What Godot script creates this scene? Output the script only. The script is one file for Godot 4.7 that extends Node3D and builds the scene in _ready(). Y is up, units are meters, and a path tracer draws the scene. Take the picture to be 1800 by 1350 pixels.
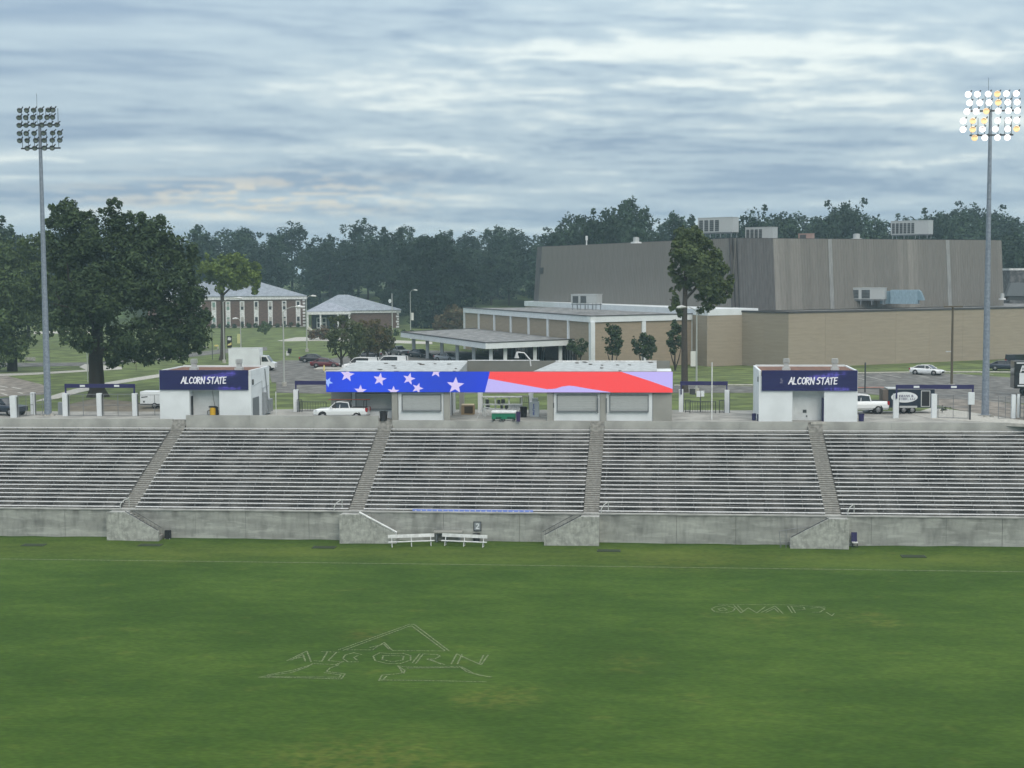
extends Node3D

const E := 9.4          # height of the concourse and of the campus behind it above the playing field
const HAZE := 0.00031

class MB:
	var v := PackedVector3Array()
	var n := PackedVector3Array()
	var c := PackedColorArray()
	var u := PackedVector2Array()
	var i := PackedInt32Array()
	var col := Color(1, 1, 1)
	func quad(a: Vector3, b: Vector3, d: Vector3, e: Vector3, uv := []) -> void:  # corners counter-clockwise seen from outside
		var nn := (b - a).cross(e - a)
		if nn.length_squared() < 1e-14:
			nn = (d - a).cross(e - a)
		nn = nn.normalized()
		var s := v.size()
		v.append(a); v.append(b); v.append(d); v.append(e)
		for k in 4:
			n.append(nn); c.append(col)
		if uv.size() == 4:
			for p in uv: u.append(p)
		else:
			u.append(Vector2(0, 1)); u.append(Vector2(1, 1)); u.append(Vector2(1, 0)); u.append(Vector2(0, 0))
		i.append(s); i.append(s + 2); i.append(s + 1); i.append(s); i.append(s + 3); i.append(s + 2)
	func tri(a: Vector3, b: Vector3, d: Vector3) -> void:
		var nn := (b - a).cross(d - a).normalized()
		var s := v.size()
		v.append(a); v.append(b); v.append(d)
		for k in 3:
			n.append(nn); c.append(col); u.append(Vector2.ZERO)
		i.append(s); i.append(s + 2); i.append(s + 1)
	func box(o: Vector3, s: Vector3, t := Basis()) -> void:
		var p := []
		for k in 8:
			p.append(o + t * Vector3(s.x * (0.5 if k & 1 else -0.5), s.y * (0.5 if k & 2 else -0.5), s.z * (0.5 if k & 4 else -0.5)))
		quad(p[4], p[5], p[7], p[6]); quad(p[1], p[0], p[2], p[3]); quad(p[5], p[1], p[3], p[7])
		quad(p[0], p[4], p[6], p[2]); quad(p[6], p[7], p[3], p[2]); quad(p[0], p[1], p[5], p[4])
	func span(a: Vector3, b: Vector3) -> void:   # box between two opposite corners
		box((a + b) * 0.5, (b - a).abs())
	func ring(at: Vector3, t: Basis, r: float, sides: int, rz := -1.0) -> PackedVector3Array:
		var o := PackedVector3Array()
		var r2 := r if rz < 0.0 else rz
		for k in sides:
			var a := TAU * k / sides
			o.append(at + t.x * cos(a) * r + t.z * sin(a) * r2)
		return o
	func skin(rings: Array, cap0 := true, cap1 := true) -> void:
		var m: int = rings[0].size()
		var s := v.size()
		for q in rings.size():
			var r: PackedVector3Array = rings[q]
			var mid := Vector3.ZERO
			for p in r: mid += p
			mid /= m
			for k in m:
				v.append(r[k]); n.append((r[k] - mid).normalized()); c.append(col); u.append(Vector2(float(k) / m, float(q)))
		for q in rings.size() - 1:
			for k in m:
				var a := s + q * m + k
				var b := s + q * m + (k + 1) % m
				i.append(a); i.append(b); i.append(b + m); i.append(a); i.append(b + m); i.append(a + m)
		for cap in 2:
			if (cap == 0 and not cap0) or (cap == 1 and not cap1): continue
			var r: PackedVector3Array = rings[0 if cap == 0 else rings.size() - 1]
			var mid := Vector3.ZERO
			for p in r: mid += p
			mid /= m
			for k in m:
				if cap == 0: tri(mid, r[k], r[(k + 1) % m])
				else: tri(mid, r[(k + 1) % m], r[k])
	func tube(pts: Array, radii: Array, sides := 8) -> void:
		var rings := []
		for q in pts.size():
			var d: Vector3 = (pts[mini(q + 1, pts.size() - 1)] - pts[maxi(q - 1, 0)]).normalized()
			var side := d.cross(Vector3.FORWARD if absf(d.z) < 0.9 else Vector3.RIGHT).normalized()
			rings.append(ring(pts[q], Basis(side, d, side.cross(d)), radii[mini(q, radii.size() - 1)], sides))
		skin(rings)
	func bar(a: Vector3, b: Vector3, r: float, sides := 6) -> void:
		tube([a, b], [r], sides)
	func prism(pts: Array, y0: float, y1: float) -> void:  # outline in x,z (counter-clockwise seen from above gives outward walls)
		var p2 := PackedVector2Array(pts)
		var area := 0.0
		for k in p2.size(): area += p2[k].cross(p2[(k + 1) % p2.size()])
		if area > 0.0: p2.reverse()
		for k in p2.size():
			var a := p2[k]
			var b := p2[(k + 1) % p2.size()]
			quad(Vector3(a.x, y0, a.y), Vector3(b.x, y0, b.y), Vector3(b.x, y1, b.y), Vector3(a.x, y1, a.y))
		var ix := Geometry2D.triangulate_polygon(p2)
		for k in range(0, ix.size(), 3):
			var a := p2[ix[k]]; var b := p2[ix[k + 1]]; var d := p2[ix[k + 2]]
			if (b - a).cross(d - a) > 0.0:
				var w := b; b = d; d = w
			tri(Vector3(a.x, y1, a.y), Vector3(b.x, y1, b.y), Vector3(d.x, y1, d.y))
	func plate(pts: Array, o: Vector3, t: Basis, deep: float) -> void:  # outline in a plane (x right, y up of basis t), extruded along t.z
		var p2 := PackedVector2Array(pts)
		var area := 0.0
		for k in p2.size(): area += p2[k].cross(p2[(k + 1) % p2.size()])
		if area < 0.0: p2.reverse()
		var ix := Geometry2D.triangulate_polygon(p2)
		for k in range(0, ix.size(), 3):
			var q := []
			for w in 3: q.append(o + t.x * p2[ix[k + w]].x + t.y * p2[ix[k + w]].y + t.z * deep)
			if (q[1] - q[0]).cross(q[2] - q[0]).dot(t.z) < 0.0: q.reverse()
			tri(q[0], q[1], q[2])
		for k in p2.size():
			var a := o + t.x * p2[k].x + t.y * p2[k].y
			var b := o + t.x * p2[(k + 1) % p2.size()].x + t.y * p2[(k + 1) % p2.size()].y
			quad(a, b, b + t.z * deep, a + t.z * deep)
	func mesh(m: Material) -> ArrayMesh:
		var a := []
		a.resize(Mesh.ARRAY_MAX)
		a[Mesh.ARRAY_VERTEX] = v; a[Mesh.ARRAY_NORMAL] = n; a[Mesh.ARRAY_COLOR] = c; a[Mesh.ARRAY_TEX_UV] = u; a[Mesh.ARRAY_INDEX] = i
		var am := ArrayMesh.new()
		am.add_surface_from_arrays(Mesh.PRIMITIVE_TRIANGLES, a)
		am.surface_set_material(0, m)
		return am

var rng := RandomNumberGenerator.new()
var used := {}
var M := {}

func numbered(called: String) -> String:
	if not used.has(called):
		used[called] = 0
		return called
	used[called] += 1
	return "%s_%03d" % [called, used[called]]

func obj(called: String, mb: MB, m: Material, parent: Node3D = self) -> MeshInstance3D:
	var o := MeshInstance3D.new()
	o.mesh = mb.mesh(m)
	o.name = numbered(called) if parent == self else called
	parent.add_child(o, true)
	return o

func share(called: String, mesh: Mesh, parent: Node3D, at: Vector3, turn := 0.0) -> MeshInstance3D:
	var o := MeshInstance3D.new()
	o.mesh = mesh
	o.name = called
	o.position = at
	o.rotation.y = turn
	parent.add_child(o, true)
	return o

func tag(o: Node3D, label: String, category: String, group := "") -> Node3D:
	o.set_meta("label", label)
	o.set_meta("category", category)
	if group: o.set_meta("group", group)
	return o

func thing(called: String, label: String, category: String, at := Vector3.ZERO, turn := 0.0, group := "") -> Node3D:
	var o := Node3D.new()
	o.name = numbered(called)
	add_child(o)
	o.position = at
	o.rotation.y = turn
	return tag(o, label, category, group)

func dup(root: Node3D, at: Vector3, turn: float, label := "") -> Node3D:
	var r: Node3D = root.duplicate()
	var base := String(root.name)
	if base.length() > 4 and base[-4] == "_" and base.substr(base.length() - 3).is_valid_int(): base = base.substr(0, base.length() - 4)
	r.name = numbered(base)
	add_child(r)
	r.position = at
	r.rotation.y = turn
	if label: r.set_meta("label", label)
	return r

func nth(k: int) -> String:
	var small := ["first", "second", "third", "fourth", "fifth", "sixth", "seventh", "eighth", "ninth", "tenth", "eleventh", "twelfth", "thirteenth", "fourteenth", "fifteenth", "sixteenth", "seventeenth", "eighteenth", "nineteenth"]
	if k <= 19: return small[k - 1]
	var tens := ["twenty", "thirty", "forty", "fifty", "sixty"]
	var t := k / 10 - 2
	return (["twentieth", "thirtieth", "fortieth", "fiftieth", "sixtieth"][t]) if k % 10 == 0 else "%s-%s" % [tens[t], small[k % 10 - 1]]

func struct(called: String, mb: MB, m: Material) -> MeshInstance3D:
	var o := obj(called, mb, m)
	o.set_meta("kind", "structure")
	return o

func lin(r: float, g: float, b: float) -> Color:
	return Color(r, g, b).linear_to_srgb()

func mat(r: float, g: float, b: float, rough := 0.8, metal := 0.0) -> StandardMaterial3D:
	var m := StandardMaterial3D.new()
	m.albedo_color = lin(r, g, b)
	m.roughness = rough
	m.metallic = metal
	m.metallic_specular = 0.4
	return m

func noise(freq: float, oct := 4, sd := 1) -> FastNoiseLite:
	var f := FastNoiseLite.new()
	f.noise_type = FastNoiseLite.TYPE_SIMPLEX_SMOOTH
	f.frequency = freq
	f.fractal_octaves = oct
	f.seed = sd
	return f

var tex_cache := {}
func tone(lo: float, freq: float, sd: int, sx := 1.0, sy := 1.0, oct := 5) -> ImageTexture:  # grey noise from lo to 1, repeating
	var key := "%s %s %s %s %s" % [lo, freq, sd, sx, sy]
	if tex_cache.has(key): return tex_cache[key]
	var f := noise(freq, oct, sd)
	var S := 512
	var im := f.get_seamless_image(S, S, false, false, 0.15)
	im.convert(Image.FORMAT_RGB8)
	var out := Image.create(S, S, false, Image.FORMAT_RGB8)
	for y in S:
		for x in S:
			var g := im.get_pixel(int(x * sx) % S, int(y * sy) % S).r
			g = lo + (1.0 - lo) * clampf((g - 0.25) / 0.5, 0.0, 1.0)
			out.set_pixel(x, y, Color(g, g, g))
	tex_cache[key] = ImageTexture.create_from_image(out)
	return tex_cache[key]

func noisy(r: float, g: float, b: float, t: Texture2D, scale: float, rough := 0.85, metal := 0.0, sy := -1.0) -> StandardMaterial3D:
	var m := mat(r, g, b, rough, metal)
	m.albedo_texture = t
	m.uv1_triplanar = true
	m.uv1_world_triplanar = true
	m.uv1_scale = Vector3(scale, scale if sy < 0.0 else sy, scale)
	return m

func vcol(rough := 0.8) -> StandardMaterial3D:
	var m := mat(1, 1, 1, rough)
	m.vertex_color_use_as_albedo = true
	return m

# ---------------------------------------------------------------- sky
var nA: FastNoiseLite
var nB: FastNoiseLite
var nC: FastNoiseLite
func sky_color(az: float, el: float) -> Color:
	var up := maxf(sin(el), 0.0)
	var flat := cos(el) / (up + 0.055)
	var p := (Vector2(sin(az), -cos(az)) * flat).rotated(0.42)
	var w := nC.get_noise_2d(p.x * 5.0, p.y * 5.0) * 1.3
	var big := nA.get_noise_2d(p.x * 10.0 + w * 4.0, p.y * 13.0 + w * 5.0)
	var mid := nB.get_noise_2d(p.x * 22.0 + w * 14.0, p.y * 46.0 + w * 16.0)
	var fine := nB.get_noise_2d(p.x * 70.0 + 300.0 + w * 30.0, p.y * 130.0 + mid * 14.0)
	var t := 0.37 + big * 0.56 + mid * 0.20 + fine * 0.16
	var da := wrapf(az - 0.02, -PI, PI)
	var glow := exp(-pow(da / 0.19, 2.0) - pow((el - 0.137) / 0.055, 2.0))       # the sun's place behind the cloud
	t += glow * (0.44 + mid * 0.42 + fine * 0.25)
	t += 0.08 * exp(-pow(el / 0.05, 2.0))
	t -= 0.16 * exp(-pow((az + 0.32) / 0.16, 2.0) - pow((el - 0.14) / 0.05, 2.0)) * (1.0 + big)
	t -= 0.17 * exp(-pow((az - 0.10) / 0.24, 2.0) - pow((el - 0.068) / 0.018, 2.0))
	t -= 0.15 * smoothstep(0.12, 0.2, el) * (1.0 - 0.5 * smoothstep(0.3, 0.8, el))
	var dash := nB.get_noise_2d(az * 190.0 + w * 3.0, el * 2300.0 + mid * 5.0)
	t += 0.30 * smoothstep(0.22, 0.5, dash) * exp(-pow((el - 0.075) / 0.045, 2.0)) * smoothstep(-0.25, 0.25, big)
	t = clampf(t, 0.0, 1.05)
	var dark := Vector3(0.285, 0.385, 0.495)
	var mids := Vector3(0.445, 0.555, 0.625)
	var lite := Vector3(0.740, 0.815, 0.800)
	var c := dark.lerp(mids, smoothstep(0.0, 0.5, t)).lerp(lite, smoothstep(0.42, 1.0, t))
	# thin warm breaks low on the left
	var warm := exp(-pow((az + 0.265) / 0.095, 2.0) - pow((el - 0.052) / 0.013, 2.0)) * smoothstep(0.05, 0.5, mid + fine * 0.8 + 0.18)
	c = c.lerp(Vector3(0.86, 0.74, 0.55), clampf(warm * 0.7, 0.0, 0.7))
	c = c.lerp(Vector3(0.43, 0.56, 0.66), 0.45 * exp(-maxf(el, 0.0) / 0.035))
	var gain := (1.0 + 2.7 * pow(up, 1.4)) * 0.90
	var lum := c.x * 0.3 + c.y * 0.6 + c.z * 0.1
	c = c.lerp(Vector3(lum * 1.01, lum, lum * 0.98), 0.8 * smoothstep(0.25, 0.7, up))
	if el < 0.0: c = c.lerp(Vector3(0.06, 0.08, 0.05), clampf(-el / 0.1, 0.0, 1.0))
	return Color(c.x * gain, c.y * gain, c.z * gain)

func make_sky() -> Texture2D:
	nA = noise(0.045, 4, 11); nB = noise(0.05, 4, 23); nC = noise(0.05, 2, 5)
	var W := 4096
	var H := 2048
	var small := Image.create(256, 128, false, Image.FORMAT_RGBF)
	for y in 128:
		for x in 256:
			small.set_pixel(x, y, sky_color(wrapf((x + 0.5) / 256.0 * TAU, -PI, PI), PI * 0.5 - (y + 0.5) / 128.0 * PI))
	small.resize(W, H, Image.INTERPOLATE_BILINEAR)
	for y in range(700, 1040):
		var el := PI * 0.5 - (y + 0.5) / H * PI
		for x in range(-460, 330):
			small.set_pixel(posmod(x, W), y, sky_color((x + 0.5) / W * TAU, el))
	return ImageTexture.create_from_image(small)

# ---------------------------------------------------------------- brush lettering
const STROKES := {
	"A": [[0.0, 0, 0.42, 1.0], [0.40, 1.02, 0.72, -0.06], [0.16, 0.36, 0.62, 0.40]],
	"L": [[0.14, 1.0, 0.08, 0.02], [0.05, 0.06, 0.56, 0.0]],
	"C": [[0.60, 0.86, 0.34, 0.98], [0.36, 0.99, 0.08, 0.62], [0.08, 0.66, 0.10, 0.20], [0.09, 0.22, 0.30, 0.02], [0.28, 0.02, 0.62, 0.14]],
	"O": [[0.40, 1.0, 0.10, 0.72], [0.10, 0.74, 0.09, 0.22], [0.09, 0.24, 0.34, 0.0], [0.32, 0.0, 0.62, 0.24], [0.62, 0.22, 0.63, 0.74], [0.64, 0.72, 0.38, 1.0]],
	"R": [[0.10, 0.98, 0.06, -0.04], [0.04, 0.98, 0.46, 0.94], [0.46, 0.96, 0.56, 0.66], [0.56, 0.68, 0.14, 0.46], [0.22, 0.48, 0.64, -0.08]],
	"N": [[0.08, 0.96, 0.05, 0.0], [0.06, 1.0, 0.60, -0.04], [0.66, 1.02, 0.60, -0.02]],
	"S": [[0.60, 0.98, 0.28, 0.96], [0.30, 0.98, 0.10, 0.70], [0.10, 0.72, 0.52, 0.46], [0.52, 0.50, 0.54, 0.20], [0.54, 0.22, 0.28, 0.0], [0.30, 0.02, 0.02, 0.10]],
	"T": [[0.0, 0.90, 0.66, 1.0], [0.36, 0.96, 0.30, -0.06]],
	"E": [[0.12, 0.98, 0.08, 0.02], [0.08, 0.96, 0.58, 1.0], [0.08, 0.52, 0.50, 0.56], [0.05, 0.04, 0.58, 0.06]],
}
func brush_word(word: String, width: float, height: float, depth: float) -> MB:
	var mb := MB.new()
	var x := 0.0
	var total := 0.0
	for ch in word: total += 0.36 if ch == " " else 0.74
	var k := width / total
	for ch in word:
		if ch != " ":
			for s in STROKES[ch]:
				var a := Vector2((x + s[0] + s[1] * 0.10) * k, s[1] * height)
				var b := Vector2((x + s[2] + s[3] * 0.10) * k, s[3] * height)
				var d := (b - a).normalized()
				var w := height * 0.105
				var q := d.orthogonal() * w
				mb.plate([a - q * 0.8 - d * w * 0.6, b - q * 0.65 + d * w * 0.7, b + q * 0.7 + d * w * 0.2, a + q - d * w * 0.2], Vector3(-width * 0.5, 0, 0), Basis(), depth + 0.0015 * mb.v.size() / 40.0 * 0.1)
		x += 0.36 if ch == " " else 0.74
	return mb

func words(text: String, height: float, depth: float, font := "Droid Sans", weight := 700) -> Mesh:
	var t := TextMesh.new()
	t.text = text
	var f := SystemFont.new()
	f.font_names = PackedStringArray([font])
	f.font_weight = weight
	t.font = f
	t.font_size = 64
	t.pixel_size = height / 46.0
	t.depth = depth
	return t

# ---------------------------------------------------------------- vegetation
func leafy(blobs: Array, count: int, leaf: float, base: Color, vary: float, sd: int, fill := 0.42, warm := 0.0, ragged := 0) -> MB:
	var mb := MB.new()
	rng.seed = sd
	var cl := noise(0.42 / maxf(leaf, 0.1) * 0.28, 2, sd)
	var wsum := 0.0
	var acc := []
	var all := blobs.duplicate()
	if ragged > 0:
		for b in blobs:
			for q in ragged:
				var dd := Vector3(rng.randfn(), rng.randfn() * 0.8 + 0.25, rng.randfn()).normalized()
				all.append([b[0] + dd * b[1] * rng.randf_range(0.75, 1.08), b[1] * rng.randf_range(0.22, 0.42)])
	blobs = all
	for b in blobs:
		wsum += b[1] * b[1]
		acc.append(wsum)
	for k in count:
		var pick := rng.randf() * wsum
		var bi := 0
		while acc[bi] < pick: bi += 1
		var r: float = blobs[bi][1]
		var d := Vector3(rng.randfn(), rng.randfn(), rng.randfn()).normalized()
		# leaves gather in sprays: pull directions towards a few spray axes
		var bump := 0.80 + 0.34 * cl.get_noise_3d(d.x * 9.0 * r * 0.3 + bi * 31.0, d.y * 9.0 * r * 0.3, d.z * 9.0 * r * 0.3)
		var edge := pow(rng.randf(), fill * 0.5)
		var q: Vector3 = blobs[bi][0] + d * r * bump * edge
		var g := cl.get_noise_3d(q.x * 0.9, q.y * 0.9, q.z * 0.9)
		if g < lerpf(-0.6, -0.05, edge * edge): continue
		var tint := 1.0 + vary * (g * 1.1 + rng.randf_range(-0.35, 0.35))
		mb.col = Color(base.r * tint * (1.0 + warm * rng.randf()), base.g * tint, base.b * tint * (1.0 - 0.25 * rng.randf()))
		var up := (d * 0.6 + Vector3(rng.randfn(), rng.randfn() + 0.7, rng.randfn()) * 0.8).normalized()
		var side := up.cross(Vector3(rng.randfn(), rng.randfn(), rng.randfn())).normalized()
		var fwd := side.cross(up)
		var s := leaf * rng.randf_range(0.4, 1.4)
		var tip := q + fwd * s - up * s * 0.25
		mb.quad(q - fwd * s * 0.7, q + side * s * 0.5, tip, q - side * s * 0.5)
	return mb

func limbs(list: Array, sides := 8) -> MB:
	var mb := MB.new()
	for l in list: mb.tube(l[0], l[1], sides)
	return mb

func tree(called: String, label: String, at: Vector3, trunk: Array, blobs: Array, count: int, leaf: float, base: Color, sd: int, group := "", vary := 0.4, bark := "bark", warm := 0.0) -> Node3D:
	var t := thing(called, label, "tree", at, 0.0, group)
	obj("trunk", limbs(trunk), M[bark], t)
	obj("crown", leafy(blobs, count, leaf, base, vary, sd, 0.42, warm, 6), M.leaf, t)
	return t

# ---------------------------------------------------------------- vehicles (front towards +x)
var wheel_meshes := {}
func wheel(parent: Node3D, at: Vector3, r: float, out: float) -> void:
	var key := "%.2f" % r
	if not wheel_meshes.has(key):
		var tb := MB.new()
		var t := Basis(Vector3.RIGHT, Vector3(0, 0, 1), Vector3.DOWN)
		tb.skin([tb.ring(Vector3(0, 0, -0.11), t, r * 0.62, 18), tb.ring(Vector3(0, 0, -0.11), t, r * 0.93, 18), tb.ring(Vector3(0, 0, -0.06), t, r, 18), tb.ring(Vector3(0, 0, 0.06), t, r, 18), tb.ring(Vector3(0, 0, 0.11), t, r * 0.93, 18), tb.ring(Vector3(0, 0, 0.11), t, r * 0.62, 18)])
		var rb := MB.new()
		rb.skin([rb.ring(Vector3(0, 0, -0.115), t, r * 0.20, 10), rb.ring(Vector3(0, 0, -0.115), t, r * 0.6, 10), rb.ring(Vector3(0, 0, 0.115), t, r * 0.6, 10), rb.ring(Vector3(0, 0, 0.125), t, r * 0.18, 10)])
		for k in 5:
			rb.box(Vector3(cos(TAU * k / 5) * r * 0.36, sin(TAU * k / 5) * r * 0.36, 0.0), Vector3(r * 0.5, r * 0.14, 0.262), Basis(Vector3(0, 0, 1), TAU * k / 5))
		wheel_meshes[key] = [tb.mesh(M.rubber), rb.mesh(M.alloy)]
	var w := share("wheel", wheel_meshes[key][0], parent, at)
	share("rim", wheel_meshes[key][1], w, Vector3.ZERO)

func hull(st: Array) -> MB:  # stations [x, y bottom, y top, half width]
	var mb := MB.new()
	var rings := []
	for s in st:
		var r := PackedVector3Array()
		var h: float = s[2] - s[1]
		for p in [[-0.86, 0.0], [-1.0, 0.22], [-1.0, 0.62], [-0.95, 0.86], [-0.82, 1.0], [0.82, 1.0], [0.95, 0.86], [1.0, 0.62], [1.0, 0.22], [0.86, 0.0]]:
			r.append(Vector3(s[0], s[1] + h * p[1], p[0] * s[3]))
		rings.append(r)
	# flat-shaded sides keep the creases
	for q in rings.size() - 1:
		for k in 10:
			var a: Vector3 = rings[q][k]; var b: Vector3 = rings[q][(k + 1) % 10]
			var d: Vector3 = rings[q + 1][(k + 1) % 10]; var e: Vector3 = rings[q + 1][k]
			mb.quad(a, b, d, e)
	for w in [0, rings.size() - 1]:
		var r: PackedVector3Array = rings[w]
		for k in range(1, 9):
			if w == 0: mb.tri(r[0], r[k + 1], r[k])
			else: mb.tri(r[0], r[k], r[k + 1])
	return mb

const KINDS := {
	"sedan": {"st": [[-2.42, 0.42, 0.92, 0.74], [-2.25, 0.30, 1.02, 0.86], [-1.5, 0.24, 1.0, 0.92], [0.0, 0.22, 0.95, 0.93], [0.95, 0.22, 0.93, 0.92], [1.7, 0.24, 0.84, 0.90], [2.2, 0.28, 0.74, 0.83], [2.42, 0.38, 0.62, 0.68]],
		"gh": [[-2.0, 1.0, 0.62], [-1.05, 1.40, 0.58], [-0.2, 1.46, 0.60], [0.35, 1.42, 0.60], [1.15, 0.93, 0.70]], "roof": [-1.15, 0.42], "base": 0.95, "w": 0.92, "wx": [-1.42, 1.42], "wr": 0.34},
	"pickup": {"st": [[-2.72, 0.55, 1.18, 0.90], [-2.6, 0.42, 1.20, 0.95], [-1.4, 0.40, 1.20, 0.96], [0.6, 0.38, 1.18, 0.96], [1.15, 0.38, 1.16, 0.96], [2.3, 0.42, 1.08, 0.94], [2.68, 0.48, 0.98, 0.84]],
		"gh": [[-0.95, 1.18, 0.80], [-0.80, 1.72, 0.70], [0.0, 1.80, 0.72], [0.42, 1.76, 0.70], [1.12, 1.16, 0.84]], "roof": [-0.84, 0.5], "base": 1.17, "w": 0.95, "wx": [-1.65, 1.75], "wr": 0.40},
	"van": {"st": [[-2.8, 0.45, 1.30, 0.95], [-2.7, 0.40, 1.34, 1.0], [0.9, 0.36, 1.32, 1.0], [1.5, 0.36, 1.24, 0.99], [2.4, 0.40, 1.06, 0.95], [2.75, 0.46, 0.90, 0.84]],
		"gh": [[-2.76, 1.30, 0.95], [-2.66, 2.05, 0.86], [0.0, 2.12, 0.88], [0.75, 2.06, 0.86], [1.62, 1.24, 0.94]], "roof": [-2.66, 0.85], "base": 1.30, "w": 0.99, "wx": [-1.75, 1.85], "wr": 0.36},
}
func car(kind: String, called: String, label: String, category: String, paint: Material, at: Vector3, turn: float, group := "") -> Node3D:
	var k: Dictionary = KINDS[kind]
	var t := thing(called, label, category, at, turn, group)
	obj("body", hull(k.st), paint, t)
	var gh: Array = k.gh
	var glass := MB.new()
	for q in gh.size() - 1:
		var a: Array = gh[q]; var b: Array = gh[q + 1]
		var ya := maxf(a[1], k.base - 0.02); var yb := maxf(b[1], k.base - 0.02)
		for s in [-1.0, 1.0]:
			var lo0 := Vector3(a[0], k.base - 0.03, k.w * 0.84 * s); var lo1 := Vector3(b[0], k.base - 0.03, k.w * 0.84 * s)
			var hi0 := Vector3(a[0], ya, a[2] * s); var hi1 := Vector3(b[0], yb, b[2] * s)
			if s > 0: glass.quad(lo0, lo1, hi1, hi0)
			else: glass.quad(lo1, lo0, hi0, hi1)
		glass.quad(Vector3(a[0], ya, a[2]), Vector3(b[0], yb, b[2]), Vector3(b[0], yb, -b[2]), Vector3(a[0], ya, -a[2]))
	obj("windows", glass, M.car_glass, t)
	var roof := MB.new()
	var prev = null
	for q in gh.size():
		var a: Array = gh[q]
		if a[0] < k.roof[0] - 0.05 or a[0] > k.roof[1] + 0.05: continue
		if prev != null:
			roof.quad(Vector3(prev[0], prev[1] + 0.012, prev[2] + 0.03), Vector3(a[0], a[1] + 0.012, a[2] + 0.03), Vector3(a[0], a[1] + 0.012, -a[2] - 0.03), Vector3(prev[0], prev[1] + 0.012, -prev[2] - 0.03))
			for s in [-1.0, 1.0]:
				roof.bar(Vector3(prev[0], prev[1] - 0.03, s * (prev[2] + 0.02)), Vector3(a[0], a[1] - 0.03, s * (a[2] + 0.02)), 0.05, 5)
		prev = a
	var xs := [gh[0], gh[1], gh[gh.size() - 2], gh[gh.size() - 1]]
	for s in [-1.0, 1.0]:
		var pil := MB.new()
		pil.bar(Vector3(xs[0][0], k.base, s * k.w * 0.84), Vector3(xs[1][0], xs[1][1], s * (xs[1][2] + 0.015)), 0.06 if kind != "van" else 0.09, 5)
		pil.bar(Vector3(xs[3][0], k.base, s * k.w * 0.84), Vector3(xs[2][0], xs[2][1], s * (xs[2][2] + 0.015)), 0.045, 5)
		pil.bar(Vector3(0.05, k.base, s * k.w * 0.85), Vector3(-0.02, 1.40 if kind == "sedan" else 1.75, s * 0.66), 0.04, 5)
		obj("pillars", pil, paint, t).set_meta("kind", "stuff")
	if kind == "van":
		for s in [-1.0, 1.0]:
			var pan := MB.new()
			pan.quad(Vector3(-2.7, 1.3, s * 0.95), Vector3(-1.4, 1.3, s * 0.95), Vector3(-1.4, 2.06, s * 0.885), Vector3(-2.66, 2.02, s * 0.875))
			obj("side_panel", pan, paint, t)
	obj("roof", roof, paint, t)
	for wx in k.wx:
		for s in [-1.0, 1.0]:
			wheel(t, Vector3(wx, k.wr, s * (k.w - 0.10)), k.wr, s)
			var ar := MB.new()
			ar.skin([ar.ring(Vector3(wx, k.wr + 0.02, s * (k.w - 0.3)), Basis(Vector3.RIGHT, Vector3(0, 0, 1), Vector3.DOWN), k.wr * 1.2, 16), ar.ring(Vector3(wx, k.wr + 0.02, s * (k.w + 0.006)), Basis(Vector3.RIGHT, Vector3(0, 0, 1), Vector3.DOWN), k.wr * 1.2, 16)])
			obj("wheel_arch", ar, M.black, t)
	var front: Array = k.st[k.st.size() - 2]
	var rear: Array = k.st[1]
	for s in [-1.0, 1.0]:
		var hl := MB.new()
		hl.box(Vector3(front[0] + 0.10, front[2] - 0.13, s * front[3] * 0.80), Vector3(0.26, 0.13, front[3] * 0.36), Basis(Vector3.UP, s * 0.35))
		obj("headlight", hl, M.lens_clear, t)
		var tl := MB.new()
		tl.box(Vector3(rear[0] - 0.06, rear[2] - 0.18, s * rear[3] * 0.84), Vector3(0.22, 0.2 if kind == "sedan" else 0.36, rear[3] * 0.32))
		obj("taillight", tl, M.lens_red, t)
		var mi := MB.new()
		mi.box(Vector3(0.82 if kind != "van" else 1.3, k.base + 0.08, s * (k.w + 0.10)), Vector3(0.14, 0.14, 0.2))
		obj("mirror", mi, paint, t)
	var gr := MB.new()
	gr.box(Vector3(front[0] + 0.18, front[1] + 0.22, 0), Vector3(0.16, 0.22, front[3] * 1.0))
	obj("grille", gr, M.black, t)
	if kind == "pickup":
		var bed := MB.new()
		bed.box(Vector3(-1.82, 1.19, 0), Vector3(1.55, 0.05, 1.56))
		obj("bed", bed, M.black, t)
	return t

# ---------------------------------------------------------------- pictures: print on screens, signs, paint wear
func inside(p: Vector2, poly: PackedVector2Array) -> bool:
	return Geometry2D.is_point_in_polygon(p, poly)

func fill_poly(im: Image, pts: Array, c: Color) -> void:
	var poly := PackedVector2Array(pts)
	var lo := poly[0]; var hi := poly[0]
	for p in poly:
		lo = lo.min(p); hi = hi.max(p)
	for y in range(maxi(0, int(lo.y)), mini(im.get_height(), int(hi.y) + 1)):
		for x in range(maxi(0, int(lo.x)), mini(im.get_width(), int(hi.x) + 1)):
			if inside(Vector2(x + 0.5, y + 0.5), poly): im.set_pixel(x, y, c)

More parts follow.
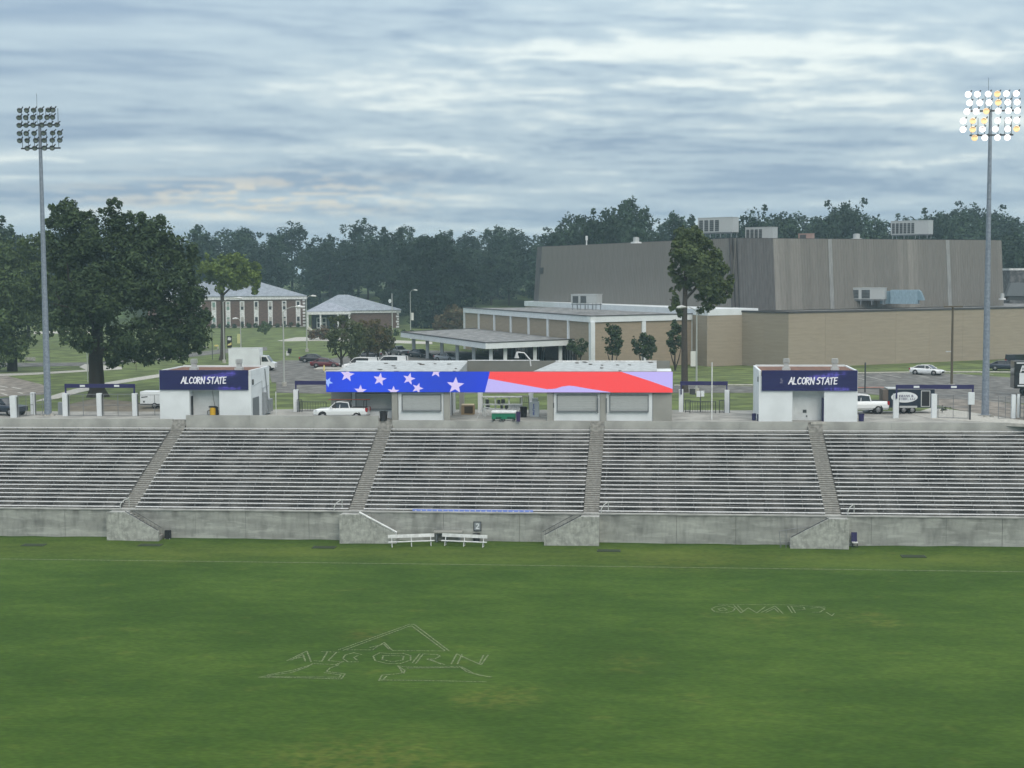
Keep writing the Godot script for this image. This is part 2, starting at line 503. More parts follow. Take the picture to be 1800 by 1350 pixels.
func screen_picture() -> ImageTexture:   # stars and stripes stretched along the ribbon screen
	var im := Image.create(1216, 74, false, Image.FORMAT_RGB8)
	for y in 74:
		for x in 1216:
			var l := 0.92 + 0.08 * sin(x * 0.011) if y % 4 else 0.90
			im.set_pixel(x, y, Color(0.085 * l, 0.27 * l + 0.02 * sin(x * 0.006), 0.93 * l))
	for s in [[613, 659, 15, 8], [671, 667, 14, 10], [636, 688, 13, 4], [695, 689, 12, 3], [723, 666, 13, 14], [738, 683, 12, 20], [771, 653, 13, 6], [805, 678, 18, 4], [578, 672, 11, 30]]:
		var pts := []
		for k in 10:
			var a := deg_to_rad(float(s[3])) - PI * 0.5 + PI * k / 5.0
			var r: float = s[2] * 0.9 * (1.0 if k % 2 == 0 else 0.42)
			pts.append(Vector2((s[0] - 575 + cos(a) * r) * 2.0, (s[1] - 653 + sin(a) * r * 0.98) * 2.0))
		fill_poly(im, pts, Color(0.86, 0.80, 0.97) if s[0] > 600 else Color(0.62, 0.74, 1.0))
	var q := func(a: Array) -> Array:
		var o := []
		for k in range(0, a.size(), 2): o.append(Vector2((a[k] - 575.0) * 2.0, (a[k + 1] - 653.0) * 2.0))
		return o
	fill_poly(im, q.call([866, 652, 1184, 652, 1184, 691, 857, 691]), Color(0.99, 0.30, 0.31))
	fill_poly(im, q.call([863, 665.5, 915, 675, 966, 684.3, 980, 683.5, 992, 679.5, 1003, 678, 1012, 678.6, 1040, 683.6, 1076, 689.4, 1078, 692, 856, 692]), Color(0.76, 0.72, 0.97))
	fill_poly(im, q.call([1091, 652, 1140, 668, 1184, 684, 1184, 652]), Color(0.76, 0.72, 0.97))
	return ImageTexture.create_from_image(im)

func sign_picture(sd: int) -> ImageTexture:   # navy panel with streaky violet print
	var im := Image.create(640, 148, false, Image.FORMAT_RGB8)
	var f := noise(0.02, 3, sd)
	for y in 148:
		for x in 640:
			var n := f.get_noise_2d(x * 0.35 + y * 0.8, y * 2.2)
			var m := f.get_noise_2d(x * 1.6, 300.0 + y * 0.2)
			var c := Color(0.125, 0.13, 0.34)
			var band := exp(-pow((y - (46.0 - (x - 400.0) * 0.16)) / 17.0, 2.0)) * smoothstep(240.0, 340.0, x) * (1.0 - smoothstep(500.0, 590.0, x)) + exp(-pow((y - 136.0) / 14.0, 2.0)) * smoothstep(370.0, 480.0, x) * (1.0 - smoothstep(560.0, 600.0, x))
			c = c.lerp(Color(0.40, 0.36, 0.78), clampf(band * (0.95 + n * 1.4 + m * 1.1), 0.0, 0.9))
			c = c.lerp(Color(0.10, 0.10, 0.28), clampf(n * 0.8, 0.0, 0.5))
			im.set_pixel(x, y, c)
	return ImageTexture.create_from_image(im)

func stained_concrete(w: int, h: int, sd: int, streak: float) -> ImageTexture:
	var im := Image.create(w, h, false, Image.FORMAT_RGB8)
	var a := noise(0.03, 4, sd); var b := noise(0.11, 3, sd + 1); var d := noise(0.012, 3, sd + 2)
	for y in h:
		var v := float(y) / h
		for x in w:
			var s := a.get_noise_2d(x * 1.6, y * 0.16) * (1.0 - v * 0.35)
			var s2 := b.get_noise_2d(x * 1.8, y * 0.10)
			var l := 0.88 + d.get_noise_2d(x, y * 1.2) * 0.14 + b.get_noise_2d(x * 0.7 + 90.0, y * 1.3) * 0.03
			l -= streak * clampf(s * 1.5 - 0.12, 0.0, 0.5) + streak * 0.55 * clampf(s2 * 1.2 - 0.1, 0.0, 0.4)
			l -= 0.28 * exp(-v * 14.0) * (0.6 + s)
			l += 0.07 * smoothstep(0.18, 0.4, d.get_noise_2d(x * 2.1 + 50.0, y * 2.6))
			l = clampf(l, 0.25, 1.0)
			im.set_pixel(x, y, Color(l * 0.99, l, l * 0.985))
	return ImageTexture.create_from_image(im)

func turf_picture() -> ImageTexture:
	var W := 2048
	var H := 1024
	var im := Image.create(W, H, false, Image.FORMAT_RGB8)
	var a := noise(0.006, 4, 41); var b := noise(0.035, 4, 42); var d := noise(0.22, 2, 43)
	var worn := [[-19.3, -96.8, 1.6, 0.80], [-8.5, -82.7, 2.2, 0.90], [-16.5, -70.8, 4.0, 0.45], [-12.9, -71.4, 4.5, 0.40], [-14.7, -70.4, 3.0, 0.40], [7.7, -102.8, 3.0, 0.40], [14.1, -104.1, 3.0, 0.35], [16.2, -102.5, 1.5, 0.50], [-1.3, -91.4, 2.0, 0.50], [-40.8, -121.3, 4.0, 0.30], [2.6, -124.1, 5.0, 0.45], [-10.5, -82.0, 1.2, 0.60]]
	for y in H:
		var z := float(y) / H          # 0 at the stand's wall, 1 towards the camera
		for x in W:
			var big := a.get_noise_2d(x * 0.9, y * 1.5)
			var mid := b.get_noise_2d(x * 0.55, y * 1.7)
			var fine := d.get_noise_2d(x * 0.55, y * 1.5)
			var l := 0.80 + big * 0.08 + mid * 0.05 + fine * 0.10
			var dry := clampf(0.12 + big * 0.28 + mid * 0.22 + 0.62 * exp(-pow((z - 0.055) / 0.045, 2.0)), 0.0, 1.0)
			dry += 0.9 * clampf(b.get_noise_2d(x * 0.5 + 700.0, y * 0.8 + 77.0) * 2.2 - 0.95, 0.0, 0.8)
			for w in worn:
				var dx: float = (x / 2048.0 * 180.0 - 100.0 - w[0]) / w[2]; var dz: float = (z * 101.9 - 131.9 - w[1]) / (w[2] * 1.1)
				var q := dx * dx + dz * dz
				if q < 4.0: dry += w[3] * exp(-q * 1.4) * clampf(1.0 + b.get_noise_2d(x * 2.2, y * 3.0) * 2.2, 0.0, 1.6)
			dry = clampf(dry, 0.0, 1.0)
			var c := Color(0.335, 0.470, 0.19).lerp(Color(0.52, 0.555, 0.265), dry * 0.62)
			im.set_pixel(x, y, Color(c.r * l, c.g * l, c.b * l).clamp())
	return ImageTexture.create_from_image(im)

func palette() -> void:
	var blotch := tone(0.84, 0.006, 3)
	var fine := tone(0.72, 0.06, 4)
	var mild := tone(0.86, 0.02, 5)
	var streak := tone(0.70, 0.03, 6, 3.0, 0.25)
	M.concrete = noisy(0.36, 0.365, 0.345, blotch, 0.13, 0.9)
	M.tread = noisy(0.175, 0.175, 0.163, tone(0.40, 0.012, 9, 0.4, 1.0), 0.10, 0.92)
	M.step = noisy(0.33, 0.325, 0.30, tone(0.78, 0.02, 10), 0.2, 0.92)
	M.step_nose = noisy(0.22, 0.215, 0.195, fine, 0.4, 0.92)
	M.ledge = noisy(0.38, 0.385, 0.36, tone(0.87, 0.006, 12), 0.08, 0.9)
	M.concourse = noisy(0.33, 0.325, 0.30, blotch, 0.09, 0.9)
	M.path = noisy(0.44, 0.43, 0.39, mild, 0.2, 0.9)
	M.asphalt = noisy(0.165, 0.162, 0.152, tone(0.74, 0.02, 7), 0.045, 0.92)
	M.asphalt_warm = noisy(0.24, 0.215, 0.185, tone(0.74, 0.02, 7), 0.045, 0.92)
	M.lawn = noisy(0.122, 0.162, 0.048, tone(0.72, 0.018, 15), 0.021, 1.0)
	M.hill = noisy(0.085, 0.13, 0.042, tone(0.5, 0.018, 15), 0.008, 1.0)
	M.dirt = noisy(0.17, 0.15, 0.115, blotch, 0.12, 1.0)
	M.mark = noisy(0.62, 0.61, 0.56, fine, 0.5, 0.8)
	M.turf_line = noisy(0.215, 0.275, 0.13, tone(0.5, 0.03, 16), 0.4, 1.0)
	M.side_line = noisy(0.27, 0.33, 0.17, tone(0.5, 0.03, 16), 0.4, 1.0)
	M.white = noisy(0.66, 0.70, 0.72, tone(0.96, 0.006, 17), 0.12, 0.6)
	M.white_trim = noisy(0.70, 0.72, 0.72, mild, 0.15, 0.6)
	M.alu = noisy(0.66, 0.67, 0.67, tone(0.82, 0.03, 18), 0.3, 0.5, 0.0)
	M.bracket = mat(0.22, 0.22, 0.215, 0.6, 0.3)
	M.brick_tan = noisy(0.315, 0.275, 0.215, tone(0.95, 0.02, 19, 0.4, 2.6), 0.07, 0.92)
	M.brick_tan2 = noisy(0.320, 0.268, 0.200, tone(0.94, 0.02, 19, 0.4, 2.6), 0.09, 0.92)
	M.brick_red = noisy(0.155, 0.108, 0.088, tone(0.8, 0.03, 20, 0.5, 2.0), 0.12, 0.92)
	M.roof_gravel = noisy(0.25, 0.255, 0.255, tone(0.7, 0.02, 21), 0.05, 0.9)
	M.roof_red = noisy(0.185, 0.098, 0.068, blotch, 0.3, 0.9)
	M.roof_metal = noisy(0.26, 0.295, 0.34, mild, 0.06, 0.6, 0.2)
	M.roof_blue = noisy(0.31, 0.34, 0.40, mild, 0.06, 0.6, 0.2)
	M.roof_pale = noisy(0.40, 0.43, 0.44, tone(0.90, 0.008, 22), 0.25, 0.7)
	M.coping = mat(0.06, 0.062, 0.065, 0.7)
	for k in 6:
		var g: float = [0.185, 0.190, 0.180, 0.20, 0.228, 0.258][k]
		M["sheet%d" % k] = noisy(g * 1.02, g * 0.98, g * 0.90, tone(0.90, 0.02, 30 + k, 4.0, 0.22), 0.11, 0.75, 0.1)
	for k in 2:
		M["plain_sheet%d" % k] = noisy(0.190 + 0.008 * k, 0.180 + 0.008 * k, 0.162 + 0.008 * k, tone(0.92, 0.02, 36 + k, 4.0, 0.22), 0.11, 0.75, 0.1)
	for k in 2:
		M["dark_sheet%d" % k] = noisy(0.112 + k * 0.006, 0.112 + k * 0.006, 0.114 + k * 0.006, tone(0.85, 0.02, 40 + k, 4.0, 0.3), 0.11, 0.7, 0.1)
	M.block_gray = noisy(0.30, 0.30, 0.275, tone(0.94, 0.006, 47), 0.1, 0.9)
	M.fascia_gray = noisy(0.18, 0.183, 0.165, tone(0.94, 0.006, 47), 0.1, 0.85)
	M.shutter = noisy(0.44, 0.46, 0.46, tone(0.95, 0.02, 44, 0.3, 3.0), 0.4, 0.5, 0.3)
	M.door_gray = mat(0.13, 0.145, 0.155, 0.6)
	M.inner = noisy(0.58, 0.61, 0.62, tone(0.95, 0.006, 45), 0.2, 0.7)
	M.dark = mat(0.012, 0.014, 0.018, 0.5)
	M.black = mat(0.015, 0.015, 0.017, 0.6)
	M.navy = mat(0.022, 0.019, 0.085, 0.5)
	M.purple = mat(0.035, 0.02, 0.075, 0.55)
	M.pole = noisy(0.27, 0.31, 0.37, mild, 0.3, 0.5, 0.35)
	M.steel = mat(0.30, 0.32, 0.34, 0.45, 0.5)
	M.lamp_pole = mat(0.42, 0.44, 0.42, 0.5, 0.3)
	M.brown_pole = mat(0.10, 0.085, 0.06, 0.7)
	M.rail = mat(0.06, 0.065, 0.07, 0.5, 0.4)
	M.wire = mat(0.22, 0.23, 0.24, 0.5, 0.5)
	M.rust = mat(0.30, 0.10, 0.06, 0.9)
	M.bark = noisy(0.060, 0.052, 0.042, tone(0.5, 0.05, 50, 2.0, 0.4), 0.5, 0.95)
	M.bark_pine = noisy(0.125, 0.108, 0.092, tone(0.5, 0.05, 50, 2.0, 0.4), 0.5, 0.95)
	M.leaf = vcol(0.75)
	M.leaf.metallic_specular = 0.25
	M.rubber = mat(0.02, 0.02, 0.021, 0.85)
	M.alloy = mat(0.38, 0.38, 0.39, 0.35, 0.7)
	M.car_glass = mat(0.016, 0.02, 0.026, 0.08)
	M.car_glass.metallic_specular = 0.7
	M.lens_clear = mat(0.6, 0.62, 0.64, 0.15)
	M.lens_red = mat(0.30, 0.015, 0.02, 0.25)
	for p in [["white", 0.74, 0.76, 0.77], ["black", 0.012, 0.014, 0.018], ["red", 0.10, 0.012, 0.018], ["graphite", 0.10, 0.105, 0.115], ["silver", 0.32, 0.34, 0.37], ["blue_black", 0.014, 0.022, 0.04]]:
		var m := mat(p[1], p[2], p[3], 0.32, 0.15)
		m.clearcoat_enabled = true
		m.clearcoat = 0.7
		m.clearcoat_roughness = 0.08
		M["paint_" + p[0]] = m
	M.lamp_on = mat(0.9, 0.9, 0.9, 0.3)
	M.lamp_on.emission_enabled = true
	M.lamp_on.emission = Color(1.0, 0.95, 0.95)
	M.lamp_on.emission_energy_multiplier = 1.6
	M.lamp_warm = mat(0.9, 0.7, 0.4, 0.3)
	M.lamp_warm.emission_enabled = true
	M.lamp_warm.emission = Color(1.0, 0.82, 0.58)
	M.lamp_warm.emission_energy_multiplier = 0.9
	M.lamp_off = mat(0.30, 0.33, 0.33, 0.2, 0.3)
	M.hood = mat(0.055, 0.06, 0.062, 0.5, 0.3)
	M.sheet_pile = mat(0.05, 0.05, 0.05)

# ---------------------------------------------------------------- grounds
func flat(pts: Array, y: float) -> MB:
	var mb := MB.new()
	mb.prism(pts, y - 0.3, y)
	return mb

func ribbon(mb: MB, pts: Array, w: float, y: float) -> void:
	for k in pts.size() - 1:
		var a: Vector2 = pts[k]; var b: Vector2 = pts[k + 1]
		if a.distance_to(b) < 0.02: continue
		var d := (b - a).normalized()
		var q := d.orthogonal() * w * 0.5
		a -= d * w * 0.3; b += d * w * 0.3
		var P := [a + q, b + q, b - q, a - q]
		var c := []
		for p in P: c.append(Vector3(p.x, y + 0.0004 * (mb.v.size() % 17), p.y))
		if (c[1] - c[0]).cross(c[3] - c[0]).y < 0.0: c.reverse()
		mb.quad(c[0], c[1], c[2], c[3])

func field_paint(mb: MB, pix: Array, w: float) -> void:
	for line in pix: ribbon(mb, line, w, 0.002)

func grounds() -> void:
	var field := MB.new()
	# the playing field rises a hand's breadth towards the wall and lies in gentle waves
	var f := noise(0.05, 2, 77)
	var NX := 80
	var NZ := 60
	var P := []
	for zi in NZ + 1:
		var row := []
		for xi in NX + 1:
			var x := lerpf(-100.0, 80.0, float(xi) / NX)
			var z := lerpf(-131.9, -30.0, float(zi) / NZ)
			var y := f.get_noise_2d(x, z) * 0.012 - 0.016
			if z < -128.0: y += 0.10 * smoothstep(-128.0, -131.5, z) * (1.0 + f.get_noise_2d(x * 9.0, 3.0))
			row.append(Vector3(x, minf(y, 0.0) if z > -127.0 else y, z))
		P.append(row)
	for zi in NZ:
		for xi in NX:
			var uv := []
			for k in [[0, 1], [1, 1], [1, 0], [0, 0]]:
				uv.append(Vector2(float(xi + k[0]) / NX, float(zi + k[1]) / NZ))
			field.quad(P[zi + 1][xi], P[zi + 1][xi + 1], P[zi][xi + 1], P[zi][xi], uv)
	var tm := mat(1, 1, 1, 1.0)
	tm.albedo_texture = turf_picture()
	tm.albedo_color = lin(0.69, 0.69, 0.69)
	tm.metallic_specular = 0.15
	struct("playing_field", field, tm)
	var apron := MB.new()
	apron.prism([Vector2(-400, -131.0), Vector2(-100, -131.0), Vector2(-100, 60), Vector2(-400, 60)], -0.5, -0.1)
	apron.prism([Vector2(80, -131.0), Vector2(400, -131.0), Vector2(400, 60), Vector2(80, 60)], -0.5, -0.1)
	apron.prism([Vector2(-100, -30), Vector2(80, -30), Vector2(80, 60), Vector2(-100, 60)], -0.5, -0.1)
	struct("grass_apron", apron, M.lawn)
	# chalk outlines
	var side := MB.new()
	ribbon(side, [Vector2(-98, -120.9), Vector2(-20, -121.2), Vector2(78, -121.1)], 0.15, 0.002)
	tag(obj("sideline", side, M.side_line), "faint chalk sideline running the length of the field", "field line")
	var logo := MB.new()
	field_paint(logo, [
[Vector2(-20.17, -92.60), Vector2(-16.72, -99.89), Vector2(-16.41, -99.91), Vector2(-12.97, -92.83)], [Vector2(-19.84, -92.48), Vector2(-16.69, -99.22), Vector2(-16.48, -99.40), Vector2(-13.28, -92.95)],
[Vector2(-19.62, -92.64), Vector2(-17.96, -92.76), Vector2(-17.84, -93.50), Vector2(-17.54, -94.72), Vector2(-16.65, -92.71), Vector2(-13.26, -92.81)], [Vector2(-18.26, -93.33), Vector2(-17.49, -94.27), Vector2(-16.92, -92.98)],
[Vector2(-22.82, -89.72), Vector2(-22.13, -92.17), Vector2(-21.25, -89.55)], [Vector2(-22.60, -89.87), Vector2(-22.18, -91.30), Vector2(-21.64, -89.66)], [Vector2(-22.42, -90.30), Vector2(-21.94, -90.75)],
[Vector2(-20.77, -92.12), Vector2(-20.61, -89.74), Vector2(-21.14, -89.84)], [Vector2(-20.16, -92.02), Vector2(-20.24, -89.90), Vector2(-19.37, -89.69)], [Vector2(-21.18, -92.09), Vector2(-20.01, -92.03)],
[Vector2(-18.44, -91.57), Vector2(-19.03, -91.96), Vector2(-19.46, -91.36), Vector2(-19.43, -90.52), Vector2(-18.94, -89.72), Vector2(-18.30, -89.77)], [Vector2(-18.60, -91.28), Vector2(-18.80, -90.84), Vector2(-18.45, -90.17)],
[Vector2(-16.50, -91.86), Vector2(-17.35, -92.08), Vector2(-17.63, -91.21), Vector2(-17.28, -90.12), Vector2(-16.44, -89.50), Vector2(-15.59, -89.56), Vector2(-15.09, -90.42), Vector2(-15.27, -91.52), Vector2(-15.87, -92.05), Vector2(-16.50, -91.86)], [Vector2(-16.43, -91.44), Vector2(-17.01, -91.39), Vector2(-16.90, -90.42), Vector2(-16.16, -89.93), Vector2(-15.59, -90.38), Vector2(-15.68, -91.35), Vector2(-16.43, -91.44)],
[Vector2(-14.54, -92.00), Vector2(-14.64, -89.63)], [Vector2(-14.76, -91.98), Vector2(-14.87, -89.75)], [Vector2(-14.54, -92.00), Vector2(-13.65, -91.92), Vector2(-13.37, -91.52), Vector2(-13.63, -90.80), Vector2(-14.13, -90.76), Vector2(-12.79, -89.49)], [Vector2(-13.92, -90.78), Vector2(-13.06, -89.61)],
[Vector2(-12.40, -92.15), Vector2(-12.42, -89.65)], [Vector2(-12.05, -92.04), Vector2(-12.04, -89.68)], [Vector2(-12.40, -92.15), Vector2(-10.69, -89.78), Vector2(-10.66, -91.99)], [Vector2(-11.98, -91.48), Vector2(-10.54, -89.66), Vector2(-10.37, -92.02)],
[Vector2(-23.60, -85.82), Vector2(-22.87, -86.39), Vector2(-21.89, -86.97), Vector2(-21.22, -88.34), Vector2(-21.05, -89.16), Vector2(-19.58, -89.00), Vector2(-19.22, -89.84)], [Vector2(-23.21, -86.36), Vector2(-21.91, -87.50), Vector2(-21.06, -88.89)],
[Vector2(-23.60, -85.82), Vector2(-20.99, -85.89), Vector2(-18.54, -85.82), Vector2(-18.54, -86.96), Vector2(-19.18, -87.17), Vector2(-19.79, -87.39), Vector2(-19.76, -88.18), Vector2(-19.36, -89.01)], [Vector2(-19.88, -87.12), Vector2(-18.73, -86.69), Vector2(-18.73, -86.18), Vector2(-23.12, -85.99)],
[Vector2(-16.22, -85.61), Vector2(-16.25, -86.87), Vector2(-15.33, -87.20), Vector2(-15.10, -87.47), Vector2(-15.64, -89.01), Vector2(-15.04, -88.79), Vector2(-12.79, -88.96), Vector2(-11.83, -89.16), Vector2(-11.26, -88.01), Vector2(-10.29, -87.18), Vector2(-9.61, -86.98)], [Vector2(-15.62, -88.88), Vector2(-15.04, -88.00), Vector2(-15.01, -87.35)],
[Vector2(-16.25, -85.74), Vector2(-13.04, -85.85), Vector2(-9.79, -85.84)], [Vector2(-16.00, -85.88), Vector2(-15.93, -86.64)], [Vector2(-14.99, -88.53), Vector2(-11.86, -88.89)],
[Vector2(-11.67, -89.04), Vector2(-10.79, -87.66), Vector2(-9.66, -86.85)]
	], 0.10)
	tag(obj("field_logo", logo, M.turf_line), "chalk outline of a big letter A with ALCORN across it, unpainted on the grass", "field logo")
	var word := MB.new()
	field_paint(word, [
[Vector2(5.20, -107.25), Vector2(4.61, -106.84), Vector2(4.25, -106.08), Vector2(4.46, -105.19), Vector2(5.21, -104.88), Vector2(5.76, -105.46), Vector2(5.97, -106.38), Vector2(5.52, -107.09), Vector2(5.20, -107.25)], [Vector2(5.16, -106.51), Vector2(4.74, -106.11), Vector2(4.88, -105.58), Vector2(5.37, -105.79), Vector2(5.16, -106.51)],
[Vector2(5.94, -107.30), Vector2(6.30, -104.96), Vector2(6.92, -106.63), Vector2(7.42, -105.04), Vector2(8.18, -107.09)], [Vector2(6.19, -107.32), Vector2(6.46, -105.69)],
[Vector2(7.76, -105.24), Vector2(8.89, -107.32), Vector2(9.26, -104.99)], [Vector2(8.08, -105.26), Vector2(8.79, -106.58), Vector2(8.97, -105.32)],
[Vector2(9.79, -107.38), Vector2(9.92, -105.21)], [Vector2(10.04, -107.40), Vector2(10.16, -105.23)], [Vector2(10.04, -107.40), Vector2(10.90, -107.09), Vector2(10.95, -106.36), Vector2(10.33, -106.14)],
[Vector2(11.40, -106.76), Vector2(12.05, -107.17), Vector2(12.39, -106.64), Vector2(11.87, -105.52), Vector2(11.38, -105.49)], [Vector2(12.35, -105.56), Vector2(12.63, -104.52), Vector2(12.87, -105.24)], [Vector2(4.80, -107.60), Vector2(10.07, -107.77), Vector2(12.46, -107.20)]
	], 0.09)
	tag(obj("field_lettering", word, M.turf_line), "faint chalk lettering outlined on the grass right of the big letter A logo", "field lettering")
	# the campus behind the stand
	var lawn := MB.new()
	lawn.prism([Vector2(-700, -440), Vector2(600, -440), Vector2(600, -155.0), Vector2(-700, -155.0)], E - 1.0, E - 0.03)
	struct("lawn", lawn, M.lawn)
	var hill := MB.new()
	var hn := noise(0.01, 3, 8)
	var rows := [-439.0, -452.0, -470.0, -500.0, -540.0, -620.0, -800.0, -1300.0]
	var up := [-0.03, 2.2, 6.0, 9.2, 10.5, 12.0, 13.0, 13.0]
	for r in rows.size() - 1:
		for k in 52:
			var x0 := -1300.0 + k * 50.0; var x1 := x0 + 50.0
			var h := func(x: float, q: int) -> Vector3: return Vector3(x, E + up[q] + (hn.get_noise_2d(x, rows[q]) * 1.5 if q > 0 else 0.0), rows[q])
			hill.quad(h.call(x0, r), h.call(x1, r), h.call(x1, r + 1), h.call(x0, r + 1))
	struct("hill", hill, M.hill)
	var con := MB.new()
	con.prism([Vector2(-110, -147.95), Vector2(90, -147.95), Vector2(90, -158.6), Vector2(6.0, -160.5), Vector2(-40, -160.2), Vector2(-52, -156.8), Vector2(-110, -156.8)], E - 0.6, E)
	struct("concourse", con, M.concourse)
	var dirt := MB.new()
	dirt.prism([Vector2(-63.40, -153.50), Vector2(-52.56, -153.87), Vector2(-55.55, -162.69), Vector2(-59.14, -167.82), Vector2(-67.37, -174.00), Vector2(-67.66, -164.54)], E - 0.3, E - 0.012)
	struct("bare_ground", dirt, M.dirt)
	# roads and lots
	struct("back_road", flat([Vector2(-47.39, -183.16), Vector2(-40.51, -181.52), Vector2(12.86, -184.49), Vector2(13.58, -194.78), Vector2(2.88, -195.59), Vector2(-25.42, -201.35), Vector2(-54.30, -209.99)], E + 0.004), M.asphalt)
	struct("parking_lot_west", flat([Vector2(-52.61, -200.93), Vector2(-25.03, -198.17), Vector2(-23.06, -242.75), Vector2(-35.64, -282.66), Vector2(-50.51, -291.63), Vector2(-54.10, -274.71), Vector2(-57.79, -252.60), Vector2(-64.59, -254.35), Vector2(-64.29, -242.78)], E + 0.012), M.asphalt)
	struct("parking_lot_east", flat([Vector2(12.86, -184.49), Vector2(23.28, -184.73), Vector2(32.75, -176.56), Vector2(44.05, -167.79), Vector2(54.23, -206.82), Vector2(41.11, -221.93), Vector2(28.43, -219.33), Vector2(14.37, -206.28)], E + 0.008), M.asphalt)
	struct("service_road", flat([Vector2(32.75, -176.56), Vector2(37.30, -173.54), Vector2(43.31, -164.96), Vector2(39.05, -148.63), Vector2(34.92, -151.93), Vector2(32.76, -160.58), Vector2(30.97, -170.34)], E + 0.016), M.asphalt_warm)
	struct("pavement_east", flat([Vector2(30.54, -164.57), Vector2(33.09, -159.28), Vector2(35.90, -151.38), Vector2(38.76, -147.51), Vector2(38.19, -145.31), Vector2(28.06, -151.10), Vector2(26.74, -156.52)], E + 0.024), M.path)
	struct("west_lot", flat([Vector2(-98.71, -204.75), Vector2(-97.09, -214.42), Vector2(-83.57, -196.14), Vector2(-76.51, -182.51), Vector2(-76.64, -178.91), Vector2(-83.76, -173.58)], E + 0.004), M.asphalt_warm)
	struct("campus_road", flat([Vector2(-114.46, -233.52), Vector2(-93.02, -238.11), Vector2(-84.61, -263.46), Vector2(-80.69, -283.39), Vector2(-76.12, -287.66), Vector2(-79.80, -301.58), Vector2(-85.73, -296.95), Vector2(-89.48, -275.18), Vector2(-96.75, -247.70), Vector2(-120.60, -246.10)], E + 0.004), M.asphalt)
	struct("road_spur", flat([Vector2(-97.41, -213.16), Vector2(-92.86, -217.01), Vector2(-88.32, -223.66), Vector2(-84.41, -229.25), Vector2(-86.54, -235.08), Vector2(-95.85, -242.81), Vector2(-93.77, -235.07), Vector2(-89.76, -227.81), Vector2(-95.44, -220.91), Vector2(-99.72, -218.24)], E + 0.008), M.path)
	struct("footpath", flat([Vector2(-74.45, -177.22), Vector2(-75.93, -188.18), Vector2(-75.95, -202.79), Vector2(-74.20, -219.76), Vector2(-65.76, -230.75), Vector2(-64.95, -227.93), Vector2(-71.62, -214.67), Vector2(-73.52, -198.44), Vector2(-72.93, -182.59), Vector2(-71.98, -173.88), Vector2(-73.11, -168.99)], E + 0.012), M.path)
	struct("far_walk", flat([Vector2(-85.13, -330.86), Vector2(-85.37, -349.19), Vector2(-80.49, -352.23), Vector2(-48.45, -323.98), Vector2(-46.84, -313.24), Vector2(-75.55, -330.53), Vector2(-82.80, -327.90)], E + 0.008), M.path)
	struct("far_road", flat([Vector2(-160.97, -373.32), Vector2(-148.29, -380.20), Vector2(-152.99, -392.29), Vector2(-167.75, -389.07)], E + 0.008), M.path)
	# painted stall lines
	var stalls := MB.new()
	for s in [[Vector2(28.21, -213.29), Vector2(29.08, -206.48)], [Vector2(29.97, -215.68), Vector2(31.60, -205.42)], [Vector2(32.92, -219.37), Vector2(34.65, -211.04)], [Vector2(36.79, -220.64), Vector2(38.49, -211.09)], [Vector2(44.13, -220.70), Vector2(45.29, -214.65)], [Vector2(47.47, -225.83), Vector2(48.58, -217.06)], [Vector2(36.02, -176.64), Vector2(39.30, -170.57)], [Vector2(40.48, -179.18), Vector2(42.80, -175.24)]]:
		ribbon(stalls, s, 0.16, E + 0.03)
	tag(obj("stall_lines", stalls, M.mark), "white painted parking lines round the white saloon on the right", "parking lines")
	var stalls2 := MB.new()
	for s in [[Vector2(-88.84, -193.96), Vector2(-86.20, -190.95)], [Vector2(-85.96, -187.98), Vector2(-84.33, -186.09)], [Vector2(-85.57, -190.96), Vector2(-83.02, -188.04)], [Vector2(-82.29, -180.56), Vector2(-80.36, -177.95)], [Vector2(-80.93, -182.41), Vector2(-79.62, -180.63)]]:
		ribbon(stalls2, s, 0.3, E + 0.02)
	tag(obj("stall_lines", stalls2, M.mark), "white painted parking lines at the far left edge", "parking lines")
	var kerb := MB.new()
	for s in [[Vector2(14.41, -206.84), Vector2(28.51, -219.95), Vector2(41.22, -222.57), Vector2(54.15, -222.03)], [Vector2(2.87, -195.29), Vector2(13.68, -196.28)]]:
		for k in s.size() - 1:
			var a: Vector2 = s[k]; var b: Vector2 = s[k + 1]
			kerb.bar(Vector3(a.x, E + 0.05, a.y), Vector3(b.x, E + 0.05, b.y), 0.12, 6)
	struct("kerb", kerb, M.path)
	for s in [[[Vector2(-52.91, -227.99), Vector2(-48.55, -228.01), Vector2(-48.35, -232.25), Vector2(-53.15, -232.23)], "longer"], [[Vector2(-49.76, -221.26), Vector2(-45.90, -221.28), Vector2(-47.26, -225.27), Vector2(-50.30, -225.25)], "nearer"]]:
		var isl := MB.new()
		isl.prism(s[0], E - 0.1, E + 0.15)
		tag(obj("kerb_island", isl, M.path), "%s pale kerb island beside the dark red car" % s[1], "kerb island")

# ---------------------------------------------------------------- the stand
const ROWS := 21
const AISLE := 1.4
func seat_y(n: int) -> float: return 2.88 + 0.28853 * n
func nose_z(n: int) -> float: return -132.05 - 0.74 * n
const AX := [-70.57, -49.10, -27.64, -6.17, 15.29, 36.76]

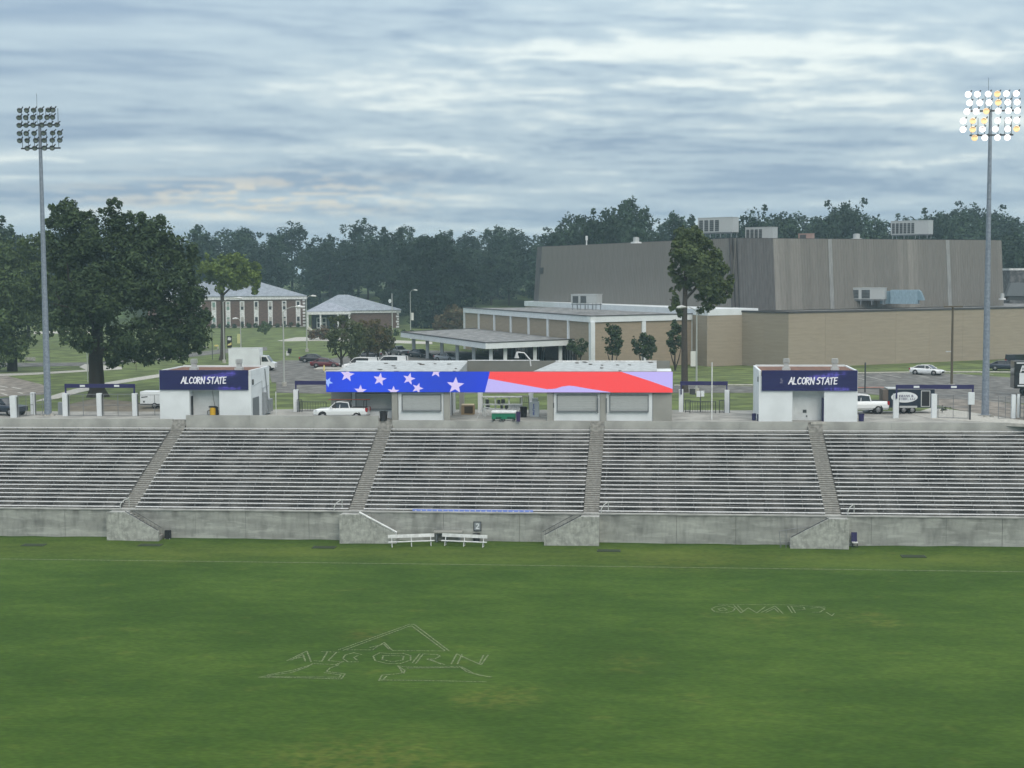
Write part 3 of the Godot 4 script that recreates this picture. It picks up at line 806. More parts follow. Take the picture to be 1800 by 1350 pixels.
func grandstand() -> void:
	var g := thing("grandstand", "long concrete grandstand with stepped tiers behind the field wall", "grandstand", Vector3(-15, 0, -132))
	var o := -g.position
	var L := -96.0
	var R := 76.0
	for n in ROWS:
		var t := MB.new()
		var z := nose_z(n) - 0.08
		var y := seat_y(n) - 0.30
		t.span(Vector3(L, y - 0.7, z) + o, Vector3(R, y, z - (0.74 if n < ROWS - 1 else 0.9)) + o)
		obj("tier", t, M.tread, g)
	# the end wall up to the concourse, cut at the aisles
	var zt := nose_z(ROWS - 1) - 0.08 - 0.62
	var cuts := [L]
	for a in AX:
		cuts.append(a); cuts.append(a + AISLE)
	cuts.append(R)
	for k in range(0, cuts.size(), 2):
		var len: float = cuts[k + 1] - cuts[k]
		var parts := maxi(1, int(len / 5.3))
		for p in parts:
			var x0: float = cuts[k] + len * p / parts + 0.006
			var x1: float = cuts[k] + len * (p + 1) / parts - 0.006
			var w := MB.new()
			var top := E + (0.50 if k == 4 else 0.10 if k in [0, 2] else 0.03)
			w.span(Vector3(x0, 7.9, zt) + o, Vector3(x1, top, zt - 0.30) + o)
			obj("top_wall", w, M.ledge, g)
	# aisle stairs: two steps to a row
	var step_mesh := MB.new()
	step_mesh.span(Vector3(0, -0.35, 0), Vector3(AISLE - 0.02, 0, -0.40))
	var nose_mesh := MB.new()
	nose_mesh.span(Vector3(0.004, -0.145, 0.004), Vector3(AISLE - 0.024, -0.05, -0.02))
	var sm := step_mesh.mesh(M.step)
	var nm := nose_mesh.mesh(M.step_nose)
	for a in AX:
		for n in range(0, 60):
			var y := seat_y(0) - 0.30 + 0.1443 * (n + 1)
			if y > 8.66: break
			var s := share("aisle_step", sm, g, Vector3(a + 0.01, y, nose_z(0) - 0.08 - 0.37 * n) + o)
			if a != AX[0] and a != AX[5]: share("riser", nm, s, Vector3.ZERO)
		for n in 4:
			var lm := MB.new()
			lm.span(Vector3(0, -0.5, 0), Vector3(AISLE - 0.02, 0, -0.42))
			var ls := obj("aisle_step", lm, M.step, g)
			ls.position = Vector3(a + 0.01, 8.80 + 0.195 * n, -147.05 - 0.25 * n) + o
	# the field wall, cast in bays with open joints
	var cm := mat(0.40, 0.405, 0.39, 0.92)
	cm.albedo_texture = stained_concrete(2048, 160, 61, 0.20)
	var x := L
	var cnt := 0
	rng.seed = 9
	while x < R:
		var w2 := rng.randf_range(4.6, 7.2)
		var x1 := minf(x + w2, R)
		var b := MB.new()
		var u0 := (x - L) / (R - L); var u1 := (x1 - L) / (R - L)
		var z := -131.6 - 0.012 * (cnt % 3)
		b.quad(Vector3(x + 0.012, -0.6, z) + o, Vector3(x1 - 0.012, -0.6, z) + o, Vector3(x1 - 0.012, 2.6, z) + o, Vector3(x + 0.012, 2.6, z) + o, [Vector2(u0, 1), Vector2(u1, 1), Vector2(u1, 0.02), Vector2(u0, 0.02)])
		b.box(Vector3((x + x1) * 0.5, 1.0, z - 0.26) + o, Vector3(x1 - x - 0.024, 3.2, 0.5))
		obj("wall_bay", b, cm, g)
		x = x1
		cnt += 1
	var cap := MB.new()
	cap.span(Vector3(L, 2.61, -131.54) + o, Vector3(R, 2.72, -132.1) + o)
	obj("wall_cap", cap, M.concrete, g)
	var back := MB.new()
	back.span(Vector3(L, -0.6, -132.2) + o, Vector3(R, 2.0, -147.6) + o)
	obj("footing", back, M.concrete, g)

	# benches, one plank run to each row of each section
	var ord := ["bottom", "second", "third", "fourth", "fifth", "sixth", "seventh", "eighth", "ninth", "tenth", "eleventh", "twelfth", "thirteenth", "fourteenth", "fifteenth", "sixteenth", "seventeenth", "eighteenth", "nineteenth", "twentieth", "top"]
	var secs := ["far left section", "section left of the middle", "middle section", "section right of the middle", "far right section"]
	rng.seed = 33
	for s in 5:
		var x0: float = AX[s] + AISLE + 0.02
		var x1: float = AX[s + 1] - 0.02
		for n in ROWS:
			var t := thing("bleacher_bench", "aluminium bench plank, %s row of the %s%s" % [ord[n], secs[s], " counted from the field" if n > 0 and n < 20 else ""], "bench", Vector3((x0 + x1) * 0.5, seat_y(n) - 0.30, nose_z(n)), 0.0, "bench rows of the grandstand")
			var h := (x1 - x0) * 0.5
			var p := MB.new()
			var top := 0.30 + rng.randf_range(-0.006, 0.006)
			var ring0 := []
			for q in [[0.0, top - 0.062], [0.012, top - 0.02], [0.0, top], [-0.30, top + 0.004], [-0.31, top - 0.05], [-0.04, top - 0.05], [-0.035, top - 0.062]]:
				ring0.append(Vector2(q[0], q[1]))
			for k in 7:
				var a: Vector2 = ring0[k]; var b: Vector2 = ring0[(k + 1) % 7]
				p.quad(Vector3(-h, a.y, a.x), Vector3(h, a.y, a.x), Vector3(h, b.y, b.x), Vector3(-h, b.y, b.x))
			for e in [-h, h]:
				p.quad(Vector3(e, top - 0.05, -0.31), Vector3(e, top - 0.05, -0.04), Vector3(e, top, 0.0), Vector3(e, top + 0.004, -0.30))
			obj("seat_plank", p, M.alu, t)
			var br := MB.new()
			var bx := -h + 0.35 + rng.randf() * 0.2
			while bx < h - 0.1:
				br.box(Vector3(bx, (top - 0.05) * 0.5, -0.12), Vector3(0.06, top - 0.06, 0.10))
				br.box(Vector3(bx, top - 0.075, -0.17), Vector3(0.06, 0.04, 0.24))
				bx += 1.62
			var bo := obj("bracket", br, M.bracket, t)
			bo.set_meta("kind", "stuff")

	# flights from the lowest aisles down to the grass
	var fl := [[-49.70, -47.95, -44.85, "leftmost concrete stair block, its dark rail sloping down right"], [-28.05, -26.25, -22.9, "concrete stair block with a thick white sloping handrail"], [-4.70, -6.30, -9.58, "concrete stair block right of the two white benches, sloping down left"], [17.10, 15.35, 12.05, "rightmost concrete stair block with a wire side fence"]]
	var bm := mat(0.45, 0.455, 0.435, 0.92)
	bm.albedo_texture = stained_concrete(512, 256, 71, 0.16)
	for k in 4:
		var e: Array = fl[k]
		var t := thing("stair_block", e[3], "stairs", Vector3(e[0], 0, -130.0))
		var d: float = signf(e[2] - e[0])
		var run: float = absf(e[2] - e[1])
		var head: float = absf(e[1] - e[0])
		var out := [Vector2(0, -0.4), Vector2(d * (head + run), -0.4), Vector2(d * (head + run), 0.92), Vector2(d * head, 2.66), Vector2(0, 2.66)]
		var p := MB.new()
		p.plate(out, Vector3(0, 0, -0.3), Basis(), 0.3)
		for q in p.v.size(): p.u[q] = Vector2(p.v[q].x / 6.0 + k * 0.31, 1.0 - p.v[q].y / 2.9)
		obj("side_wall", p, bm, t)
		var b := MB.new()
		b.span(Vector3(0, -0.4, -0.31), Vector3(d * head, 2.58, -1.55))
		obj("landing", b, M.concrete, t)
		for q in 10:
			var st := MB.new()
			var w := run / 10.0
			st.span(Vector3(d * (head + w * q), -0.4, -0.31), Vector3(d * (head + w * (q + 1)), 2.4 - 0.22 * q, -1.55))
			obj("step", st, M.step, t)
		var r := MB.new()
		if k == 1:
			r.bar(Vector3(d * head, 2.86, -0.1), Vector3(d * (head + run + 0.05), 1.06, -0.1), 0.10, 8)
			r.bar(Vector3(d * (head + run), 1.0, -0.1), Vector3(d * (head + run), 0.7, -0.1), 0.05, 6)
			obj("handrail", r, M.white_trim, t)
		else:
			r.bar(Vector3(d * head, 2.76, -0.12), Vector3(d * (head + run * 0.98), 1.02, -0.12), 0.035, 6)
			obj("handrail", r, M.rail, t)
		if k == 3:
			var fence := MB.new()
			fence.bar(Vector3(d * (head + run * 0.55), 1.95, -0.2), Vector3(d * (head + run + 0.95), 1.55, -0.2), 0.025)
			fence.bar(Vector3(d * (head + run + 0.95), 1.55, -0.2), Vector3(d * (head + run + 0.8), 0.0, -0.2), 0.025)
			fence.bar(Vector3(d * (head + run + 0.35), 1.68, -0.2), Vector3(d * (head + run + 0.35), 0.0, -0.2), 0.03)
			fence.bar(Vector3(d * (head + run + 0.85), 0.5, -0.2), Vector3(d * (head + run), 0.62, -0.2), 0.02)
			for q in 14:
				fence.bar(Vector3(d * (head + run + 0.9 - q * 0.14), 0.1 + q * 0.09, -0.2), Vector3(d * (head + run + 0.9 - q * 0.14), 1.56 + q * 0.025, -0.2), 0.006, 4)
			obj("wire_fence", fence, M.wire, t)
		if k == 0 or k == 2:
			var g2 := MB.new()
			for q in 8: g2.bar(Vector3(d * (head + run * (0.25 + q * 0.12)), 2.3 - 1.5 * (0.25 + q * 0.12) + 0.5, -0.5), Vector3(d * (head + run * (0.25 + q * 0.12)), 2.2 - 1.6 * (0.25 + q * 0.12), -0.5), 0.012, 4)
			g2.bar(Vector3(d * (head + run * 0.2), 2.75, -0.5), Vector3(d * (head + run + 0.15), 1.2, -0.5), 0.025)
			obj("inner_rail", g2, M.rail, t)
	for e in [[-49.0, "small handrail at the foot of the leftmost aisle"], [-28.9, "pale handrail end beside the stair block with the white rail"], [-4.55, "pale handrail end beside the stair block right of the white benches"], [17.2, "pale handrail end on top of the rightmost stair block"]]:
		var h := MB.new()
		h.tube([Vector3(0, 0, 0), Vector3(0.02, 0.45, 0), Vector3(0.25, 0.75, -0.25), Vector3(0.6, 0.95, -0.6)], [0.045], 6)
		h.bar(Vector3(0.62, 0.95, -0.62), Vector3(0.62, 0.1, -0.62), 0.04)
		var o2 := obj("aisle_handrail", h, M.lamp_pole)
		o2.position = Vector3(e[0], 2.7, -131.75)
		tag(o2, e[1], "handrail")

# ---------------------------------------------------------------- floodlights, lamps, gates
func flood_tower(called: String, label: String, at: Vector3, height: float, lit: bool, rows: Array, aim: Vector3) -> void:
	var t := thing(called, label, "floodlight tower", at, 0.0)
	var p := MB.new()
	p.tube([Vector3(0, 0, 0), Vector3(0, height * 0.5, 0), Vector3(0, height + 0.2, 0)], [0.385, 0.27, 0.155], 16)
	for j in [0.36, 0.68]:
		p.tube([Vector3(0, height * j, 0), Vector3(0, height * j + 0.5, 0)], [0.395 - 0.235 * j, 0.390 - 0.235 * j], 16)
	obj("pole", p, M.pole, t)
	var b := MB.new()
	b.prism([Vector2(-0.62, -0.62), Vector2(0.62, -0.62), Vector2(0.62, 0.62), Vector2(-0.62, 0.62)], -0.42, -0.02)
	obj("footing", b, M.path, t)
	var fl := MB.new()
	fl.tube([Vector3(0, -0.02, 0), Vector3(0, 0.05, 0)], [0.56], 16)
	obj("base_flange", fl, M.steel, t)
	var rod := MB.new()
	rod.bar(Vector3(-0.25, height, 0), Vector3(-0.25, height + 3.3, 0), 0.018, 5)
	obj("lightning_rod", rod, M.rail, t)
	for arm in [height, height - 2.42]:
		var a := MB.new()
		a.box(Vector3(0.1, arm, 0.12), Vector3(4.3, 0.16, 0.12))
		for k in 7: a.bar(Vector3(-1.9 + k * 0.66, arm, 0.12), Vector3(-1.9 + k * 0.66, arm + 1.72, 0.10), 0.03, 5)
		obj("crossarm", a, M.hood, t)
	var hood := MB.new()
	var hb := Basis(Vector3.RIGHT, Vector3(0, 0, 1), Vector3.DOWN)
	hood.skin([hood.ring(Vector3(0, 0, -0.40), hb, 0.10, 12), hood.ring(Vector3(0, 0, -0.26), hb, 0.16, 12), hood.ring(Vector3(0, 0, -0.10), hb, 0.26, 12), hood.ring(Vector3(0, 0, 0.0), hb, 0.29, 12)], true, false)
	for q in 7:   # visor over the mouth
		var a0 := PI * (0.12 + 0.76 * q / 7.0); var a1 := PI * (0.12 + 0.76 * (q + 1) / 7.0)
		hood.quad(Vector3(cos(a0) * 0.29, sin(a0) * 0.29, 0), Vector3(cos(a1) * 0.29, sin(a1) * 0.29, 0), Vector3(cos(a1) * 0.27, sin(a1) * 0.29, 0.30 * sin(a1)), Vector3(cos(a0) * 0.27, sin(a0) * 0.29, 0.30 * sin(a0)))
	hood.bar(Vector3(0.1, 0.05, -0.3), Vector3(0.34, 0.36, -0.12), 0.06, 6)
	var hm := hood.mesh(M.hood)
	var lens := MB.new()
	var lr := 0.31 if lit else 0.25
	lens.skin([lens.ring(Vector3(0, 0, -0.06), hb, lr, 14), lens.ring(Vector3(0, 0, 0.03), hb, lr, 14), lens.ring(Vector3(0, 0, 0.12), hb, lr * 0.72, 14)])
	var lw := lens.mesh(M.lamp_on); var lo := lens.mesh(M.lamp_warm); var lx := lens.mesh(M.lamp_off)
	for r in rows:
		for e in r[1]:
			var n := MeshInstance3D.new()
			n.name = "floodlight"
			n.mesh = hm
			n.position = Vector3(e, r[0], 0.34)
			rng.seed = int(e * 100) + int(r[0] * 37)
			n.basis = Basis(Vector3.UP, atan2(aim.x, aim.z) + rng.randf_range(-0.28, 0.28)) * Basis(Vector3.RIGHT, rng.randf_range(0.28, 0.46))
			t.add_child(n, true)
			var warm: bool = lit and r.size() > 2 and r[2].has(r[1].find(e))
			share("lens", (lo if warm else lw) if lit else lx, n, Vector3.ZERO)
	if lit:
		for k in 4:
			var s := SpotLight3D.new()
			s.name = "floodlight_beam_%d" % k
			s.light_energy = 260.0
			s.light_color = Color(1.0, 0.97, 0.95)
			s.light_size = 0.5
			s.spot_range = 220.0
			s.spot_attenuation = 2.0
			s.spot_angle = 32.0
			s.shadow_enabled = true
			s.transform = Transform3D(Basis.looking_at(aim), Vector3(-1.4 + k * 0.95, height - 0.3, 0.9))
			t.add_child(s)

func street_lamp(label: String, at: Vector3, h: float, arm: Vector2, banner := "", mt := "lamp_pole", group := "") -> Node3D:
	var t := thing("street_lamp", label, "street lamp", at, 0.0, group)
	var p := MB.new()
	p.tube([Vector3.ZERO, Vector3(0, h * 0.5, 0), Vector3(0, h, 0)], [0.125, 0.10, 0.075], 10)
	obj("pole", p, M[mt], t)
	var b := MB.new()
	b.tube([Vector3(0, -0.1, 0), Vector3(0, 0.55, 0)], [0.34], 14)
	obj("footing", b, M.path, t)
	var a := MB.new()
	var d := Vector3(arm.x, 0, arm.y)
	a.tube([Vector3(0, h - 0.1, 0), d * 0.25 + Vector3(0, h + 0.35, 0), d * 0.65 + Vector3(0, h + 0.6, 0), d + Vector3(0, h + 0.62, 0)], [0.05, 0.05, 0.04], 8)
	obj("arm", a, M[mt], t)
	var l := MB.new()
	var q := d.normalized()
	l.tube([d * 0.9 + Vector3(0, h + 0.62, 0), d * 1.0 + q * 0.3 + Vector3(0, h + 0.64, 0), d + q * 0.85 + Vector3(0, h + 0.56, 0), d + q * 1.0 + Vector3(0, h + 0.54, 0)], [0.07, 0.2, 0.17, 0.05], 10)
	obj("lamp_head", l, M.white_trim, t)
	if banner:
		var bn := MB.new()
		bn.box(Vector3(-0.42 if banner != "right" else 0.5, h * 0.42, 0.0), Vector3(0.62, 1.9, 0.02))
		obj("banner", bn, M.banner if banner != "yellow" else M.banner_yellow, t)
		var br := MB.new()
		for yy in [0.98, -0.98]: br.bar(Vector3(0, h * 0.42 + yy, 0), Vector3(-0.75 if banner != "right" else 0.82, h * 0.42 + yy, 0), 0.02, 5)
		obj("banner_arm", br, M.rail, t)
	return t

func post(label: String, at: Vector3, w: float, h: float, lean := 0.0) -> void:
	var t := thing("gate_post", label, "post", at, 0.0, "white gate posts along the concourse")
	var b := MB.new()
	b.box(Vector3(0, h * 0.5, 0), Vector3(w, h, w), Basis(Vector3(0, 0, 1), lean))
	obj("shaft", b, M.white, t)
	var s := MB.new()
	s.box(Vector3(w * 0.5 + 0.045, h * 0.47, -0.05), Vector3(0.07, h * 0.96, 0.08))
	obj("hinge_rail", s, M.rail, t)

func header(label: String, a: Vector3, b: Vector3, y: float, plates: Array) -> void:
	var t := thing("gate_header", label, "gate sign", (a + b) * 0.5)
	var h := (b - a) * 0.5
	var m := MB.new()
	m.box(Vector3(0, y, 0), Vector3(absf(h.x) * 2.0 + 0.2, 0.42, 0.10))
	obj("board", m, M.navy, t)
	for s in [-1.0, 1.0]:
		var st := MB.new()
		st.box(Vector3(absf(h.x) * s, y - 0.7, 0), Vector3(0.14, 1.0, 0.12))
		obj("upright", st, M.navy, t)
	for p in plates:
		var pl := MB.new()
		pl.box(Vector3(p * absf(h.x), y, 0.065), Vector3(0.56, 0.2, 0.02))
		obj("nameplate", pl, M.white, t)

func barrier(label: String, at: Vector3, w: float, h: float, bars: int) -> void:
	var t := thing("crowd_barrier", label, "barrier", at, 0.0)
	var m := MB.new()
	for y in [0.12, h]: m.bar(Vector3(-w * 0.5, y, 0), Vector3(w * 0.5, y, 0), 0.035)
	for s in [-0.5, 0.5]: m.bar(Vector3(w * s, 0, 0), Vector3(w * s, h, 0), 0.04)
	obj("frame", m, M.rail, t)
	for k in bars:
		var b := MB.new()
		b.bar(Vector3(-w * 0.5 + w * (k + 1.0) / (bars + 1.0), 0.12, 0), Vector3(-w * 0.5 + w * (k + 1.0) / (bars + 1.0), h, 0), 0.018, 4)
		obj("bar", b, M.rail, t)

func wire_panel(label: String, a: Vector3, b: Vector3, h: float, mid := true) -> void:
	var t := thing("wire_fence", label, "fence", a)
	var d := b - a
	var m := MB.new()
	for y in ([0.06, h * 0.5, h] if mid else [0.06, h]): m.bar(Vector3(0, y, 0), d + Vector3(0, y, 0), 0.028, 5)
	for s in [0.0, 0.5, 1.0]: m.bar(d * s, d * s + Vector3(0, h, 0), 0.032, 5)
	obj("frame", m, M.wire, t)
	var w := MB.new()
	var n := int(d.length() / 0.16)
	for k in n: w.bar(d * (float(k) / n) + Vector3(0, 0.06, 0), d * (float(k) / n) + Vector3(0, h, 0), 0.0035, 3)
	for k in int(h / 0.16): w.bar(Vector3(0, 0.1 + k * 0.16, 0), d + Vector3(0, 0.1 + k * 0.16, 0), 0.0035, 3)
	obj("mesh", w, M.wire, t).set_meta("kind", "stuff")

# ---------------------------------------------------------------- buildings by the stand
func sign_panel(t: Node3D, x0: float, x1: float, y0: float, y1: float, z: float, sd: int) -> void:
	var m := MB.new()
	m.span(Vector3(x0, y0, z - 0.16), Vector3(x1, y1, z - 0.002))
	var s := obj("sign_board", m, M.navy, t)
	var f := MB.new()
	f.quad(Vector3(x0, y0, z), Vector3(x1, y0, z), Vector3(x1, y1, z), Vector3(x0, y1, z))
	var pm := mat(1, 1, 1, 0.5)
	pm.albedo_texture = sign_picture(sd)
	pm.albedo_color = lin(0.9, 0.9, 0.9)
	obj("sign_print", f, pm, s)
	var w := brush_word("ALCORN STATE", (x1 - x0) * 0.515, 0.66, 0.014)
	var o := obj("lettering", w, M.sign_white, s)
	o.position = Vector3((x0 + x1) * 0.5 + (0.36 if sd == 2 else 0.02), y0 + (y1 - y0) * 0.33, z + 0.002)
	if sd == 2:
		var e := MB.new()
		for k in 3: e.box(Vector3(x0 + 1.9 + (k % 2) * 0.05, y0 + 0.82 + k * 0.17, z + 0.006), Vector3(0.26 - 0.04 * k, 0.13, 0.008))
		obj("emblem", e, M.emblem, s)

func kiosk(label: String, x0: float, x1: float, r0: float, r1: float, sx: float, depth: float, sd: int) -> void:
	# white ticket building: two front blocks, a recess between, the sign above, a sunken roof behind a parapet
	var mid := (x0 + x1) * 0.5
	var t := thing("ticket_building", label, "building", Vector3(mid, E, -148.4))
	var a := x0 - mid; var b := x1 - mid; var p := r0 - mid; var q := r1 - mid
	var H := 5.02
	for e in [[a, p], [q, b]]:
		var w := MB.new()
		w.span(Vector3(e[0], -0.05, 0), Vector3(e[1], 3.02, -2.3))
		obj("front_block", w, M.white, t)
	var up := MB.new()
	up.span(Vector3(a, 3.021, 0.0), Vector3(b, H - 0.51, -2.3))
	obj("front_wall", up, M.white, t)
	var rec := MB.new()
	rec.span(Vector3(p, -0.05, -1.2), Vector3(q, 3.02, -2.3))
	obj("recess_wall", rec, M.inner, t)
	var body := MB.new()
	body.span(Vector3(a, -0.05, -2.301), Vector3(b, H - 0.5, -depth))
	obj("rear_block", body, M.white, t)
	var roof := MB.new()
	roof.span(Vector3(a + 0.02, H - 0.499, -0.04), Vector3(b - 0.02, H - 0.06, -depth + 0.2))
	obj("roof", roof, M.roof_red, t)
	for e in [[Vector3(a - 0.01, H - 0.5, 0.01), Vector3(a + 0.22, H + 0.05, -depth)], [Vector3(b - 0.22, H - 0.5, 0.01), Vector3(b + 0.01, H + 0.05, -depth)], [Vector3(a + 0.225, H - 0.5, -depth + 0.22), Vector3(b - 0.225, H + 0.12, -depth - 0.01)]]:
		var w := MB.new()
		w.span(e[0], e[1])
		obj("parapet", w, M.white, t)
	for vx in [0.30, 0.80]:
		var v := MB.new()
		var c := Vector3(lerpf(a, b, vx), H - 0.07, -2.6)
		v.box(c + Vector3(0, 0.12, 0), Vector3(0.78, 0.24, 0.78))
		v.box(c + Vector3(0, 0.48, 0), Vector3(0.46, 0.5, 0.46))
		for k in 3: v.box(c + Vector3(0, 0.74 + k * 0.13, 0), Vector3(0.62, 0.08, 0.62))
		v.box(c + Vector3(0, 1.12, 0), Vector3(0.58, 0.05, 0.58))
		obj("roof_vent", v, M.steel_pale, t)
	sign_panel(t, sx - mid, sx - mid + 9.33, 3.06, 5.10, 0.18, sd)
	if sd == 1:
		var d := MB.new()
		d.span(Vector3(p + 0.001, 0.02, -0.5), Vector3(p + 0.035, 2.35, -1.15))
		obj("side_door", d, M.dark, t)
		var l := MB.new()
		l.span(Vector3(a + 1.32, -0.62, 0.02), Vector3(a + 2.66, -0.051, -0.25))
		obj("foot_panel", l, M.white, t)
		var sh := MB.new()
		for k in 7: sh.span(Vector3(p + 0.45, 0.06 + k * 0.32, -1.199), Vector3(q - 0.3, 0.36 + k * 0.32, -1.175))
		obj("roller_door", sh, M.inner, t)
		var c := MB.new()
		c.tube([Vector3(p + 2.1, 2.9, -1.15), Vector3(p + 2.2, 2.0, -1.13), Vector3(p + 2.42, 1.0, -1.05)], [0.02], 5)
		obj("hanging_cable", c, M.rail, t)
		# the flank that faces the middle of the stand
		var dr := MB.new()
		dr.span(Vector3(b + 0.001, 0.03, -0.55), Vector3(b + 0.06, 2.16, -2.9))
		obj("grey_door", dr, M.door_gray, t)
		var ob := MB.new()
		ob.span(Vector3(b + 0.001, 3.55, -0.45), Vector3(b + 0.12, 4.1, -0.75))
		obj("wall_lamp_box", ob, M.hood, t)
		var cond := MB.new()
		cond.bar(Vector3(b + 0.05, 3.4, -0.9), Vector3(b + 0.05, 3.7, -4.2), 0.02, 5)
		cond.bar(Vector3(b + 0.05, 3.7, -4.2), Vector3(b + 0.05, 0.3, -4.2), 0.02, 5)
		cond.bar(Vector3(b + 0.06, 4.9, -5.4), Vector3(b + 0.06, 1.2, -6.6), 0.05, 6)
		cond.bar(Vector3(b + 0.05, 2.9, -4.6), Vector3(b + 0.05, 3.0, -6.9), 0.03, 5)
		cond.bar(Vector3(b + 0.05, 2.9, -4.6), Vector3(b + 0.05, 0.8, -4.6), 0.03, 5)
		obj("conduit", cond, M.steel, t)
		for e in [[-4.5, 1.3, 0.5, 2.2], [-6.0, 0.75, 1.5, 1.35]]:
			var ac := MB.new()
			ac.span(Vector3(b + 0.001, 0.25, e[0] + e[2] * 0.3), Vector3(b + 0.45, 0.25 + e[3], e[0] - e[2] * 0.7))
			obj("meter_cabinet", ac, M.steel, t)
	else:
		var nt := MB.new()
		nt.box(Vector3(p + 1.32, 0.92, -1.17), Vector3(0.36, 0.30, 0.02))
		nt.box(Vector3(p + 1.52, 0.42, -1.17), Vector3(0.12, 0.15, 0.04))
		obj("door_notice", nt, M.hood, t)
		var ln := MB.new()
		ln.box(Vector3((p + q) * 0.5, 2.34, -1.185), Vector3((q - p) * 0.86, 0.04, 0.02))
		for s in [-0.43, 0.43]: ln.box(Vector3((p + q) * 0.5 + (q - p) * s, 1.2, -1.185), Vector3(0.04, 2.3, 0.02))
		ln.box(Vector3((p + q) * 0.5, 0.22, -1.185), Vector3((q - p) * 0.86, 0.03, 0.02))
		obj("door_frame", ln, M.white, t)
		var dk := MB.new()
		dk.span(Vector3(q - 0.12, 0.0, -0.2), Vector3(q - 0.001, 2.3, -1.1))
		obj("side_door", dk, M.navy, t)
		var lb := MB.new()
		lb.span(Vector3(a - 0.08, 3.9, -0.7), Vector3(a - 0.001, 4.4, -0.95))
		obj("wall_lamp_box", lb, M.hood, t)
		var st := MB.new()
		st.span(Vector3(p + 1.75, -0.2, 0.9), Vector3(p + 3.25, 0.04, 0.5))
		obj("door_step", st, M.path, t)

func shutter(t: Node3D, x0: float, x1: float, y0: float, y1: float, z: float) -> void:
	var f := MB.new()
	f.span(Vector3(x0 - 0.09, y0 - 0.10, z), Vector3(x1 + 0.09, y0, z + 0.28))
	f.span(Vector3(x0 - 0.09, y0, z), Vector3(x0, y1, z + 0.10))
	f.span(Vector3(x1, y0, z), Vector3(x1 + 0.09, y1, z + 0.10))
	f.span(Vector3(x0 - 0.09, y1, z), Vector3(x1 + 0.09, y1 + 0.1, z + 0.12))
	var w := obj("hatch", f, M.door_gray, t)
	var n := 9
	for k in n:
		var s := MB.new()
		var ya := lerpf(y0, y1, float(k) / n); var yb := lerpf(y0, y1, float(k + 1) / n)
		s.quad(Vector3(x0, ya, z + 0.03), Vector3(x1, ya, z + 0.03), Vector3(x1, yb - 0.02, z + 0.055), Vector3(x0, yb - 0.02, z + 0.055))
		s.quad(Vector3(x0, yb - 0.02, z + 0.055), Vector3(x1, yb - 0.02, z + 0.055), Vector3(x1, yb, z + 0.03), Vector3(x0, yb, z + 0.03))
		obj("shutter_slat", s, M.shutter, w)

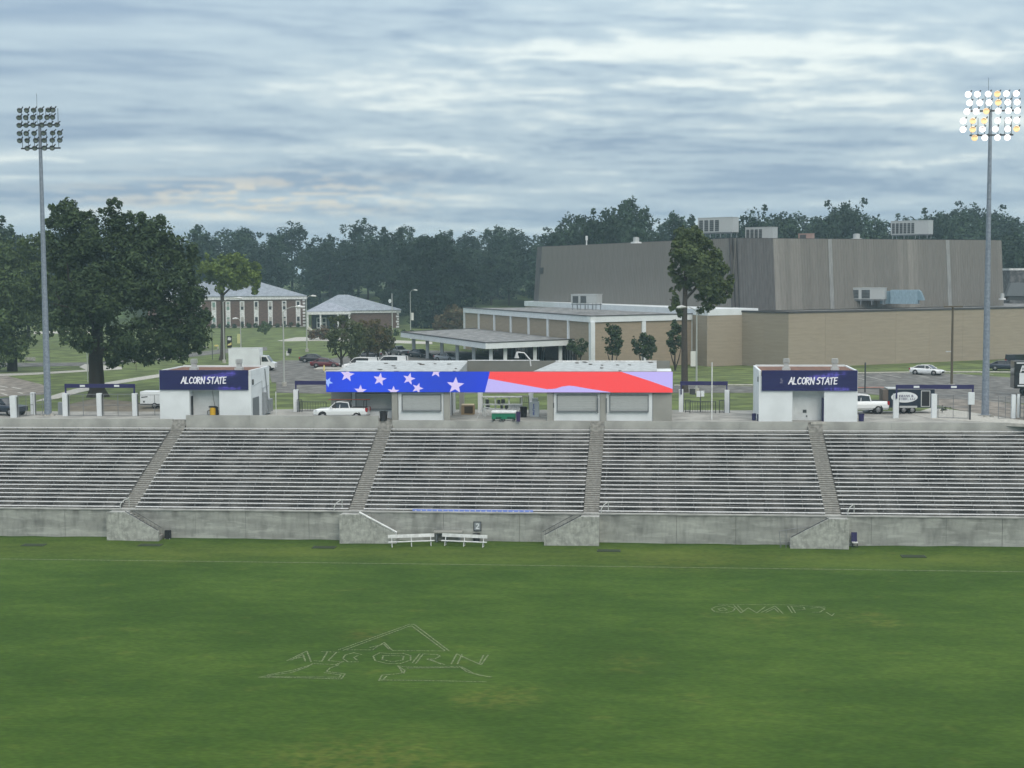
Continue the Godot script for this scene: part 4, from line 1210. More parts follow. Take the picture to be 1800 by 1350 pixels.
func concession() -> void:
	var t := thing("concession_stand", "low pale concession building under the long stars and stripes screen", "building", Vector3(-15.5, E, -148.4))
	var o := 15.5
	# left half
	for e in [[-33.1, -21.05, "left"], [-10.1, 1.95, "right"]]:
		var b := MB.new()
		b.span(Vector3((-26.4 if e[2] == "left" else e[0]) + o, -0.05, -0.3), Vector3(e[1] + o, 4.7, -8.9))
		if e[2] == "left": b.span(Vector3(e[0] + o, -0.05, -2.15), Vector3(-26.401 + o, 4.7, -8.9))
		obj("walls", b, M.white, t)
	var blank := [[-33.1, -30.95], [0.05, 1.95]]
	for e in blank:
		var b := MB.new()
		var zz := -1.85 if e[0] < -20.0 else 0.0
		b.span(Vector3(e[0] + o, -0.05, zz), Vector3(e[1] + o, 2.8, zz - 0.299))
		obj("block_wall", b, M.block_gray, t)
	for e in [-26.1, -20.75, -10.25, -4.92]:
		var b := MB.new()
		b.span(Vector3(e + o - 0.30, -0.05, 0.12), Vector3(e + o + 0.30, 2.85, -0.299))
		obj("pier", b, M.block_gray, t)
	for e in [[-30.9, -26.45, -30.45, -26.75, 0], [-25.75, -21.1, -25.3, -21.4, 0], [-9.9, -5.25, -9.5, -5.55, 1], [-4.6, 0.0, -4.2, -0.45, 1]]:
		var b := MB.new()
		var zz := -1.9 if e[0] < -27.0 else -0.05
		b.span(Vector3(e[0] + o, -0.05, zz), Vector3(e[1] + o, 2.8, zz - 0.248))
		obj("stall_front", b, M.white, t)
		shutter(t, e[2] + o, e[3] + o, 1.0, 2.55, zz + 0.001)
	# doors on the flank that faces the breezeway
	var d := MB.new()
	d.span(Vector3(-21.05 + o + 0.001, 0, -0.9), Vector3(-21.05 + o + 0.07, 2.3, -2.2))
	obj("flank_door", d, M.dark, t)
	d = MB.new()
	d.span(Vector3(-21.05 + o + 0.001, 0, -5.6), Vector3(-21.05 + o + 0.05, 2.6, -6.1))
	obj("flank_door", d, M.dark, t)
	var pipe := MB.new()
	pipe.bar(Vector3(-20.98 + o, 0, -7.0), Vector3(-20.98 + o, 2.9, -7.0), 0.06)
	obj("downpipe", pipe, M.white, t)
	for e in [-5.45, -4.58]:
		var bx := MB.new()
		bx.box(Vector3(e + o, 1.55, 0.17), Vector3(0.12, 1.5, 0.08))
		obj("cable_box", bx, M.door_gray, t)
	var mt := MB.new()
	mt.box(Vector3(-9.98 + o, 1.55, 0.0), Vector3(0.22, 0.5, 0.14))
	obj("meter", mt, M.hood, t)
	# white roofs falling to the front, grey fascia behind, tied across the breezeway
	rng.seed = 5
	for e in [[-33.0, -19.75, 0.45], [-12.6, 0.45, 0.9]]:
		var r := MB.new()
		var xa: float = e[0] + o; var xb: float = e[1] + o
		var yl := 4.72; var yh := 5.40
		r.quad(Vector3(xa + (0.3 if e[2] < 0.5 else 0.0), yl, 0.1), Vector3(xb, yl, 0.1), Vector3(xb, yh, -8.85), Vector3(xa + 2.6 * e[2], yh, -8.85))
		r.quad(Vector3(xa, yl - 0.2, 0.1), Vector3(xb, yl - 0.2, 0.1), Vector3(xb, yl, 0.1), Vector3(xa, yl, 0.1))
		r.quad(Vector3(xb, yl - 0.3, 0.1), Vector3(xb, yl - 0.3, -8.85), Vector3(xb, yh, -8.85), Vector3(xb, yl, 0.1))
		obj("roof", r, M.roof_pale, t)
		var cp := MB.new()
		cp.span(Vector3(xa + 2.6 * e[2], yh - 0.03, -8.7), Vector3(xb, yh + 0.16, -8.86))
		obj("roof_edge", cp, M.white if e[2] < 0.5 else M.white_trim, t)
		for k in 11:
			var lt := MB.new()
			var u := rng.randf(); var w := rng.randf()
			lt.box(Vector3(lerpf(xa + 2.4, xb - 0.3, u), lerpf(yl, yh, w) + 0.05, lerpf(0.1, -8.85, w)), Vector3(rng.randf_range(0.15, 0.5), 0.05, rng.randf_range(0.15, 0.4)), Basis(Vector3.UP, rng.randf() * 3.0) * Basis(Vector3.RIGHT, 0.1))
			obj("leaf_litter", lt, M.litter, t)
	var fa := MB.new()
	fa.span(Vector3(-31.6 + o, 3.35, -8.91), Vector3(1.85 + o, 5.52, -9.2))
	obj("fascia", fa, M.fascia_gray, t)
	var fc := MB.new()
	fc.span(Vector3(-19.7 + o, 5.521, -8.86), Vector3(-12.0 + o, 5.60, -9.25))
	obj("fascia_coping", fc, M.white_trim, t)
	for e in [-18.35, -12.9]:
		var p := MB.new()
		p.span(Vector3(e + o - 0.24, -0.05, -8.4), Vector3(e + o + 0.24, 3.05, -8.85))
		obj("breezeway_post", p, M.white, t)
	for e in [-20.6, -10.6]:
		var bp := MB.new()
		bp.span(Vector3(e + o, -0.05, -8.5), Vector3(e + 0.49 + o, 3.05, -9.0))
		obj("rear_pier", bp, M.block_gray, t)
	var lf := MB.new()
	lf.tube([Vector3(-12.6 + o, 5.2, -5.0), Vector3(-12.7 + o, 5.9, -5.0), Vector3(-13.3 + o, 6.6, -4.9), Vector3(-14.0 + o, 6.65, -4.8)], [0.07], 8)
	lf.tube([Vector3(-14.0 + o, 6.7, -4.8), Vector3(-14.05 + o, 6.4, -4.8), Vector3(-14.05 + o, 6.05, -4.8)], [0.09, 0.14, 0.26], 10)
	obj("gooseneck_lamp", lf, M.white_trim, t)
	# the ribbon screen stands on the fronts of both halves
	var s := thing("ribbon_screen", "long glowing screen showing white stars on blue and red and white stripes", "screen", Vector3(-15.5, E, -148.0))
	var c := MB.new()
	c.span(Vector3(-33.1 + o, 2.87, -0.38), Vector3(2.02 + o, 4.98, -0.004))
	obj("cabinet", c, M.black, s)
	var f := MB.new()
	f.quad(Vector3(-33.1 + o, 2.89, 0), Vector3(2.02 + o, 2.89, 0), Vector3(2.02 + o, 4.97, 0), Vector3(-33.1 + o, 4.97, 0))
	var sm := mat(0.01, 0.01, 0.01, 0.6)
	sm.emission_enabled = true
	sm.emission = Color(1, 1, 1)
	sm.emission_operator = BaseMaterial3D.EMISSION_OP_MULTIPLY
	sm.emission_texture = screen_picture()
	sm.emission_energy_multiplier = 0.87
	obj("screen_face", f, sm, s)
	var al := AreaLight3D.new()
	al.name = "screen_glow"
	al.area_size = Vector2(34.5, 2.0)
	al.light_energy = 1.2
	al.light_color = Color(0.8, 0.55, 0.85)
	al.area_range = 40.0
	al.shadow_enabled = true
	al.transform = Transform3D(Basis(Vector3.UP, PI), Vector3(0, 3.93, 0.06))
	s.add_child(al)

# ---------------------------------------------------------------- the campus buildings
func wall_basis(a: Vector2, b: Vector2) -> Basis:  # x along the wall from a to b, z out of it (to the right of the way from a to b seen from above is behind)
	var d := Vector3(b.x - a.x, 0, b.y - a.y).normalized()
	return Basis(d, Vector3.UP, d.cross(Vector3.UP))

func slab(mb: MB, a: Vector2, b: Vector2, s0: float, s1: float, y0: float, y1: float, z0: float, z1: float) -> void:  # box on the wall a-b: s along it, z out of it
	var t := wall_basis(a, b)
	var c := Vector3(a.x, 0, a.y) + t * Vector3((s0 + s1) * 0.5, (y0 + y1) * 0.5, (z0 + z1) * 0.5)
	mb.box(c, Vector3(absf(s1 - s0), y1 - y0, absf(z1 - z0)), t)

func ac_unit(label: String, at: Vector3, turn: float, size: Vector3, panels: int, m: Material, legs := 0.7, grp := "") -> void:
	var t := thing("air_conditioner", label, "air conditioner", at, turn, grp)
	var b := MB.new()
	b.box(Vector3(0, legs + size.y * 0.5, 0), size)
	b.box(Vector3(0, legs + size.y + 0.05, 0), Vector3(size.x + 0.1, 0.1, size.z + 0.1))
	obj("casing", b, m, t)
	for k in panels:
		var g := MB.new()
		var w := size.x * 0.62 / panels
		for q in 6: g.box(Vector3(-size.x * 0.48 + w * (k + 0.5), legs + size.y * (0.14 + 0.13 * q), size.z * 0.5 + 0.02), Vector3(w * 0.72, size.y * 0.115, 0.05))
		obj("grille", g, M.grille, t)
	var l := MB.new()
	for x in [-0.46, -0.15, 0.15, 0.46]:
		for z in [-0.42, 0.42]: l.box(Vector3(size.x * x, legs * 0.5, size.z * z), Vector3(0.12, legs, 0.12))
	for z in [-0.42, 0.42]: l.box(Vector3(0, legs * 0.85, size.z * z), Vector3(size.x, 0.14, 0.12))
	obj("stand", l, M.steel, t)

func roof_cap(label: String, at: Vector3, r: float) -> void:
	var t := thing("roof_ventilator", label, "roof vent", at)
	var m := MB.new()
	m.tube([Vector3(0, 0, 0), Vector3(0, 0.22, 0), Vector3(0, 0.30, 0)], [r * 1.15, r * 1.15, r * 0.8], 14)
	obj("curb", m, M.white_trim, t)
	m = MB.new()
	m.tube([Vector3(0, 0.3, 0), Vector3(0, 0.75, 0), Vector3(0, 1.05, 0), Vector3(0, 1.15, 0)], [r * 0.62, r * 0.66, r * 0.62, r * 0.35], 14)
	obj("hood", m, M.steel_pale, t)

func arena() -> void:
	var t := thing("arena", "large sports arena with tan brick base and tall grey ribbed metal upper walls", "building", Vector3(13, E, -247))
	var o := -t.position
	var A := Vector2(13.0, -247.0); var C := Vector2(64.6, -281.0); var D := Vector2(-25.0, -312.0)
	var C0 := Vector2(8.7, -236.7); var P1 := Vector2(14.0, -240.6); var P2 := Vector2(21.0, -232.4); var P4 := Vector2(112.0, -290.6)
	var sh := func(p: Array) -> Array:
		var r := []
		for q in p: r.append(q + Vector2(o.x, o.z))
		return r
	var base := MB.new()
	base.prism(sh.call([C0, Vector2(40, -256), Vector2(45, -300), Vector2(-10, -330), Vector2(-27, -315)]), -0.3, 17.46 - E)
	obj("hall_base", base, M.brick_tan, t)
	var curb := MB.new()
	curb.prism(sh.call([C0 + Vector2(0.05, 0.12), Vector2(17, -242.0), Vector2(14.1, -246), Vector2(-10, -330), Vector2(-27.2, -315)]), 17.461 - E, 18.48 - E)
	obj("white_curb", curb, M.white, t)
	for w in [[P1, P2, 2], [P2, P4, 15]]:
		var len: float = w[0].distance_to(w[1])
		for k in w[2]:
			var b := MB.new()
			slab(b, w[0] + Vector2(o.x, o.z), w[1] + Vector2(o.x, o.z), len * k / w[2] + 0.008, len * (k + 1) / w[2] - 0.008, -0.3, 8.5, -0.5, 0.006 * (k % 2))
			obj("brick_bay", b, M.brick_tan if k % 3 else M.brick_tan3, t)
	var low := MB.new()
	low.prism(sh.call([P1 + Vector2(0.3, -0.6), P2 + Vector2(0.0, -0.6), P4 + Vector2(-0.3, -0.5), Vector2(112, -330), Vector2(20, -300)]), -0.3, 8.40)
	obj("wing_core", low, M.roof_gravel, t)
	var cp := MB.new()
	for w in [[P1, P2], [P2, P4]]:
		slab(cp, w[0] + Vector2(o.x, o.z), w[1] + Vector2(o.x, o.z), -0.1, w[0].distance_to(w[1]) + 0.1, 8.503, 8.78, -0.7, 0.12)
	obj("coping", cp, M.coping, t)
	# ribbed sheets on the upper walls, leaning in
	var top := 29.9 - E
	var bot := 17.9 - E
	rng.seed = 101
	var seam := [0.344, 0.783]
	for face in [[A, C, 54], [D, A, 64]]:
		var a: Vector2 = face[0] + Vector2(o.x, o.z); var b: Vector2 = face[1] + Vector2(o.x, o.z)
		var d := (b - a).normalized()
		var out := Vector3(-d.y, 0, d.x)
		if out.z < 0: out = -out
		var len := a.distance_to(b)
		var n: int = face[2]
		var right: bool = face[0] == A
		for k in n:
			var s0 := len * k / n; var s1 := len * (k + 1) / n
			var f := (k + 0.5) / n
			var m: Material = M.sheet0
			if right:
				if f < 0.145: m = M["dark_sheet%d" % (k % 2)]
				elif f < 0.25: m = M["sheet%d" % [4, 3, 5, 4, 3, 4][k % 6]]
				elif f < 0.34: m = M["sheet%d" % [3, 1, 2, 3, 0, 1][k % 6]]
				elif f > 0.59 and f < 0.66: m = M["sheet%d" % [4, 3, 5, 4][k % 4]]
				else: m = M["sheet%d" % [0, 1, 2, 0, 3, 1][rng.randi() % 6]]
			else:
				m = M["plain_sheet%d" % (k % 2)]
				if f < 0.03: m = M.dark_sheet1
			var p := MB.new()
			var lean := -out * 0.9
			var pr := 0.012 * (k % 2)
			var e := [[0.0, 0.0], [0.12, 0.0], [0.2, 0.04], [0.42, 0.04], [0.5, 0.0], [0.62, 0.0], [0.7, 0.04], [0.92, 0.04], [1.0, 0.0]]
			for q in 8:
				var u0: float = lerpf(s0, s1, e[q][0]); var u1: float = lerpf(s0, s1, e[q + 1][0])
				var v0: Vector3 = Vector3(a.x + d.x * u0, 0, a.y + d.y * u0) + out * (e[q][1] + pr)
				var v1: Vector3 = Vector3(a.x + d.x * u1, 0, a.y + d.y * u1) + out * (e[q + 1][1] + pr)
				p.quad(v0 + Vector3(0, bot, 0), v1 + Vector3(0, bot, 0), v1 + lean + Vector3(0, top, 0), v0 + lean + Vector3(0, top, 0))
			obj("wall_sheet", p, m, t)
		if right:
			for f in seam:
				var st := MB.new()
				var c := Vector3(a.x + d.x * len * f, 0, a.y + d.y * len * f) + out * 0.10
				var w := Vector3(d.x, 0, d.y) * 0.42
				st.quad(c - w + Vector3(0, bot, 0), c + w + Vector3(0, bot, 0), c + w - out * 0.9 + Vector3(0, top, 0), c - w - out * 0.9 + Vector3(0, top, 0))
				obj("pale_seam", st, M.seam, t)
			for f in [0.0, 0.012, 0.025]:
				var dp := MB.new()
				var c := Vector3(a.x + d.x * len * f, 0, a.y + d.y * len * f) + out * 0.2
				dp.bar(c + Vector3(0, bot, 0), c - out * 0.9 + Vector3(0, top, 0), 0.11, 6)
				obj("downpipe", dp, M.coping, t)
		else:
			var lv := MB.new()
			var c := Vector3(a.x + d.x * len * 0.04, bot + 7.0, a.y + d.y * len * 0.04) + out * -0.62
			lv.box(c, Vector3(1.7, 1.3, 0.5), Basis(Vector3(d.x, 0, d.y), Vector3.UP, out))
			obj("louvre", lv, M.hood, t)
	var cap := MB.new()
	var inn := func(p: Vector2) -> Vector2: return p + (Vector2(20, -297) - p).normalized() * 1.6 + Vector2(o.x, o.z)
	cap.prism([inn.call(A), inn.call(C), inn.call(C + D - A), inn.call(D)], top - 0.35, top + 0.10)
	obj("roof_slab", cap, M.coping, t)
	var core := MB.new()
	core.prism(sh.call([A.lerp(Vector2(20, -297), 0.08), C.lerp(Vector2(20, -297), 0.06), C + D - A, D.lerp(Vector2(20, -297), 0.06)]), 0.0, top - 0.36)
	obj("upper_core", core, M.sheet0, t)
	# window in the short wall between the two masses
	var wn := MB.new()
	slab(wn, C0 + Vector2(o.x, o.z), P1 + Vector2(o.x, o.z), 2.1, 2.95, 2.05, 3.0, -0.1, 0.05)
	obj("window", wn, M.hood, t)
	var rb := MB.new()
	rb.bar(Vector3(C0.x + o.x, 0, C0.y + o.z + 0.05), Vector3(C0.x + o.x, 8.0, C0.y + o.z + 0.05), 0.14, 8)
	obj("corner_rib", rb, M.brick_tan3, t)
	# a farther block beyond the right end
	var far := thing("grey_hall", "dark grey hall with a pale roof edge beyond the arena's right end", "building", Vector3(95, E, -312))
	var fb := MB.new()
	fb.span(Vector3(-24, 0, 8), Vector3(40, 15.0, -30))
	obj("walls", fb, M.dark_sheet_w, far)
	var fe := MB.new()
	fe.span(Vector3(-24.2, 15.0, 8.2), Vector3(40.2, 15.4, -30.2))
	obj("roof_edge", fe, M.white_trim, far)

	# things standing on the roofs
	ac_unit("big pale chiller on the arena roof, leftmost, behind the pine's crown", Vector3(11.41, 30.35, -262.00), -0.5, Vector3(6.6, 2.5, 2.6), 4, M.steel_pale, 0.9)
	ac_unit("lower pale chiller on the arena roof, second from left", Vector3(19.17, 29.93, -266.00), -0.5, Vector3(5.2, 2.0, 2.2), 4, M.steel_pale, 0.2)
	ac_unit("big pale chiller on the arena roof, rightmost and alone", Vector3(48.44, 30.39, -285.00), -0.5, Vector3(7.2, 2.5, 2.6), 6, M.steel_pale, 0.8)
	ac_unit("small pinkish rooftop unit in the middle of the arena roof", Vector3(27.42, 30.01, -270.00), -0.4, Vector3(2.6, 0.9, 1.2), 1, M.pinkish, 0.15)
	roof_cap("pale round roof vent right of the middle of the arena roof", Vector3(36.51, 29.98, -272.00), 0.95)
	roof_cap("pale round roof vent on the arena roof left of the pine", Vector3(-2.93, 29.59, -268.00), 0.85)
	var st := MB.new()
	st.bar(Vector3.ZERO, Vector3(0, 1.5, 0), 0.12, 8)
	st.bar(Vector3(0, 0.9, 0), Vector3(0, 1.75, 0), 0.22, 8)
	var so := obj("roof_stack", st, M.white_trim)
	so.position = Vector3(-12.58, 29.69, -285.00)
	tag(so, "white pipe stack near the left end of the arena roof", "roof pipe")
	ac_unit("grey rooftop unit with two dark fans on the right brick wing", Vector3(37.14, 18.53, -262.00), -0.30, Vector3(6.2, 1.9, 2.4), 2, M.steel_pale, 1.0)
	var duct := thing("duct_housing", "pale blue sheet metal duct housing on the right brick wing roof", "duct", Vector3(43.33, 18.70, -262.00), -0.3)
	var db := MB.new()
	db.box(Vector3(0.2, 1.2, 0), Vector3(4.6, 2.4, 2.6))
	obj("main_box", db, M.blue_sheet, duct)
	db = MB.new()
	db.box(Vector3(-3.0, 1.1, -0.2), Vector3(1.8, 2.2, 2.0))
	obj("side_box", db, M.blue_sheet2, duct)
	db = MB.new()
	db.plate([Vector2(2.5, 0.6), Vector2(3.5, 0.6), Vector2(2.9, 2.1), Vector2(2.5, 2.4)], Vector3(0, 0, -1.0), Basis(), 2.0)
	obj("hood", db, M.blue_sheet2, duct)
	var ck := thing("exhaust_hood", "dark angled exhaust hood at the far right edge of the brick wing roof", "roof vent", Vector3(64.50, 19.13, -272.00))
	var cb := MB.new()
	cb.plate([Vector2(-1.8, 0.3), Vector2(1.8, 0.3), Vector2(1.6, 2.6), Vector2(-1.0, 2.6)], Vector3(0, 0.4, -1), Basis(), 2.0)
	obj("hood", cb, M.door_gray, ck)
	cb = MB.new()
	cb.box(Vector3(0, 0.3, 0), Vector3(3.2, 0.7, 1.6))
	obj("curb", cb, M.hood, ck)
	roof_cap("small pale roof vent beside the dark exhaust hood at the right edge", Vector3(61.77, 19.18, -270.00), 0.55)

	# the annex with white pilasters
	var x := thing("arena_annex", "low tan brick annex framed by white pilasters and a white roof band", "building", Vector3(-9.5, E, -230.2))
	o = -x.position
	var Q := Vector2(-9.47, -230.2); var L := Vector2(-37.25, -293.2); var R := Vector2(6.6, -242.0)
	var body := MB.new()
	body.prism([Q + Vector2(o.x + 0.1, o.z - 0.4), R + Vector2(o.x, o.z - 0.4), Vector2(-15 + o.x, -300 + o.z), L + Vector2(o.x + 0.5, o.z)], -0.3, 8.12)
	obj("roof_core", body, M.roof_gravel, x)
	for w in [[L, Q, 7], [Q, R, 2]]:
		var a: Vector2 = w[0] + Vector2(o.x, o.z); var b: Vector2 = w[1] + Vector2(o.x, o.z)
		var len := a.distance_to(b)
		for k in w[2]:
			var p := MB.new()
			slab(p, a, b, len * k / w[2] + 0.2, len * (k + 1) / w[2] - 0.2, -0.3, 7.25, -0.4, -0.02)
			obj("brick_panel", p, M.brick_tan2, x)
		for k in w[2] + 1:
			if k == 0 and w[2] == 2: continue
			var p := MB.new()
			var hw := 0.32 if w[2] == 7 else 0.36
			if k == 7: hw = 0.5
			slab(p, a, b, len * k / w[2] - hw, len * k / w[2] + hw, -0.3, 7.25, -0.45, 0.22)
			obj("pilaster", p, M.white, x)
		var bd := MB.new()
		slab(bd, a, b, -0.3, len + 0.25, 7.251, 8.18, -0.6, 0.26)
		obj("roof_band", bd, M.white, x)
		var ed := MB.new()
		slab(ed, a, b, -0.3, len + 0.25, 8.181, 8.30, -0.5, 0.36)
		obj("roof_edging", ed, M.coping, x)
	ac_unit("pale rooftop unit on legs with two dark fans, on the annex roof", Vector3(-11.14, 18.05, -252.00), -0.45, Vector3(4.9, 1.5, 2.0), 2, M.steel_pale, 1.1)

	# the entrance canopy
	var c := thing("entrance_canopy", "flat white edged canopy on square columns in front of the annex", "canopy", Vector3(-25.3, E, -224.8))
	o = -c.position
	var K0 := Vector2(-45.86, -268.7); var K1 := Vector2(-25.27, -224.8); var K2 := Vector2(-12.6, -236.9); var K3 := Vector2(-34.3, -286.0)
	var rf := MB.new()
	rf.prism([K0 + Vector2(o.x, o.z), K1 + Vector2(o.x, o.z), K2 + Vector2(o.x, o.z), K3 + Vector2(o.x, o.z)], 3.5, 4.32)
	obj("roof", rf, M.roof_gravel, c)
	for w in [[K0, K1], [K1, K2], [K3, K0]]:
		var a: Vector2 = w[0] + Vector2(o.x, o.z); var b: Vector2 = w[1] + Vector2(o.x, o.z)
		var f := MB.new()
		slab(f, a, b, 0.0, a.distance_to(b) + 0.1, 3.40, 4.28, -0.1, 0.14)
		obj("fascia", f, M.white, c)
		var e := MB.new()
		slab(e, a, b, 0.0, a.distance_to(b) + 0.1, 4.281, 4.42, -0.3, 0.2)
		obj("edging", e, M.coping, c)
	for s in [0.06, 0.24, 0.42, 0.60, 0.78, 0.955]:
		var p := MB.new()
		var q: Vector2 = K0.lerp(K1, s) + Vector2(1.3, -0.9) + Vector2(o.x, o.z)
		p.span(Vector3(q.x - 0.27, -0.1, q.y - 0.27), Vector3(q.x + 0.27, 3.5, q.y + 0.27))
		obj("column", p, M.white, c)
	for s in [0.26, 0.60, 0.9]:
		var p := MB.new()
		var q: Vector2 = K1.lerp(K2, s) + Vector2(-0.8, -0.9) + Vector2(o.x, o.z)
		p.span(Vector3(q.x - 0.27, -0.1, q.y - 0.27), Vector3(q.x + 0.27, 3.5, q.y + 0.27))
		obj("column", p, M.white, c)
	# dark glazing and brick under the canopy
	var g: Node3D = x
	o = -x.position
	var ga := L + Vector2(o.x, o.z); var gb := Q + Vector2(o.x, o.z)
	var gl := ga.distance_to(gb)
	for e in [[0.14, 0.36, 1], [0.37, 0.45, 0], [0.455, 0.60, 1], [0.605, 0.66, 0], [0.665, 0.735, 1], [0.74, 0.83, 0], [0.835, 0.90, 1]]:
		var p := MB.new()
		slab(p, ga, gb, gl * e[0], gl * e[1], 0.0, 3.3, -0.01, 1.2 if e[2] == 0 else 0.5)
		obj("brick_pier" if e[2] == 0 else "glazing", p, M.brick_red if e[2] == 0 else M.car_glass, g)
		if e[2] == 1:
			for k in 5:
				var fr := MB.new()
				var s := lerpf(gl * e[0], gl * e[1], k / 4.0)
				slab(fr, ga, gb, s - 0.06, s + 0.06, 0.0, 3.2, 0.5, 0.56)
				obj("mullion", fr, M.steel, g)

func west_buildings() -> void:
	# two storey brick hall
	var a := Vector2(-142.0, -407.5); var b := Vector2(-100.0, -421.0)
	var t := thing("brick_hall", "two storey red brick hall with tall white window strips and metal roof", "building", Vector3(-121, E, -414))
	var o := -t.position
	a += Vector2(o.x, o.z); b += Vector2(o.x, o.z)
	var len := a.distance_to(b)
	var w := MB.new()
	slab(w, a, b, 0, len, -0.4, 8.3, -18.0, 0)
	obj("walls", w, M.brick_red, t)
	var cn := MB.new()
	slab(cn, a, b, -0.5, len + 0.5, 8.0, 9.0, -18.5, 0.5)
	obj("cornice", cn, M.white_trim, t)
	var rb := wall_basis(a, b)
	var P := func(s: float, y: float, z: float) -> Vector3: return Vector3(a.x, 0, a.y) + rb * Vector3(s, y, z)
	var r := MB.new()
	r.quad(P.call(-0.8, 9.0, 0.8), P.call(len + 0.8, 9.0, 0.8), P.call(len - 13.0, 13.2, -9), P.call(9.0, 13.2, -9))
	r.quad(P.call(len + 0.8, 9.0, -18.8), P.call(-0.8, 9.0, -18.8), P.call(9.0, 13.2, -9), P.call(len - 13.0, 13.2, -9))
	r.tri(P.call(len + 0.8, 9.0, 0.8), P.call(len + 0.8, 9.0, -18.8), P.call(len - 13.0, 13.2, -9))
	r.tri(P.call(-0.8, 9.0, -18.8), P.call(-0.8, 9.0, 0.8), P.call(9.0, 13.2, -9))
	obj("roof", r, M.roof_metal, t)
	var rs := MB.new()
	for k in 26:
		var s := 1.0 + k * (len - 2.0) / 25.0
		var top: float = clampf(minf(s / 9.8, (len - s) / 13.8), 0.0, 1.0)
		rs.bar(P.call(s, 9.02, 0.8), P.call(s, 9.02 + 4.2 * top, 0.8 - 9.8 * top), 0.04, 4)
	obj("roof_seams", rs, M.roof_metal, t).set_meta("kind", "stuff")
	for k in 10:
		var s := len - 2.0 - 3.98 * k
		var f := MB.new()
		slab(f, a, b, s - 0.66, s + 0.66, 0.5, 7.6, 0.0, 0.06)
		var wn := obj("window_strip", f, M.white_trim, t)
		for e in [[5.1, 7.3], [0.9, 3.0]]:
			var p := MB.new()
			slab(p, a, b, s - 0.38, s + 0.38, e[0], e[1], 0.061, 0.075)
			obj("pane", p, M.pane_green if k in [5, 6] else M.car_glass2, wn)
			var bl := MB.new()
			slab(bl, a, b, s - 0.38, s + 0.38, lerpf(e[0], e[1], 0.0 if k % 3 == 0 else 0.42), lerpf(e[0], e[1], 0.4 if k % 3 == 0 else 1.0 - 0.2 * (k % 2)), 0.076, 0.082)
			obj("blind", bl, M.blind, wn)
	for k in 9:
		var q := MB.new()
		slab(q, a, b, len - 0.7 + 0.02 * (k % 2), len + 0.05, 0.2 + k * 0.9, 0.75 + k * 0.9, -0.4, 0.08)
		obj("quoin", q, M.white_trim, t)
	var hd := MB.new()
	slab(hd, a, b, 0, len, 0.0, 0.32, 0.0, 0.05)
	obj("plinth", hd, M.path, t)

	# single storey house with a porch
	var h := thing("brick_lodge", "single storey brick lodge with pale hipped roof and white columned porch", "building", Vector3(-84, E, -410))
	o = -h.position
	var c := Vector2(-94.6, -405.6) + Vector2(o.x, o.z); var d := Vector2(-70.8, -410.5) + Vector2(o.x, o.z)
	len = c.distance_to(d)
	rb = wall_basis(c, d)
	var Q := func(s: float, y: float, z: float) -> Vector3: return Vector3(c.x, 0, c.y) + rb * Vector3(s, y, z)
	w = MB.new()
	slab(w, c, d, 0, len, -0.4, 4.6, -18.0, 0)
	obj("walls", w, M.brick_red, h)
	cn = MB.new()
	slab(cn, c, d, -0.5, len + 0.6, 4.3, 5.0, -18.5, 0.5)
	obj("eaves", cn, M.white_trim, h)
	r = MB.new()
	r.quad(Q.call(-0.9, 5.0, 0.9), Q.call(len + 0.9, 5.0, 0.9), Q.call(10.2, 9.3, -9), Q.call(7.4, 9.3, -9))
	r.tri(Q.call(len + 0.9, 5.0, 0.9), Q.call(len + 0.9, 5.0, -18.9), Q.call(10.2, 9.3, -9))
	r.tri(Q.call(-0.9, 5.0, -18.9), Q.call(-0.9, 5.0, 0.9), Q.call(7.4, 9.3, -9))
	r.quad(Q.call(len + 0.9, 5.0, -18.9), Q.call(-0.9, 5.0, -18.9), Q.call(7.4, 9.3, -9), Q.call(10.2, 9.3, -9))
	obj("roof", r, M.roof_metal, h)
	var pr := MB.new()
	pr.quad(Q.call(-1.5, 4.9, 4.5), Q.call(11.2, 4.9, 4.5), Q.call(6.0, 7.2, -0.5), Q.call(3.4, 7.2, -0.5))
	pr.tri(Q.call(11.2, 4.9, 4.5), Q.call(11.2, 4.9, -1.0), Q.call(6.0, 7.2, -0.5))
	pr.tri(Q.call(-1.5, 4.9, -1.0), Q.call(-1.5, 4.9, 4.5), Q.call(3.4, 7.2, -0.5))
	obj("porch_roof", pr, M.roof_blue, h)
	var pe := MB.new()
	slab(pe, c, d, -1.3, 11.0, 4.05, 4.88, 0.6, 4.4)
	obj("porch_beam", pe, M.white_trim, h)
	for s in [-0.9, 2.6, 7.4, 10.5]:
		var p := MB.new()
		p.bar(Q.call(s, 0, 4.0), Q.call(s, 4.06, 4.0), 0.26, 10)
		obj("porch_column", p, M.white_trim, h)
	var dk := MB.new()
	slab(dk, c, d, 0.2, 6.5, 0.0, 4.0, 0.0, 0.05)
	obj("porch_glazing", dk, M.car_glass2, h)
	for k in 2:
		var dr := MB.new()
		slab(dr, c, d, 1.4 + k * 1.45, 2.7 + k * 1.45, 0.1, 3.1, 0.051, 0.09)
		var od := obj("door", dr, M.white_trim, h)
		for q in 2:
			var pn := MB.new()
			slab(pn, c, d, 1.65 + k * 1.45, 2.45 + k * 1.45, 0.4 + q * 1.35, 1.5 + q * 1.35, 0.091, 0.10)
			obj("pane", pn, M.car_glass2, od)
	for k in 6:
		var q := MB.new()
		slab(q, c, d, len - 0.8 + 0.25 * (k % 2), len + 0.06, 0.1 + k * 0.72, 0.6 + k * 0.72, -0.5, 0.1)
		obj("quoin", q, M.white_trim, h)

